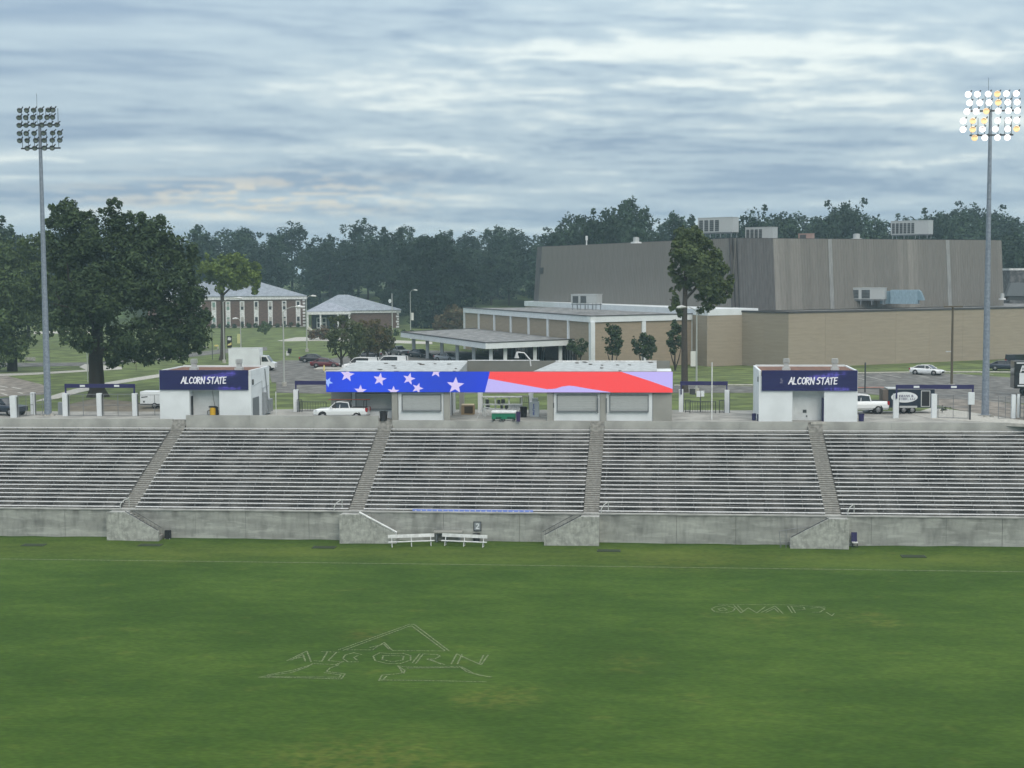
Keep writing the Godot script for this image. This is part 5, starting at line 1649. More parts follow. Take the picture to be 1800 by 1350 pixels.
# ---------------------------------------------------------------- trees
func vegetation() -> void:
	var dark := Color(0.045, 0.070, 0.037)
	var mid := Color(0.066, 0.098, 0.044)
	var pine := Color(0.080, 0.108, 0.052)
	# the big oak behind the left gate
	tree("oak_tree", "huge dark oak with a thick trunk behind the left gate", Vector3(-68.12, 9.40, -176.51), [
		[[Vector3(0, -0.4, 0), Vector3(-0.1, 0.9, 0), Vector3(-0.2, 4.5, 0), Vector3(0.2, 9.5, 0), Vector3(-0.5, 15.0, 0)], [1.75, 1.02, 0.92, 0.7, 0.3]],
		[[Vector3(-0.1, 4.6, 0), Vector3(3.0, 7.5, 1.0), Vector3(8.0, 10.0, 1.5)], [0.5, 0.36, 0.12]],
		[[Vector3(0, 5.2, 0), Vector3(-2.6, 8.5, 0.8), Vector3(-4.4, 13, 1.5)], [0.45, 0.3, 0.1]],
		[[Vector3(0.1, 9, 0), Vector3(3.2, 14, 0.5), Vector3(4.6, 20, 0.5)], [0.45, 0.28, 0.08]],
		[[Vector3(0.0, 8.6, 0.5), Vector3(0.9, 10.2, 4.5), Vector3(2.6, 10.8, 6.0)], [0.16, 0.10, 0.05]],
		[[Vector3(-0.6, 12.5, 3.0), Vector3(-1.2, 14.6, 5.4), Vector3(-1.0, 16.4, 6.0)], [0.14, 0.12, 0.06]],
		[[Vector3(0.2, 9.6, 1.5), Vector3(-1.6, 11.2, 5.2), Vector3(-3.2, 11.6, 5.8)], [0.12, 0.09, 0.04]]
	], [[Vector3(-3.2, 22.8, 0.0), 1.8], [Vector3(-3.9, 20.5, 0.0), 2.4], [Vector3(-1.1, 21.4, 0.0), 2.1], [Vector3(2.8, 21.8, 0.0), 2.1], [Vector3(4.4, 21.9, 1.0), 1.0], [Vector3(-0.1, 18.8, 1.0), 3.6], [Vector3(-2.8, 17.0, 0.0), 3.1], [Vector3(3.5, 18.7, -1.0), 3.6], [Vector3(6.9, 19.6, 0.0), 3.2], [Vector3(9.6, 18.6, 0.0), 2.5], [Vector3(10.9, 16.5, 0.0), 2.2], [Vector3(6.3, 14.5, 2.0), 4.9], [Vector3(1.6, 12.5, 3.0), 4.8], [Vector3(10.2, 12.4, 1.0), 4.1], [Vector3(11.6, 9.6, 0.0), 3.1], [Vector3(12.8, 7.5, 0.0), 2.1], [Vector3(8.3, 7.5, 1.0), 3.5], [Vector3(4.5, 6.8, 3.0), 3.2], [Vector3(-1.4, 10.7, 2.0), 3.2], [Vector3(-2.9, 13.9, 0.0), 2.8], [Vector3(3.0, 4.5, 3.0), 1.0], [Vector3(0.1, 7.1, 4.0), 1.8], [Vector3(5.4, 5.6, 2.0), 1.5], [Vector3(10.1, 6.1, 0.0), 2.4], [Vector3(7.2, 4.7, 1.0), 1.0], [Vector3(12.6, 6.0, 0.0), 1.0]], 85000, 0.27, dark, 7, "", 0.5)
	tree("oak_tree", "dark spreading oak at the far left edge behind the light pole", Vector3(-100.72, 9.40, -224.95), [
		[[Vector3(0, -0.4, 0), Vector3(0.2, 3, 0), Vector3(0, 9, 0)], [0.9, 0.7, 0.4]]
	], [[Vector3(-0.1, 18.1, 0.0), 4.0], [Vector3(4.1, 19.0, 0.0), 3.2], [Vector3(6.5, 19.8, 0.0), 2.3], [Vector3(-3.5, 13.7, 0.0), 5.4], [Vector3(2.1, 12.7, 2.0), 5.2], [Vector3(6.3, 14.5, 0.0), 3.9], [Vector3(-0.9, 7.4, 3.0), 4.9], [Vector3(3.8, 8.3, 1.0), 3.8], [Vector3(-4.7, 5.6, 0.0), 4.5], [Vector3(7.1, 10.0, 0.0), 3.0], [Vector3(1.8, 4.2, 2.0), 2.7], [Vector3(8.7, 16.3, -2.0), 2.7], [Vector3(-0.1, 3.1, 3.0), 2.2], [Vector3(-2.7, 2.9, 2.0), 2.5], [Vector3(8.6, 8.2, 0.0), 2.9], [Vector3(9.7, 12.3, 0.0), 3.0], [Vector3(9.1, 5.1, 0.0), 1.6]], 42000, 0.30, mid, 8, "", 0.45)
	tree("umbrella_pine", "tall pine with bare trunk and a flat bright green crown", Vector3(-75.44, 9.40, -254.40), [
		[[Vector3(0, -0.3, 0), Vector3(0.1, 1.0, 0), Vector3(0.3, 7, 0), Vector3(0.2, 13.0, 0), Vector3(-0.4, 17, 0)], [0.75, 0.46, 0.38, 0.3, 0.12]],
		[[Vector3(0.25, 11.3, 0), Vector3(2.4, 13.2, 0.5), Vector3(4.2, 14.6, 0.5)], [0.2, 0.14, 0.06]],
		[[Vector3(0.25, 12.4, 0), Vector3(1.7, 14.2, 0.4), Vector3(2.6, 15.8, 0)], [0.16, 0.1, 0.05]],
		[[Vector3(0.2, 12.0, 0), Vector3(-1.3, 14.0, -0.5), Vector3(-2.6, 15.6, -0.5)], [0.16, 0.1, 0.05]]
	], [[Vector3(1.1, 17.1, 0.0), 2.2], [Vector3(-1.3, 16.5, 0.0), 2.0], [Vector3(-3.0, 16.3, 0.0), 1.2], [Vector3(3.3, 16.8, 0.0), 2.2], [Vector3(5.3, 15.8, 0.0), 1.8], [Vector3(6.5, 14.6, 0.0), 1.0], [Vector3(1.7, 15.3, 1.0), 3.0], [Vector3(-0.8, 14.8, 0.0), 2.0], [Vector3(4.3, 14.1, 0.0), 2.0], [Vector3(6.5, 13.3, 0.0), 0.9], [Vector3(6.1, 12.1, 0.0), 0.8], [Vector3(-1.9, 14.1, 0.0), 1.0], [Vector3(2.7, 13.3, 0.0), 1.4]], 15000, 0.30, Color(0.105, 0.150, 0.042), 9, "", 0.4, "bark_pine")
	tree("pine_tree", "tall pine with a full ragged crown in front of the arena", Vector3(4.00, 9.40, -185.19), [
		[[Vector3(0, -0.3, 0), Vector3(0, 1.0, 0), Vector3(-0.05, 8, 0), Vector3(0.05, 13.2, 0), Vector3(0.2, 18, 0)], [0.55, 0.42, 0.36, 0.27, 0.10]],
		[[Vector3(0.1, 11.6, 0), Vector3(1.6, 13.2, 0.2), Vector3(4.6, 15.0, 0.3)], [0.2, 0.15, 0.06]],
		[[Vector3(0.1, 12.6, 0), Vector3(1.4, 13.6, 0.4), Vector3(2.6, 14.4, 0.5)], [0.12, 0.09, 0.04]],
		[[Vector3(0.0, 10.2, 0), Vector3(-1.2, 10.9, 0.2), Vector3(-1.9, 11.6, 0.2)], [0.10, 0.08, 0.04]]
	], [[Vector3(-0.4, 19.6, 0.0), 1.0], [Vector3(0.8, 19.4, 0.0), 1.3], [Vector3(-0.8, 18.7, 0.0), 0.8], [Vector3(2.0, 18.2, 0.0), 1.5], [Vector3(0.4, 17.3, 1.0), 2.0], [Vector3(3.2, 17.0, 0.0), 1.4], [Vector3(-1.0, 16.1, 0.0), 1.0], [Vector3(1.5, 15.5, 1.0), 2.5], [Vector3(4.1, 15.5, 0.0), 1.4], [Vector3(-0.6, 14.4, 0.0), 1.1], [Vector3(3.3, 13.4, 1.0), 2.0], [Vector3(5.0, 13.4, 0.0), 1.1], [Vector3(5.5, 14.1, 0.0), 0.6], [Vector3(4.3, 12.0, 0.0), 1.4], [Vector3(2.6, 11.6, 0.0), 1.4], [Vector3(-0.8, 13.0, 0.0), 0.6], [Vector3(-1.4, 14.7, 0.0), 0.6], [Vector3(-1.2, 10.9, 0.0), 0.6], [Vector3(-0.7, 10.2, 0.0), 0.5], [Vector3(-1.6, 10.4, 0.0), 0.4], [Vector3(2.0, 10.2, 0.0), 0.6], [Vector3(-1.3, 12.5, 0.0), 0.6], [Vector3(1.3, 17.7, -2.0), 1.7], [Vector3(-1.1, 17.1, 0.0), 0.8], [Vector3(-1.5, 15.5, 0.0), 0.6], [Vector3(-1.0, 14.0, 0.0), 0.8], [Vector3(-1.2, 11.8, 0.0), 0.6], [Vector3(-0.5, 9.7, 0.0), 0.5], [Vector3(0.3, 13.4, 0.0), 0.8], [Vector3(3.6, 15.5, 0.0), 1.7], [Vector3(2.9, 10.6, 0.0), 0.6]], 38000, 0.21, pine, 10, "", 0.45, "bark_pine")
	# trees of the west car park
	var k := 0
	for e in [[600, 646, [[Vector3(-0.6, 7.0, 0.0), 1.5], [Vector3(1.2, 6.8, 0.0), 1.6], [Vector3(-1.3, 5.1, 0.0), 1.5], [Vector3(0.5, 4.9, 1.0), 2.2], [Vector3(2.7, 5.6, 0.0), 1.5], [Vector3(-0.9, 3.1, 0.0), 1.5], [Vector3(1.7, 3.1, 0.0), 1.5], [Vector3(-2.0, 3.8, 0.0), 0.8], [Vector3(3.2, 3.8, 0.0), 1.1], [Vector3(0.1, 8.0, 0.0), 0.7]], 0.0, "small dark tree left of the other car park trees"], [618, 640, [[Vector3(1.4, 5.9, 0.0), 1.3], [Vector3(2.7, 4.7, 0.0), 1.7], [Vector3(1.0, 3.8, 0.0), 1.5], [Vector3(3.1, 3.0, 0.0), 1.3], [Vector3(0.4, 2.1, 0.0), 1.1]], 0.25, "small tree leaning behind the white van, second of the car park trees"], [646, 634, [[Vector3(-0.5, 5.8, 0.0), 1.2], [Vector3(1.1, 6.1, 0.0), 1.2], [Vector3(0.5, 4.3, 0.0), 1.8], [Vector3(1.9, 4.3, 0.0), 1.4], [Vector3(-0.6, 2.6, 0.0), 1.4], [Vector3(1.4, 2.2, 0.0), 1.2]], 0.7, "russet tinged small tree, third of the car park trees"], [664, 633, [[Vector3(0.5, 5.5, 0.0), 1.2], [Vector3(1.7, 4.8, 0.0), 1.4], [Vector3(0.8, 3.3, 0.0), 1.8], [Vector3(2.3, 3.5, 0.0), 1.0], [Vector3(-0.4, 2.1, 0.0), 1.0], [Vector3(1.8, 2.1, 0.0), 1.2], [Vector3(2.8, 2.7, 0.0), 0.6]], 0.35, "small tree at the right end of the car park trees"]]:
		var at := Vector3(0, E, 0)
		at = [Vector3(-49.76, 9.40, -233.69), Vector3(-49.95, 9.40, -242.77), Vector3(-49.15, 9.40, -252.56), Vector3(-47.67, 9.40, -254.26)][k]
		tree("car_park_tree", e[4], at, [
			[[Vector3(0, -0.2, 0), Vector3(0.05, 1.2, 0), Vector3(0.0, 2.6, 0), Vector3(0.3, 5.0, 0)], [0.3, 0.2, 0.16, 0.06]],
			[[Vector3(0, 1.3, 0), Vector3(0.8, 2.4, 0.3), Vector3(1.6, 4.2, 0.4)], [0.15, 0.11, 0.04]],
			[[Vector3(0, 1.2, 0), Vector3(-0.7, 2.4, 0.2), Vector3(-1.3, 4.2, 0)], [0.14, 0.1, 0.04]]
		], e[2], 3600, 0.26, Color(0.062 + 0.03 * e[3], 0.080, 0.040), 20 + k, "small trees in the west car park", 0.45, "bark", e[3] * 0.5)
		k += 1
	# myrtles along the annex
	k = 0
	for e in [[[[Vector3(-0.4, 6.4, 0.0), 1.0], [Vector3(0.7, 6.1, 0.0), 0.9], [Vector3(-0.9, 5.1, 0.0), 0.9], [Vector3(0.3, 4.7, 0.0), 1.4], [Vector3(1.1, 4.3, 0.0), 0.8], [Vector3(-0.4, 3.5, 0.0), 0.9], [Vector3(0.6, 3.2, 0.0), 0.7]], "dark leafy tree against the annex, left of the wide one"], [[[Vector3(-0.3, 5.3, 0.0), 0.9], [Vector3(0.9, 4.8, 0.0), 1.0], [Vector3(-1.1, 4.4, 0.0), 0.9], [Vector3(0.1, 3.9, 0.0), 1.7], [Vector3(1.5, 3.5, 0.0), 0.8], [Vector3(-0.9, 3.2, 0.0), 0.7], [Vector3(0.4, 2.7, 0.0), 1.0]], "wide dark tree against the annex, hiding a white pilaster"], [[[Vector3(-0.1, 7.0, 0.0), 0.7], [Vector3(0.2, 6.2, 0.0), 0.9], [Vector3(-0.6, 5.5, 0.0), 0.7], [Vector3(-0.1, 4.4, 0.0), 1.1], [Vector3(-1.0, 4.3, 0.0), 0.5], [Vector3(0.4, 3.6, 0.0), 0.8], [Vector3(-0.4, 3.1, 0.0), 0.7]], "narrow dark tree at the annex end beside the pine trunk"], [[[Vector3(-0.5, 4.4, 0.0), 0.7], [Vector3(0.5, 4.5, 0.0), 0.8], [Vector3(1.2, 4.0, 0.0), 0.7], [Vector3(0.0, 3.8, 0.0), 1.1], [Vector3(-1.0, 3.8, 0.0), 0.6], [Vector3(0.5, 3.1, 0.0), 0.8]], "low thin tree at the end of the entrance canopy"]]:
		var at: Vector3 = [Vector3(-5.90, 9.40, -221.58), Vector3(-1.33, 9.40, -224.22), Vector3(3.50, 9.40, -226.91), Vector3(-11.33, 9.40, -222.84)][k]
		tree("myrtle_tree", e[1], at, [
			[[Vector3(0, -0.2, 0), Vector3(-0.1, 1.5, 0), Vector3(0, 4, 0)], [0.16, 0.12, 0.05]],
			[[Vector3(0, 0.2, 0), Vector3(0.5, 1.8, 0.1), Vector3(0.9, 3.6, 0)], [0.1, 0.08, 0.03]],
			[[Vector3(0, 0.2, 0), Vector3(-0.5, 1.8, 0.1), Vector3(-0.9, 3.4, 0)], [0.1, 0.08, 0.03]]
		], e[0], 2600 if k < 3 else 1300, 0.24, dark, 30 + k, "small trees along the arena annex", 0.45)
		k += 1
	# two dark oaks behind the lodge
	tree("shade_tree", "great dark tree behind the lodge, its crown spreading right", Vector3(-59.40, 7.01, -408.00) * Vector3(1, 0, 1) + Vector3(0, E, 0), [[[Vector3(0, -0.3, 0), Vector3(0, 5, 0), Vector3(0, 14, 0)], [1.0, 0.8, 0.4]]], [[Vector3(-3.8, 23.2, 0.0), 3.5], [Vector3(1.8, 22.4, 0.0), 4.1], [Vector3(-7.0, 20.1, 0.0), 4.1], [Vector3(-0.6, 18.5, 0.0), 6.6], [Vector3(5.7, 18.4, 0.0), 4.1], [Vector3(8.1, 14.5, 0.0), 3.8], [Vector3(-5.5, 13.8, 0.0), 5.7], [Vector3(2.5, 12.2, 0.0), 7.0], [Vector3(10.5, 11.3, 0.0), 3.2], [Vector3(12.0, 9.0, 0.0), 2.5], [Vector3(-1.5, 7.4, 0.0), 6.3], [Vector3(7.2, 6.6, 0.0), 4.7], [Vector3(-7.1, 8.3, 0.0), 4.1], [Vector3(3.2, 2.7, 0.0), 4.7], [Vector3(-4.8, 2.7, 0.0), 4.1]], 22000, 0.55, Color(0.019, 0.034, 0.023), 41, "", 0.42)
	tree("shade_tree", "great dark tree behind the lodge, left of its darker neighbour", Vector3(-80.00, 6.43, -452.00) * Vector3(1, 0, 1) + Vector3(0, E + 2.0, 0), [[[Vector3(0, -0.3, 0), Vector3(0, 5, 0), Vector3(0, 14, 0)], [1.0, 0.8, 0.4]]], [[Vector3(0.3, 23.7, 0.0), 3.9], [Vector3(-4.2, 21.1, 0.0), 4.2], [Vector3(2.0, 19.3, 0.0), 5.6], [Vector3(-6.0, 16.7, 0.0), 3.9], [Vector3(-1.6, 14.1, 0.0), 6.3], [Vector3(3.7, 12.3, 0.0), 5.3], [Vector3(-6.1, 10.6, 0.0), 3.2], [Vector3(0.1, 7.0, 0.0), 5.3], [Vector3(-4.3, 11.4, 0.0), 3.5], [Vector3(1.8, 2.6, 0.0), 4.6]], 15000, 0.6, Color(0.025, 0.042, 0.027), 42, "", 0.42)
	tree("garden_tree", "small young tree on the lawn before the brick hall windows", Vector3(-97.53, 9.40, -366.63), [[[Vector3(0, -0.2, 0), Vector3(0, 2.5, 0)], [0.14, 0.06]]], [[Vector3(-0.2, 2.6, 0.0), 0.9], [Vector3(0.6, 1.7, 0.0), 1.0], [Vector3(-1.1, 1.4, 0.0), 0.9], [Vector3(0.0, 0.9, 0.0), 1.0]], 900, 0.3, mid, 43)
	tree("bushy_tree", "grey green bushy tree beyond the left end of the annex", Vector3(-49.24, 9.40, -357.49), [[[Vector3(0, -0.2, 0), Vector3(0, 4, 0)], [0.3, 0.1]]], [[Vector3(0.1, 5.8, 0.0), 1.8], [Vector3(2.0, 5.4, 0.0), 1.8], [Vector3(-1.9, 3.8, 0.0), 1.8], [Vector3(1.3, 3.6, 0.0), 2.3], [Vector3(-3.2, 2.3, 0.0), 1.3], [Vector3(-0.6, 2.0, 0.0), 1.8], [Vector3(2.9, 1.9, 0.0), 1.5]], 5200, 0.38, Color(0.092, 0.098, 0.066), 44, "", 0.4, "bark", 0.5)
	# hedges
	var hd := leafy([[Vector3(-10, 0.6, 0), 0.9], [Vector3(-6, 0.6, 0), 0.9], [Vector3(-2, 0.7, 0), 1.0], [Vector3(2, 0.6, 0), 0.9], [Vector3(6, 0.6, 0), 0.9], [Vector3(10, 0.7, 0), 1.0], [Vector3(-8, 0.6, 0), 0.9], [Vector3(-4, 0.6, 0), 0.9], [Vector3(0, 0.6, 0), 0.9], [Vector3(4, 0.6, 0), 0.9], [Vector3(8, 0.6, 0), 0.9], [Vector3(12, 0.6, 0), 0.8], [Vector3(-12, 0.6, 0), 0.9]], 3000, 0.25, dark, 0.4, 50)
	var ho := obj("hedge", hd, M.leaf)
	ho.position = Vector3(-113.0, E, -415.0)
	ho.rotation.y = 0.31
	tag(ho, "low dark hedge along the foot of the brick hall", "hedge")
	var sb := leafy([[Vector3(-2, 1.2, 0), 1.6], [Vector3(0.5, 1.6, 0.5), 1.9], [Vector3(3, 1.0, 0), 1.5], [Vector3(5.5, 0.8, 0.3), 1.2]], 2600, 0.3, Color(0.075, 0.07, 0.05), 0.5, 51, 0.42, 0.6)
	var so := obj("shrub_bed", sb, M.leaf)
	so.position = Vector3(-76.09, 9.40, -336.42)
	tag(so, "reddish green shrubs in front of the lodge porch", "shrubs")
	var fl := leafy([[Vector3(-0.5, 2.3, 0), 0.7], [Vector3(0.6, 1.6, 0.3), 0.6], [Vector3(-0.2, 0.9, 0.2), 0.5]], 500, 0.26, Color(0.62, 0.62, 0.60), 0.2, 52)
	var fo := obj("flowering_shrub", fl, M.leaf)
	fo.position = Vector3(-78.52, 9.40, -336.51)
	tag(fo, "white flowering shrub by the lodge porch beside the lamp", "shrub")
	var hb := leafy([[Vector3(-3, 0.7, 0), 1.0], [Vector3(-1, 0.7, 0), 1.0], [Vector3(1, 0.7, 0), 1.0], [Vector3(3, 0.7, 0), 1.0]], 900, 0.25, dark, 0.4, 53)
	var hh := obj("hedge", hb, M.leaf)
	hh.position = Vector3(-61.55, 9.40, -358.04)
	tag(hh, "low dark hedge at the right corner of the lodge", "hedge")
	var wd := leafy([[Vector3(0, 0.3, 0), 0.5], [Vector3(0.7, 0.2, 0), 0.35]], 160, 0.2, mid, 0.4, 54)
	var wo := obj("weed_clump", wd, M.leaf)
	wo.position = Vector3(30.92, 9.40, -160.52)
	tag(wo, "little weed clump by the wire fence beside the dark trailer", "weeds")

	# the wooded belt beyond the campus: single trees in three ranks
	var protos := []
	for p in 6:
		rng.seed = 200 + p
		var bl := []
		var h := 19.0 + (p % 3) * 2.5
		for q in 12:
			var y := h * (0.26 + 0.62 * q / 11.0)
			var r := (2.0 + 2.9 * sin(PI * clampf(0.2 + 0.72 * q / 11.0, 0.0, 1.0))) * rng.randf_range(0.75, 1.2)
			bl.append([Vector3(rng.randf_range(-2.9, 2.9) * (1.2 - q / 14.0), y, rng.randf_range(-2.5, 2.5)), r * (0.82 if q < 9 else 0.92)])
		var tone_k: float = [1.0, 0.85, 1.12, 0.95, 1.25, 0.8][p]
		var cr := leafy(bl, 5200, 0.50, Color(0.028, 0.048, 0.031) * tone_k, 0.5, 210 + p, 0.42, 0.0, 2).mesh(M.leaf)
		var tk := limbs([[[Vector3(0, -2.0, 0), Vector3(0.1, h * 0.4, 0), Vector3(0, h * 0.8, 0)], [0.38, 0.28, 0.1]]], 6).mesh(M.bark)
		protos.append([cr, tk])
	rng.seed = 300
	var ranks := [[-463.0, 7.6, 5.6, 0.92], [-478.0, 7.2, 7.4, 0.98], [-496.0, 7.0, 8.6, 1.04]]
	var n := 0
	for r in 3:
		n = 0
		var x := -236.0
		while x < 142.0:
			var z: float = ranks[r][0] + rng.randf_range(-4.0, 4.0)
			var s: float = ranks[r][3] * rng.randf_range(0.93, 1.05)
			if x > 28.0: s *= 1.12
			var gap: bool = r < 2 and ((x > -119.0 and x < -109.0) or (x > -101.0 and x < -96.0) or (x > -90.0 and x < -84.0))
			if not gap:
				n += 1
				var p: Array = protos[rng.randi() % 6]
				var t := thing("forest_tree", "dark green tree, %s from the left in the %s rank of the far wood" % [nth(n), ["front", "middle", "rear"][r]], "tree", Vector3(x, E + ranks[r][2] - (2.4 if r == 0 else 0.6), z), rng.randf() * TAU, "trees of the far wooded belt")
				t.scale = Vector3(s * 1.22, s * rng.randf_range(0.96, 1.06), s * 1.22)
				share("crown", p[0], t, Vector3.ZERO)
				share("trunk", p[1], t, Vector3.ZERO)
			x += ranks[r][1] * rng.randf_range(0.72, 1.28)
	# taller trees standing right behind the arena
	rng.seed = 320
	var arena_trees := [[1030, 378, 400], [1048, 366, 405], [1072, 372, 400], [1095, 376, 398], [1112, 368, 408], [1135, 384, 400], [1160, 390, 404], [1185, 392, 398], [1207, 380, 402], [1000, 392, 410], [985, 402, 415], [1062, 392, 385], [1122, 395, 384], [1345, 376, 430], [1372, 380, 436], [1325, 388, 425], [1440, 384, 430], [1470, 382, 438], [1500, 380, 440], [1530, 386, 430], [1390, 392, 425], [1560, 395, 440], [1590, 390, 445], [1640, 396, 440], [1668, 392, 446], [1700, 398, 440], [1722, 397, 445], [1765, 400, 400], [1785, 393, 390], [1810, 392, 395]]
	var order := arena_trees.map(func(q): return q[0])
	order.sort()
	for e in arena_trees:
		var d: float = e[2]
		var az := atan((e[0] - 900.0) / 2600.0) - 0.0948
		var at := Vector3(sin(az) * d, E, -cos(az) * d)
		var top: float = 24.1 + (482.0 - e[1]) * d / 2600.0
		var s := (top - E) / 21.0
		var p: Array = protos[rng.randi() % 6]
		var t := thing("tall_tree", "dark green tree rising behind the arena roof, %s from the left there" % nth(order.find(e[0]) + 1), "tree", at, rng.randf() * TAU, "trees behind the arena")
		t.scale = Vector3(s * 0.84, s, s * 0.84)
		share("crown", p[0], t, Vector3.ZERO)
		share("trunk", p[1], t, Vector3.ZERO)
	# left of the oak, seen low over the lawn
	var lk := 0
	for e in [[-14, 410, 325], [14, 404, 330], [52, 432, 360], [350, 402, 455], [372, 405, 450]]:
		lk += 1
		var d: float = e[2]
		var az := atan((e[0] - 900.0) / 2600.0) - 0.0948
		var top: float = 24.1 + (487.0 - e[1]) * d / 2600.0
		var p: Array = protos[rng.randi() % 6]
		var t := thing("lawn_tree", "dark tree at the back of the west lawn, %s from the left" % nth(lk), "tree", Vector3(sin(az) * d, E, -cos(az) * d), rng.randf() * TAU, "trees at the back of the west lawn")
		var s := (top - E) / 21.0
		t.scale = Vector3(s, s, s)
		share("crown", p[0], t, Vector3.ZERO)
		share("trunk", p[1], t, Vector3.ZERO)

# ---------------------------------------------------------------- vehicles and loose things
func traffic() -> void:
	car("pickup", "pickup_truck", "white pickup with a ladder rack parked behind the stand, left of the concession", "pickup", M.paint_white, Vector3(-31.75, E - 0.06, -149.05), PI).scale = Vector3(1.03, 1.08, 0.98)
	var rk := thing("ladder_rack", "thin rack with a red ladder on the white pickup beside the concession", "rack", Vector3(-31.0, E, -149.05))
	var b := MB.new()
	for x in [-1.2, 1.7]:
		for z in [-0.8, 0.8]: b.bar(Vector3(x, 1.05, z), Vector3(x, 1.95, z), 0.03)
		b.bar(Vector3(x, 1.95, -0.8), Vector3(x, 1.95, 0.8), 0.03)
	obj("frame", b, M.rail, rk)
	b = MB.new()
	for z in [-0.2, 0.2]: b.bar(Vector3(-2.1, 2.02, z), Vector3(2.2, 2.04, z), 0.035)
	for k in 13: b.bar(Vector3(-2.0 + k * 0.33, 2.02, -0.2), Vector3(-2.0 + k * 0.33, 2.02, 0.2), 0.02)
	obj("ladder", b, M.rust, rk)
	car("pickup", "pickup_truck", "white crew cab pickup coupled beside the dark trailer, right of the ticket building", "pickup", M.paint_white, Vector3(21.7, E, -157.4), PI).scale = Vector3(1.04, 1.12, 1.02)
	car("sedan", "parked_car", "white saloon parked alone on the right car park", "car", M.paint_white, Vector3(39.31, 9.40, -216.97), -0.62)
	car("sedan", "parked_car", "dark blue saloon at the right edge of the right car park", "car", M.paint_blue_black, Vector3(52.58, 9.40, -227.17), -0.25)
	car("van", "parked_van", "black tall vehicle behind the dark blue saloon at the right edge", "van", M.paint_black, Vector3(56.71, 9.40, -232.59), -0.2)
	car("sedan", "parked_car", "dark red saloon on the left car park", "car", M.paint_red, Vector3(-52.27, 9.40, -233.69), 0.05)
	car("sedan", "parked_car", "black saloon parked behind the dark red one", "car", M.paint_black, Vector3(-57.44, 9.40, -247.59), 0.1)
	car("sedan", "parked_car", "dark saloon half hidden behind the car park trees", "car", M.paint_graphite, Vector3(-50.30, 9.40, -259.53), PI + 0.1)
	car("van", "parked_van", "white van by the concession roof with its bonnet to the left", "van", M.paint_white, Vector3(-44.94, 9.40, -225.28), PI)
	car("van", "parked_van", "white van mostly hidden behind the concession roof", "van", M.paint_white, Vector3(-41.13, 9.40, -229.44), PI)
	car("pickup", "pickup_truck", "grey pickup parked left of the entrance canopy", "pickup", M.paint_graphite, Vector3(-46.56, 9.40, -268.75), -0.85)
	car("sedan", "parked_car", "black car at the end of the canopy, beside the grey pickup", "car", M.paint_black, Vector3(-41.64, 9.40, -263.09), -0.75)
	car("sedan", "parked_car", "silver car under the canopy edge", "car", M.paint_silver, Vector3(-34.98, 9.40, -250.82), -0.6)
	car("pickup", "pickup_truck", "dark pickup with a pale roof cut off by the left edge of the view", "pickup", M.paint_blue_black, Vector3(-69.5, E, -152.6), -0.3)
	# box truck behind the left ticket building
	var t := thing("box_truck", "white box truck behind the left ticket building", "truck", Vector3(-62.63, 7.47, -226.00), 0.05)
	t.position.y = E
	b = MB.new()
	b.box(Vector3(-0.6, 2.15, 0), Vector3(4.9, 2.7, 2.3))
	obj("box", b, M.white, t)
	b = MB.new()
	for s in [-1.0, 1.0]: b.box(Vector3(-0.6, 3.52, s * 1.13), Vector3(4.95, 0.06, 0.08))
	obj("box_rail", b, M.steel_pale, t)
	b = MB.new()
	b.plate([Vector2(1.95, 0.5), Vector2(4.1, 0.5), Vector2(4.15, 1.2), Vector2(3.5, 1.4), Vector2(2.9, 2.3), Vector2(1.95, 2.4)], Vector3(0, 0, -1.0), Basis(), 2.0)
	obj("cab", b, M.paint_white, t)
	b = MB.new()
	b.plate([Vector2(2.1, 1.45), Vector2(3.2, 1.45), Vector2(2.8, 2.15), Vector2(2.1, 2.2)], Vector3(0, 0, 1.001), Basis(), 0.02)
	b.quad(Vector3(3.56, 1.42, 0.9), Vector3(3.56, 1.42, -0.9), Vector3(2.97, 2.28, -0.9), Vector3(2.97, 2.28, 0.9))
	obj("windows", b, M.car_glass, t)
	for x in [-2.1, 3.2]:
		for s in [-1.0, 1.0]: wheel(t, Vector3(x, 0.42, s * 0.95), 0.42, s)
	# enclosed trailer with its ramp down
	t = thing("cargo_trailer", "dark enclosed trailer with a white oval sign and its rear ramp down", "trailer", Vector3(26.5, E, -158.2), 0.03)
	b = MB.new()
	b.span(Vector3(-2.0, 0.62, -1.1), Vector3(2.75, 2.55, 1.1))
	obj("box", b, M.paint_blue_black, t)
	b = MB.new()
	b.span(Vector3(-2.05, 2.551, -1.14), Vector3(2.8, 2.64, 1.14))
	obj("roof", b, M.steel_pale, t)
	b = MB.new()
	b.span(Vector3(-2.55, 0.7, -1.05), Vector3(-2.001, 2.5, 1.05))
	obj("rear_opening", b, M.trailer_in, t)
	b = MB.new()
	b.box(Vector3(-3.4, 0.36, 0), Vector3(1.9, 0.07, 2.0), Basis(Vector3(0, 0, 1), 0.30))
	obj("ramp", b, M.hood, t)
	var pts := []
	for k in 28: pts.append(Vector2(cos(TAU * k / 28) * 1.36, sin(TAU * k / 28) * 0.56))
	b = MB.new()
	b.plate(pts, Vector3(-0.35, 1.72, 1.101), Basis(), 0.012)
	var ov := obj("oval_sign", b, M.white, t)
	for e in [["ROMANS &", 0.24, 0.12], ["ELECTRIC, LLC", 0.22, -0.18]]:
		var w := share("lettering", words(e[0], e[1], 0.008, "Droid Serif"), ov, Vector3(-0.35, 1.72 + e[2], 1.121))
		w.mesh.material = M.navy
	b = MB.new()
	b.span(Vector3(1.35, 0.72, 1.101), Vector3(2.3, 2.42, 1.13))
	obj("door_frame", b, M.steel_pale, t)
	b = MB.new()
	b.span(Vector3(1.43, 0.80, 1.131), Vector3(2.22, 2.34, 1.14))
	obj("door", b, M.black, t)
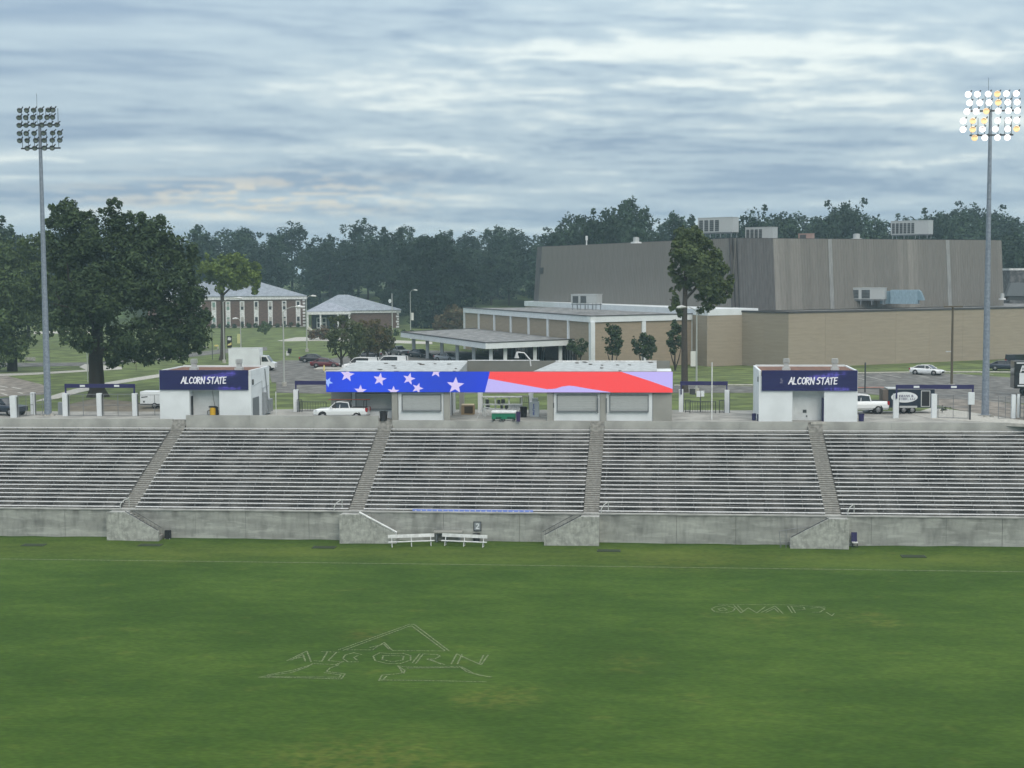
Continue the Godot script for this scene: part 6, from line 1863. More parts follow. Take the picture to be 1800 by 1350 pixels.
	b = MB.new()
	b.span(Vector3(-0.85, 0.62, 1.0), Vector3(0.95, 0.82, 1.22))
	obj("mudguard", b, M.steel_pale, t)
	for x in [-0.42, 0.46]:
		for s in [-1.0, 1.0]: wheel(t, Vector3(x, 0.37, s * 1.1), 0.37, s)
	b = MB.new()
	b.bar(Vector3(2.75, 0.5, 0.5), Vector3(4.0, 0.48, 0), 0.05)
	b.bar(Vector3(2.75, 0.5, -0.5), Vector3(4.0, 0.48, 0), 0.05)
	b.bar(Vector3(3.8, 0.0, 0), Vector3(3.8, 0.8, 0), 0.04)
	obj("hitch", b, M.rail, t)
	# small white trailer left
	t = thing("utility_trailer", "small white box trailer left of the left ticket building", "trailer", Vector3(-55.98, 9.40, -161.24))
	b = MB.new()
	b.span(Vector3(-1.05, 0.55, -1.0), Vector3(1.6, 1.9, 0.9))
	obj("box", b, M.white, t)
	b = MB.new()
	b.span(Vector3(-1.1, 0.42, -0.9), Vector3(1.6, 0.549, 0.85))
	b.bar(Vector3(-1.9, 0.5, 0), Vector3(-1.0, 0.5, 0), 0.05)
	b.bar(Vector3(-1.8, 0.0, 0), Vector3(-1.8, 0.9, 0), 0.05)
	obj("chassis", b, M.hood, t)
	for s in [-1.0, 1.0]: wheel(t, Vector3(0.6, 0.33, s * 0.85), 0.33, s)
	b = MB.new()
	b.box(Vector3(-0.55, 1.30, 0.905), Vector3(0.72, 0.12, 0.01), Basis(Vector3(0, 0, 1), 0.1))
	b.box(Vector3(-0.62, 0.78, 0.905), Vector3(0.2, 0.2, 0.01))
	obj("side_print", b, M.hood, t)
	# dark trailer at the right edge
	t = thing("show_trailer", "tall black trailer with white lettering cut off by the right edge", "trailer", Vector3(44.35, E, -181.0), -0.05)
	b = MB.new()
	b.span(Vector3(-1.6, 0.9, -1.2), Vector3(6.0, 4.1, 1.2))
	obj("box", b, M.paint_black, t)
	b = MB.new()
	b.span(Vector3(-1.0, 1.45, 1.201), Vector3(-0.05, 2.75, 1.215))
	b.span(Vector3(-1.35, 3.86, 1.201), Vector3(6.0, 4.0, 1.215))
	b.span(Vector3(-1.2, 1.15, 1.201), Vector3(6.0, 1.32, 1.215))
	obj("white_panel", b, M.white, t)
	var w2 := share("lettering", words("A", 0.8, 0.01), t, Vector3(-0.6, 3.2, 1.21))
	w2.mesh.material = M.white
	for x in [0.3, 1.3]:
		for s in [-1.0, 1.0]: wheel(t, Vector3(x - 0.4, 0.45, s * 1.05), 0.45, s)

func bin(label: String, at: Vector3, r: float, h: float, m: Material, called := "trash_can") -> void:
	var t := thing(called, label, "bin", at)
	var b := MB.new()
	b.tube([Vector3(0, 0, 0), Vector3(0, h * 0.92, 0)], [r * 0.9, r], 14)
	obj("body", b, m, t)
	b = MB.new()
	b.tube([Vector3(0, h * 0.92, 0), Vector3(0, h, 0), Vector3(0, h * 1.03, 0)], [r * 1.08, r * 1.08, r * 0.6], 14)
	obj("lid", b, m, t)

func crate(called: String, label: String, category: String, at: Vector3, size: Vector3, m: Material, turn := 0.0) -> Node3D:
	var t := thing(called, label, category, at, turn)
	var b := MB.new()
	b.box(Vector3(0, size.y * 0.5, 0), size)
	obj("casing", b, m, t)
	return t

func player_bench(label: String, a: Vector3, b: Vector3) -> void:
	var d := b - a
	var t := thing("team_bench", label, "bench", (a + b) * 0.5, atan2(-d.z, d.x), "white team benches at the wall")
	var h := d.length() * 0.5
	for e in [["seat", Vector3(0, 0.46, 0), Vector3(h * 2, 0.05, 0.28), 0.0], ["backrest", Vector3(0, 0.92, -0.24), Vector3(h * 2, 0.30, 0.045), -0.12]]:
		var m := MB.new()
		m.box(e[1], e[2], Basis(Vector3.RIGHT, e[3]))
		obj(e[0], m, M.white_trim, t)
	for x in [-0.84, 0.0, 0.84]:
		var m := MB.new()
		m.bar(Vector3(h * x, 0, 0.16), Vector3(h * x, 0.44, 0.04), 0.035)
		m.bar(Vector3(h * x, 0, -0.34), Vector3(h * x, 0.44, -0.1), 0.035)
		m.bar(Vector3(h * x, 0.3, -0.12), Vector3(h * x, 1.05, -0.26), 0.035)
		m.bar(Vector3(h * x, 0.05, 0.16), Vector3(h * x, 0.05, -0.34), 0.03)
		obj("leg", m, M.white_trim, t)

func loose_things() -> void:
	player_bench("white slatted team bench nearer the white handrail, slanting up to the right", Vector3(-23.35, 0.0, -128.55), Vector3(-19.35, 0.0, -129.6))
	player_bench("white slatted team bench right of the other, slanting down to the right", Vector3(-18.75, 0.0, -129.7), Vector3(-14.6, 0.0, -129.0))
	var t := thing("wall_table", "grey shelf table against the wall behind the white benches", "table", Vector3(-18.3, 0.1, -131.1))
	var b := MB.new()
	b.box(Vector3(0, 0.9, 0), Vector3(2.6, 0.14, 0.8))
	obj("top", b, M.block_gray, t)
	for x in [-1.05, -0.15, 1.0]:
		b = MB.new()
		b.box(Vector3(x, 0.42, 0), Vector3(0.12, 0.86, 0.6))
		obj("leg", b, M.door_gray, t)
	bin("dark bin against the field wall below the small framed number sign", Vector3(-15.75, 0.05, -131.1), 0.33, 0.8, M.black)
	t = thing("wall_sign", "small framed grey sign with a white 2 on the field wall", "sign", Vector3(-15.72, 1.45, -131.56))
	b = MB.new()
	b.box(Vector3.ZERO, Vector3(0.72, 0.86, 0.05))
	obj("frame", b, M.hood, t)
	b = MB.new()
	b.box(Vector3(0, 0, 0.027), Vector3(0.56, 0.70, 0.01))
	obj("face", b, M.steel, t)
	var w := share("numeral", words("2", 0.5, 0.012), t, Vector3(0, 0.0, 0.04))
	w.mesh.material = M.white
	t = crate("equipment_box", "black box on legs by the wall right of the leftmost stair block", "box", Vector3(-44.35, 0.1, -131.2), Vector3(0.5, 0.75, 0.4), M.black)
	b = MB.new()
	for x in [-0.22, 0.22]: b.bar(Vector3(x, -0.1, 0.2), Vector3(x, 0.02, 0.2), 0.03)
	obj("feet", b, M.white_trim, t)
	t = thing("plastic_chair", "dark blue chair against the wall beside the rightmost stair block", "chair", Vector3(17.75, 0.05, -131.0))
	b = MB.new(); b.box(Vector3(0, 0.42, 0), Vector3(0.5, 0.07, 0.5)); obj("seat", b, M.white_trim, t)
	b = MB.new(); b.box(Vector3(-0.05, 0.85, -0.22), Vector3(0.5, 0.85, 0.07), Basis(Vector3.RIGHT, -0.12)); obj("backrest", b, M.navy, t)
	for x in [-0.2, 0.2]:
		for z in [-0.2, 0.2]:
			b = MB.new(); b.bar(Vector3(x, 0, z), Vector3(x, 0.4, z), 0.022); obj("leg", b, M.rail, t)
	for e in [[Vector3(-44.98, 0.00, -128.24), "drain cover in the grass nearest the leftmost stair block"], [Vector3(-29.06, 0.00, -128.13), "drain cover in the grass left of the stair block with the white rail"], [Vector3(-3.77, 0.00, -128.11), "drain cover in the grass beside the stair block right of the benches"], [Vector3(22.13, 0.00, -127.15), "drain cover in the grass right of the rightmost stair block"], [Vector3(-55.59, 0.00, -127.57), "drain cover in the grass at the far left"]]:
		var d := MB.new()
		for k in 7: d.box(Vector3(0, 0.02, -0.45 + k * 0.15), Vector3(1.9, 0.05, 0.09))
		d.box(Vector3(-0.98, 0.02, 0), Vector3(0.08, 0.06, 1.06)); d.box(Vector3(0.98, 0.02, 0), Vector3(0.08, 0.06, 1.06))
		var o := obj("drain_cover", d, M.grate)
		o.position = e[0]
		tag(o, e[1], "drain")
	t = thing("ribbon_banner", "narrow blue starred banner along the lowest bench row of the middle section", "banner", Vector3(-16.2, 2.78, -131.99))
	b = MB.new()
	b.box(Vector3.ZERO, Vector3(11.0, 0.24, 0.02))
	obj("cloth", b, M.banner_blue, t)
	for k in 22:
		var s := MB.new()
		var pts := []
		for q in 10: pts.append(Vector2(cos(PI * 0.5 + PI * q / 5.0), sin(PI * 0.5 + PI * q / 5.0)) * (0.085 if q % 2 == 0 else 0.035))
		s.plate(pts, Vector3(-5.2 + k * 0.495, 0.02 * (k % 3 - 1), 0.011), Basis(), 0.003)
		obj("star", s, M.white_trim, t)

	# on the concourse
	bin("black trash can at the head of the aisle by the white pickup", Vector3(-27.20, 9.40, -147.94), 0.40, 0.92, M.black)
	bin("dark bin at the right corner of the right ticket building", Vector3(20.65, E, -148.9), 0.28, 0.72, M.navy)
	bin("dark blue bin at the left corner of the right ticket building", Vector3(10.15, E, -149.4), 0.22, 0.68, M.navy)
	bin("dark blue bin nearer the front block of the right ticket building", Vector3(10.62, E, -148.95), 0.2, 0.66, M.navy)
	t = crate("cardboard_box", "open brown cardboard carton inside the breezeway", "box", Vector3(-19.41, 9.40, -154.97), Vector3(1.35, 1.0, 0.9), M.card)
	b = MB.new(); b.span(Vector3(-0.35, 0.12, 0.451), Vector3(0.55, 0.86, 0.46)); obj("opening", b, M.card_dark, t)
	b = MB.new(); b.box(Vector3(0, 1.04, 0.2), Vector3(1.3, 0.04, 0.7), Basis(Vector3.RIGHT, 0.12)); obj("flap", b, M.card_pale, t)
	# serving rack with open bays
	t = thing("serving_rack", "white open serving rack with shelves in the breezeway", "rack", Vector3(-15.60, 9.40, -153.20))
	b = MB.new()
	for x in [-2.05, -0.72, 0.72, 2.05]: b.box(Vector3(x, 1.0, 0), Vector3(0.13, 2.0, 0.12))
	for y in [0.72, 1.2, 2.0]: b.box(Vector3(0, y, 0), Vector3(4.2, 0.12, 0.5))
	b.box(Vector3(1.35, 0.95, 0.1), Vector3(1.3, 0.45, 0.05))
	obj("frame", b, M.white_trim, t)
	for e in [[-1.55, 1.52, 0.18], [0.1, 1.55, 0.2], [-0.35, 1.5, 0.16], [-1.5, 0.95, 0.2], [-0.05, 0.95, 0.14], [0.45, 0.92, 0.17]]:
		var p := MB.new()
		p.tube([Vector3(e[0], e[1] - 0.22, 0.1), Vector3(e[0], e[1] + 0.2, 0.1)], [e[2]], 10)
		obj("canister", p, M.hood, t)
	for k in 7:
		var p := MB.new()
		p.bar(Vector3(0.85 + k * 0.17, 0.75, 0.16), Vector3(0.85 + k * 0.17, 1.15, 0.16), 0.05)
		obj("bottle", p, M.inner, t)
	# ladder table end
	t = thing("folding_frame", "thin pale folding table frame standing at the left end of the serving rack", "frame", Vector3(-17.35, 9.40, -150.68))
	b = MB.new()
	b.bar(Vector3(-0.55, 0, 0.5), Vector3(0.1, 1.5, 0.2), 0.035)
	b.bar(Vector3(0.2, 0.1, -0.2), Vector3(0.15, 2.0, -0.2), 0.035)
	b.bar(Vector3(0.15, 1.15, 0.2), Vector3(1.2, 0.95, 0.2), 0.06)
	b.bar(Vector3(0.15, 2.0, -0.2), Vector3(0.5, 2.0, -0.2), 0.04)
	b.bar(Vector3(0.1, 1.1, 0.2), Vector3(0.6, 0.4, 0.2), 0.03)
	obj("tubes", b, M.white_trim, t)
	for e in [[Vector3(-15.57, 9.40, -147.20), 0.92, "smaller green food cart with a white top, left of its twin"], [Vector3(-14.39, 9.40, -147.24), 1.22, "larger green food cart with a white top in front of the breezeway"]]:
		t = thing("food_cart", e[2], "cart", e[0] + Vector3(0, 0, -0.6), 0.0, "green carts")
		var hw: float = e[1]
		b = MB.new(); b.span(Vector3(-hw * 0.55, 0.22, -0.4), Vector3(hw * 0.55, 0.85, 0.4)); obj("body", b, M.green, t)
		b = MB.new(); b.box(Vector3(0, 0.94, 0.02), Vector3(hw * 1.22, 0.12, 0.95), Basis(Vector3.RIGHT, 0.12)); obj("lid", b, M.white_trim, t)
		b = MB.new(); b.box(Vector3(hw * 0.2, 0.34, 0.41), Vector3(hw * 0.6, 0.2, 0.03), Basis(Vector3(0, 0, 1), -0.06)); obj("drip_panel", b, M.green_dark, t)
		for x in [-0.42, 0.42]:
			for z in [-0.34, 0.34]: wheel(t, Vector3(hw * x, 0.12, z), 0.12, 1.0)
	bin("purple bin at the right end of the green carts", Vector3(-13.39, 9.40, -147.28), 0.22, 0.98, M.purple)
	bin("black bin between the purple bin and the white ice chest", Vector3(-13.26, 9.40, -152.05), 0.36, 1.05, M.black)
	t = thing("hand_trolley", "tall thin trolley with a pale crossbar behind the black bin", "trolley", Vector3(-13.39, 9.40, -154.54))
	b = MB.new()
	for x in [-0.5, 0.5]: b.bar(Vector3(x, 0.1, 0), Vector3(x * 0.9, 2.0, -0.1), 0.03)
	for k in 5: b.bar(Vector3(-0.4 + k * 0.2, 1.35, -0.07), Vector3(-0.4 + k * 0.2, 1.9, -0.1), 0.012)
	b.bar(Vector3(-0.5, 1.3, -0.07), Vector3(0.5, 1.3, -0.07), 0.025)
	obj("frame", b, M.rail, t)
	b = MB.new(); b.box(Vector3(0, 1.98, -0.1), Vector3(1.0, 0.12, 0.1)); obj("crossbar", b, M.block_gray, t)
	t = thing("ice_chest", "white upright ice merchandiser lettered ICE in the breezeway", "ice chest", Vector3(-12.19, 9.40, -152.70))
	b = MB.new(); b.box(Vector3(0, 0.78, 0), Vector3(0.96, 1.56, 0.75)); obj("cabinet", b, M.white, t)
	b = MB.new(); b.box(Vector3(0.06, 1.74, -0.05), Vector3(0.58, 0.36, 0.5)); obj("top_unit", b, M.steel_pale, t)
	var y := 1.15
	for ch in "ICE":
		var l := share("letter", words(ch, 0.34, 0.01), t, Vector3(-0.04, y, 0.382))
		l.mesh.material = M.ice_blue
		y -= 0.40
	t = thing("pressure_washer", "yellow upright machine in the doorway of the left ticket building", "machine", Vector3(-45.24, 9.40, -149.09) + Vector3(0, 0, 0.25))
	b = MB.new(); b.tube([Vector3(0, 0.16, 0), Vector3(0, 1.12, 0), Vector3(0, 1.2, 0)], [0.30, 0.32, 0.2], 12); obj("drum", b, M.yellow, t)
	b = MB.new(); b.box(Vector3(0.36, 0.7, -0.1), Vector3(0.3, 1.1, 0.3)); b.box(Vector3(0, 1.26, 0), Vector3(0.75, 0.14, 0.4)); obj("motor", b, M.black, t)
	b = MB.new(); b.tube([Vector3(-0.3, 0.3, 0.1), Vector3(-0.52, 0.5, 0.1), Vector3(-0.5, 0.85, 0.1), Vector3(-0.3, 0.9, 0.1)], [0.05], 6); obj("hose", b, M.hood, t)
	for s in [-1.0, 1.0]: wheel(t, Vector3(s * 0.22, 0.16, 0.22), 0.16, s)
	crate("electrical_cabinet", "grey electrical cabinet right of the left floodlight pole", "cabinet", Vector3(-63.0, E, -153.0), Vector3(0.8, 1.35, 0.6), M.steel)
	rng.seed = 77
	for k in 5:
		var r := MB.new()
		r.tube([Vector3(0, -0.05, 0), Vector3(0, 0.12, 0), Vector3(0, 0.22, 0)], [0.18, 0.2, 0.08], 7)
		var ro := obj("rubble_stone", r, M.path)
		ro.position = [Vector3(-64.6, E, -151.2), Vector3(-64.1, E, -151.0), Vector3(-63.5, E, -151.3), Vector3(33.6, E, -153.4), Vector3(34.3, E, -153.6)][k]
		ro.scale = Vector3.ONE * rng.randf_range(0.8, 1.5)
		tag(ro, ["pale stone left of the left floodlight footing", "pale stone in front of the left floodlight footing", "pale stone right of the left floodlight footing", "pale stone at the right floodlight footing, left one", "pale stone at the right floodlight footing, right one"][k], "stone")
	# boards on the lawn
	t = thing("campus_sign", "black sign with a white and a yellow emblem left of the west lamp", "sign", Vector3(-87.15, 9.40, -299.35))
	b = MB.new(); b.box(Vector3(0, 1.2, 0), Vector3(1.0, 2.4, 0.12)); obj("board", b, M.black, t)
	b = MB.new(); b.plate([Vector2(-0.36, 1.55), Vector2(0.3, 1.5), Vector2(0.42, 1.9), Vector2(0.1, 2.2), Vector2(-0.3, 2.1)], Vector3(0, 0, 0.061), Basis(), 0.01); obj("emblem", b, M.white_trim, t)
	b = MB.new(); b.plate([Vector2(-0.4, 0.4), Vector2(0.44, 0.55), Vector2(0.40, 1.15), Vector2(0.1, 0.85), Vector2(-0.3, 0.75)], Vector3(0, 0, 0.061), Basis(), 0.01); obj("emblem", b, M.yellow_pale, t)
	for e in [[Vector3(-109.05, 9.40, -251.11), "small white board on the left lawn under the far left oak", 1.9, 0.6], [Vector3(-90.67, 9.40, -301.84), "tiny yellow board by the umbrella pine's trunk", 0.8, 0.35], [Vector3(-92.00, 9.40, -297.08), "flat grey slab lying on the lawn left of the umbrella pine", 1.6, 0.25], [Vector3(-86.80, 9.40, -290.08), "little white marker at the foot of the umbrella pine", 0.3, 0.5]]:
		t = thing("lawn_board", e[1], "board", e[0])
		b = MB.new(); b.box(Vector3(0, e[3] * 0.5 + 0.1, 0), Vector3(e[2], e[3], 0.1)); obj("panel", b, M.yellow_pale if "yellow" in e[1] else M.path, t)
		b = MB.new(); b.box(Vector3(0, 0.06, 0), Vector3(e[2] * 0.8, 0.12, 0.08)); obj("foot", b, M.hood, t)
	t = thing("litter_bin", "black and white litter bin on the kerb beyond the car park", "bin", Vector3(-67.10, 9.40, -268.97))
	b = MB.new(); b.box(Vector3(-0.18, 0.4, 0), Vector3(0.5, 0.8, 0.5)); obj("body", b, M.white_trim, t)
	b = MB.new(); b.box(Vector3(0.16, 0.85, 0), Vector3(0.62, 0.9, 0.5), Basis(Vector3(0, 0, 1), -0.12)); obj("hood", b, M.black, t)
	t = thing("traffic_bollard", "little pale bollard on the kerb island by the dark red car", "bollard", Vector3(-50.36, 9.40, -223.90))
	b = MB.new(); b.tube([Vector3(0, 0.1, 0), Vector3(0, 0.8, 0), Vector3(0, 1.0, 0)], [0.14, 0.12, 0.05], 10); obj("shaft", b, M.yellow_pale, t)
	t = thing("traffic_sign", "small white square sign at the end of the canopy road", "sign", Vector3(-51.72, 9.40, -315.99))
	b = MB.new(); b.box(Vector3(0, 1.3, 0), Vector3(0.7, 0.6, 0.04)); obj("plate", b, M.white, t)
	b = MB.new(); b.bar(Vector3.ZERO, Vector3(0, 1.1, 0), 0.04); obj("post", b, M.steel, t)

func street_furniture() -> void:
	var rowsL := [[41.65, [-2.0, -1.24, -0.48, 0.3, 1.12, 1.62]], [40.9, [-2.1, -1.36, -0.58, 0.2, 0.96, 1.55]], [40.1, [-2.1, -1.36, -0.58, 0.38, 1.25, 2.02]], [39.25, [-2.1, -1.36, -0.5, 0.52, 1.52, 2.28]], [38.5, [-2.1, -1.28, -0.34, 0.58, 1.46, 2.28]], [37.7, [-1.3, -0.48, 0.58, 1.42]]]
	for r in rowsL: r[0] -= 9.52
	flood_tower("floodlight_tower", "tall left floodlight tower with its lamps switched off", Vector3(-64.3, 9.5, -152.2), 30.6, false, rowsL, Vector3(0.28, -0.25, 0.9))
	var rowsR := [[41.95, [-2.3, -1.4, -0.35, 0.55, 1.45, 2.4], [3]], [41.1, [-2.15, -1.15, -0.25, 0.66, 1.6, 2.5], [3]], [40.25, [-2.4, -1.5, -0.5, 0.66, 1.66, 2.55], [2]], [39.3, [-2.75, -1.8, -0.7, 0.62, 1.66, 2.5], [1, 2]], [38.45, [-2.75, -1.8, -0.85, 0.42, 1.62, 2.5], [1, 5]], [37.6, [-1.6, -0.6, 0.65, 1.62], [0]]]
	for r in rowsR: r[0] -= 9.5
	flood_tower("floodlight_tower", "tall right floodlight tower with its lamps lit", Vector3(33.95, 9.5, -154.9), 30.8, true, rowsR, Vector3(-0.28, -0.25, 0.9))
	street_lamp("pale street lamp in front of the umbrella pine", Vector3(-72.6, E, -246.0), 10.4, Vector2(2.6, 0.4))
	street_lamp("pale street lamp on a white footing between the left ticket building and the purple gate", Vector3(-49.00, 9.40, -193.65), 10.0, Vector2(1.9, 0.2))
	street_lamp("street lamp beside the lodge porch", Vector3(-67.01, 9.40, -283.17), 10.2, Vector2(0.9, -0.3))
	street_lamp("street lamp with a white banner left of the entrance canopy", Vector3(-61.65, 9.14, -375.00), 10.6, Vector2(0.9, 0.0), "right")
	street_lamp("pale street lamp with a banner right of the pine trunk", Vector3(5.45, 9.40, -184.33), 10.0, Vector2(-1.5, 0.2), "left")
	street_lamp("short lamp with a yellow banner on the west lawn", Vector3(-80.84, 9.40, -285.55), 5.8, Vector2(-0.6, 0.0), "yellow")
	var t := thing("signal_pole", "plain pole with a white dish right of the lodge", "pole", Vector3(-65.85, 9.12, -372.00))
	var b := MB.new(); b.bar(Vector3.ZERO, Vector3(0, 10.4, 0), 0.12, 8); obj("shaft", b, M.lamp_pole, t)
	b = MB.new(); b.tube([Vector3(-0.55, 8.0, 0.1), Vector3(-0.55, 8.5, 0.1), Vector3(-0.55, 9.0, 0.1)], [0.2, 0.42, 0.2], 10); obj("dish", b, M.white, t)
	b = MB.new(); b.tube([Vector3(0, -0.1, 0), Vector3(0, 0.6, 0)], [0.34], 12); obj("footing", b, M.path, t)
	t = thing("area_light", "tall brown light pole standing before the brick wing", "light pole", Vector3(38.11, 9.40, -193.30))
	b = MB.new(); b.tube([Vector3(0, 0.3, 0), Vector3(0, 10.3, 0)], [0.17, 0.13], 8); obj("shaft", b, M.brown_pole, t)
	b = MB.new(); b.box(Vector3(0.05, 10.32, 0), Vector3(2.3, 0.2, 0.5)); obj("lamp_head", b, M.brown_pole, t)
	b = MB.new(); b.tube([Vector3(0, -0.1, 0), Vector3(0, 0.45, 0)], [0.42], 14); obj("footing", b, M.path, t)
	b = MB.new(); b.box(Vector3(-0.45, 4.6, 0), Vector3(0.6, 0.12, 0.3)); obj("bracket", b, M.steel_pale, t)
	for e in [[Vector3(5.97, 9.40, -149.72), 5.8, 0.06, "thin pale mast at the head of the stand right of the screen", "white_trim"], [Vector3(-38.38, 9.40, -148.13), 2.9, 0.035, "thin pale post at the right corner of the left ticket building", "white_trim"], [Vector3(26.04, 9.40, -184.79), 3.7, 0.09, "short black post right of the right ticket building", "rail"], [Vector3(-77.72, 9.40, -256.16), 5.0, 0.06, "thin dark post on the lawn left of the umbrella pine", "rail"], [Vector3(-78.82, 9.40, -200.53), 4.6, 0.06, "thin pole left of the big oak's trunk", "lamp_pole"], [Vector3(-81.07, 9.40, -226.45), 2.2, 0.05, "thin young stake on the lawn right of the big oak", "brown_pole"], [Vector3(-82.04, 9.40, -235.09), 1.6, 0.05, "short stake farther along the lawn behind the big oak", "brown_pole"]]:
		t = thing("slim_post", e[3], "post", e[0])
		b = MB.new(); b.bar(Vector3.ZERO, Vector3(0, e[1], 0), e[2], 8); obj("shaft", b, M[e[4]], t)
	# gates
	post("white gate post at the far left, widest and nearest the edge", Vector3(-66.95, E, -149.7), 0.62, 2.3, 0.03)
	post("slim white post between the far left post and the left floodlight", Vector3(-66.1, E, -152.6), 0.42, 2.42, 0.01)
	post("white gate post under the left end of the left purple header", Vector3(-62.1, E, -151.6), 0.50, 2.42, 0.01)
	post("white gate post under the middle of the left purple header", Vector3(-58.4, E, -151.7), 0.48, 2.42, 0.012)
	post("white gate post under the right end of the left purple header", Vector3(-54.6, E, -151.9), 0.48, 2.42, 0.012)
	header("long purple header over the left gate with two white plates", Vector3(-62.1, E, -151.6), Vector3(-54.6, E, -151.9), 3.2, [-0.5, 0.5])
	post("white gate post between the left ticket building and the white pickup", Vector3(-38.5, E, -157.2), 0.48, 2.42)
	header("purple header running into the left end of the screen", Vector3(-38.5, E, -157.2), Vector3(-33.4, E, -157.2), 3.15, [])
	post("white gate post right of the screen, under the header's left end", Vector3(3.05, E, -158.3), 0.46, 2.42)
	post("white gate post left of the right ticket building, under the header's right end", Vector3(7.85, E, -157.4), 0.48, 2.42)
	header("short purple header between the screen and the right ticket building", Vector3(3.05, E, -158.3), Vector3(7.85, E, -157.4), 3.1, [])
	post("white gate post in front of the dark trailer", Vector3(24.55, E, -152.3), 0.52, 2.45)
	post("white gate post at the trailer's right end", Vector3(28.35, E, -152.4), 0.50, 2.45)
	post("slim white post right of the right floodlight", Vector3(36.1, E, -152.2), 0.38, 2.4)
	post("second slim post close right of the other one past the right floodlight", Vector3(36.75, E, -152.9), 0.22, 2.4)
	post("white post cut off by the right edge of the view", Vector3(37.2, E, -150.6), 0.5, 2.3)
	header("long purple header over the right gate with two white plates", Vector3(24.55, E, -152.3), Vector3(32.05, E, -151.6), 3.2, [-0.48, 0.5])
	t = thing("box_post", "dark post carrying a white box beside the right floodlight", "post", Vector3(31.53, 9.40, -150.64))
	b = MB.new(); b.box(Vector3(0, 0.8, 0), Vector3(0.16, 1.6, 0.16)); obj("shaft", b, M.rail, t)
	b = MB.new(); b.box(Vector3(0.1, 2.15, 0.05), Vector3(0.56, 1.2, 0.42)); obj("box", b, M.white, t)
	wire_panel("wire fence panel between the trailer and the right floodlight", Vector3(28.75, E, -152.3), Vector3(31.6, E, -151.8), 2.35)
	wire_panel("wire fence between the right floodlight and the slim white post", Vector3(34.6, E, -152.0), Vector3(36.0, E, -152.1), 2.3)
	wire_panel("wire gate between the slim posts and the right edge", Vector3(36.9, E, -152.6), Vector3(37.2, E, -150.9), 2.2)
	wire_panel("wire fence between the far left post and the slim white post", Vector3(-66.5, E, -149.9), Vector3(-66.0, E, -152.4), 2.3)
	wire_panel("wire fence between the slim post and the left floodlight", Vector3(-65.8, E, -152.6), Vector3(-64.4, E, -152.7), 2.3)
	wire_panel("wire gate under the left half of the left header", Vector3(-61.7, E, -151.7), Vector3(-58.7, E, -151.7), 2.3)
	wire_panel("wire gate under the right half of the left header", Vector3(-58.0, E, -151.8), Vector3(-54.9, E, -151.9), 2.3)
	wire_panel("wire fence between the left gate and the small white trailer", Vector3(-54.3, E, -152.0), Vector3(-50.9, E, -152.6), 2.2)
	barrier("dark crowd barrier below the purple header left of the screen", Vector3(-36.6, E, -157.0), 2.9, 1.1, 9)
	barrier("short dark turnstile rail beside the white gate post left of the screen", Vector3(-38.0, E, -156.7), 0.5, 1.35, 2)
	barrier("dark crowd barrier below the short purple header right of the screen", Vector3(5.3, E, -156.9), 2.7, 1.25, 9)
	barrier("short dark turnstile rail beside the gate post right of the screen", Vector3(3.75, E, -157.6), 0.5, 1.35, 2)
	barrier("short dark turnstile rail beside the gate post left of the right ticket building", Vector3(7.3, E, -157.0), 0.5, 1.35, 2)
	t = thing("meter_boxes", "two white meter boxes and a dark panel hung under the short purple header", "meter", Vector3(5.1, E, -158.0))
	b = MB.new(); b.box(Vector3(-0.22, 1.95, 0), Vector3(0.40, 0.62, 0.2)); b.box(Vector3(0.22, 1.98, 0), Vector3(0.34, 0.60, 0.2)); obj("box", b, M.white, t)
	b = MB.new(); b.box(Vector3(-0.85, 2.2, -0.05), Vector3(0.6, 0.6, 0.1)); obj("panel", b, M.hood, t)
	b = MB.new(); b.box(Vector3(0, 1.0, -0.1), Vector3(0.12, 2.0, 0.1)); b.bar(Vector3(-0.9, 1.9, -0.1), Vector3(0.3, 1.9, -0.1), 0.03); obj("stand", b, M.rail, t)
	var kb := MB.new()
	ribbon(kb, [Vector2(25.94, -191.16), Vector2(28.79, -191.69), Vector2(32.47, -190.35)], 0.9, E + 0.14)
	for s in [0]: pass
	tag(obj("red_kerb", kb, M.rust), "faded red painted kerb behind the white crew cab pickup", "kerb")

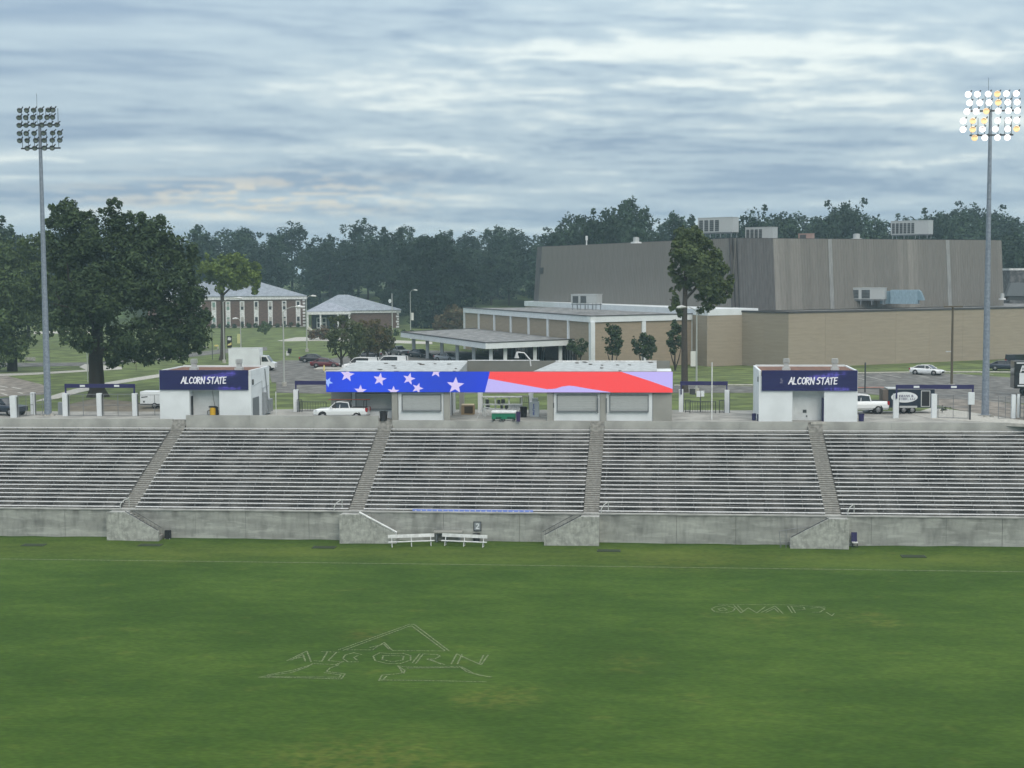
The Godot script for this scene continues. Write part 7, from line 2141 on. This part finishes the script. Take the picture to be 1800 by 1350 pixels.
func more_materials() -> void:
	M.steel_pale = mat(0.46, 0.48, 0.48, 0.5, 0.3)
	M.grille = mat(0.09, 0.10, 0.105, 0.5, 0.3)
	M.sign_white = mat(0.80, 0.80, 0.86, 0.5)
	M.emblem = mat(0.13, 0.13, 0.20, 0.5)
	M.litter = mat(0.10, 0.09, 0.08, 1.0)
	M.seam = noisy(0.33, 0.34, 0.335, tone(0.8, 0.02, 60, 4.0, 0.3), 0.11, 0.6, 0.2)
	M.brick_tan3 = noisy(0.325, 0.284, 0.222, tone(0.94, 0.02, 19, 0.4, 2.6), 0.08, 0.92)
	M.dark_sheet_w = noisy(0.14, 0.145, 0.15, tone(0.7, 0.02, 61), 0.08, 0.8)
	M.pinkish = mat(0.34, 0.24, 0.21, 0.7)
	M.blue_sheet = noisy(0.30, 0.42, 0.50, tone(0.8, 0.02, 62, 4.0, 0.4), 0.2, 0.5, 0.2)
	M.blue_sheet2 = mat(0.20, 0.29, 0.35, 0.5, 0.2)
	M.car_glass2 = mat(0.035, 0.04, 0.045, 0.15)
	M.pane_green = mat(0.16, 0.26, 0.22, 0.2)
	M.blind = mat(0.34, 0.34, 0.32, 0.8)
	M.banner = mat(0.60, 0.61, 0.58, 0.8)
	M.banner_yellow = mat(0.50, 0.52, 0.25, 0.8)
	M.banner_blue = mat(0.16, 0.23, 0.62, 0.7)
	M.card = mat(0.30, 0.22, 0.13, 0.9)
	M.card_dark = mat(0.06, 0.045, 0.03, 0.9)
	M.card_pale = mat(0.50, 0.42, 0.30, 0.9)
	M.green = mat(0.012, 0.16, 0.085, 0.5)
	M.green_dark = mat(0.01, 0.06, 0.04, 0.6)
	M.yellow = mat(0.60, 0.36, 0.02, 0.5)
	M.yellow_pale = mat(0.62, 0.55, 0.22, 0.7)
	M.ice_blue = mat(0.04, 0.09, 0.42, 0.5)
	M.grate = mat(0.035, 0.05, 0.025, 0.9)
	M.trailer_in = mat(0.12, 0.10, 0.085, 0.9)

func _ready() -> void:
	# camera
	var cam := Camera3D.new()
	cam.name = "camera"
	cam.fov = 29.084
	cam.near = 1.0
	cam.far = 6000.0
	cam.transform = Transform3D(Basis(Vector3(0.99553592, -0.0057554, -0.09420779), Vector3(-0.00122028, 0.99727075, -0.07382115), Vector3(0.09437555, 0.07360657, 0.99281183)), Vector3(0, 24.1, 0))
	add_child(cam)
	cam.current = true
	# sky, air and exposure
	var sky_m := PanoramaSkyMaterial.new()
	sky_m.panorama = make_sky()
	var sky := Sky.new()
	sky.sky_material = sky_m
	var env := Environment.new()
	env.background_mode = Environment.BG_SKY
	env.sky = sky
	env.tonemap_mode = Environment.TONE_MAPPER_LINEAR
	env.tonemap_exposure = 1.13
	env.sdfgi_enabled = true
	env.ssao_enabled = true
	env.ssil_enabled = true
	env.fog_enabled = true
	env.fog_density = HAZE
	env.fog_light_color = Color(0.60, 0.71, 0.75)
	var we := WorldEnvironment.new()
	we.name = "world_environment"
	we.environment = env
	add_child(we)
	# the veiled sun, high behind the near stand
	var sun := DirectionalLight3D.new()
	sun.name = "sun"
	sun.light_energy = 0.5
	sun.light_color = Color(1.0, 0.96, 0.90)
	sun.light_angular_distance = 40.0
	sun.shadow_enabled = true
	sun.rotation = Vector3(deg_to_rad(-38.0), deg_to_rad(24.0), 0)
	add_child(sun)
	palette()
	more_materials()
	grounds()
	grandstand()
	arena()
	west_buildings()
	concession()
	kiosk("white ticket building with a navy ALCORN STATE sign, left of the screen", -50.7, -41.05, -47.55, -44.4, -50.62, 7.4, 1)
	kiosk("white ticket building with a navy ALCORN STATE sign, right of the screen", 10.55, 20.2, 13.85, 16.95, 10.82, 8.4, 2)
	vegetation()
	street_furniture()
	traffic()
	loose_things()
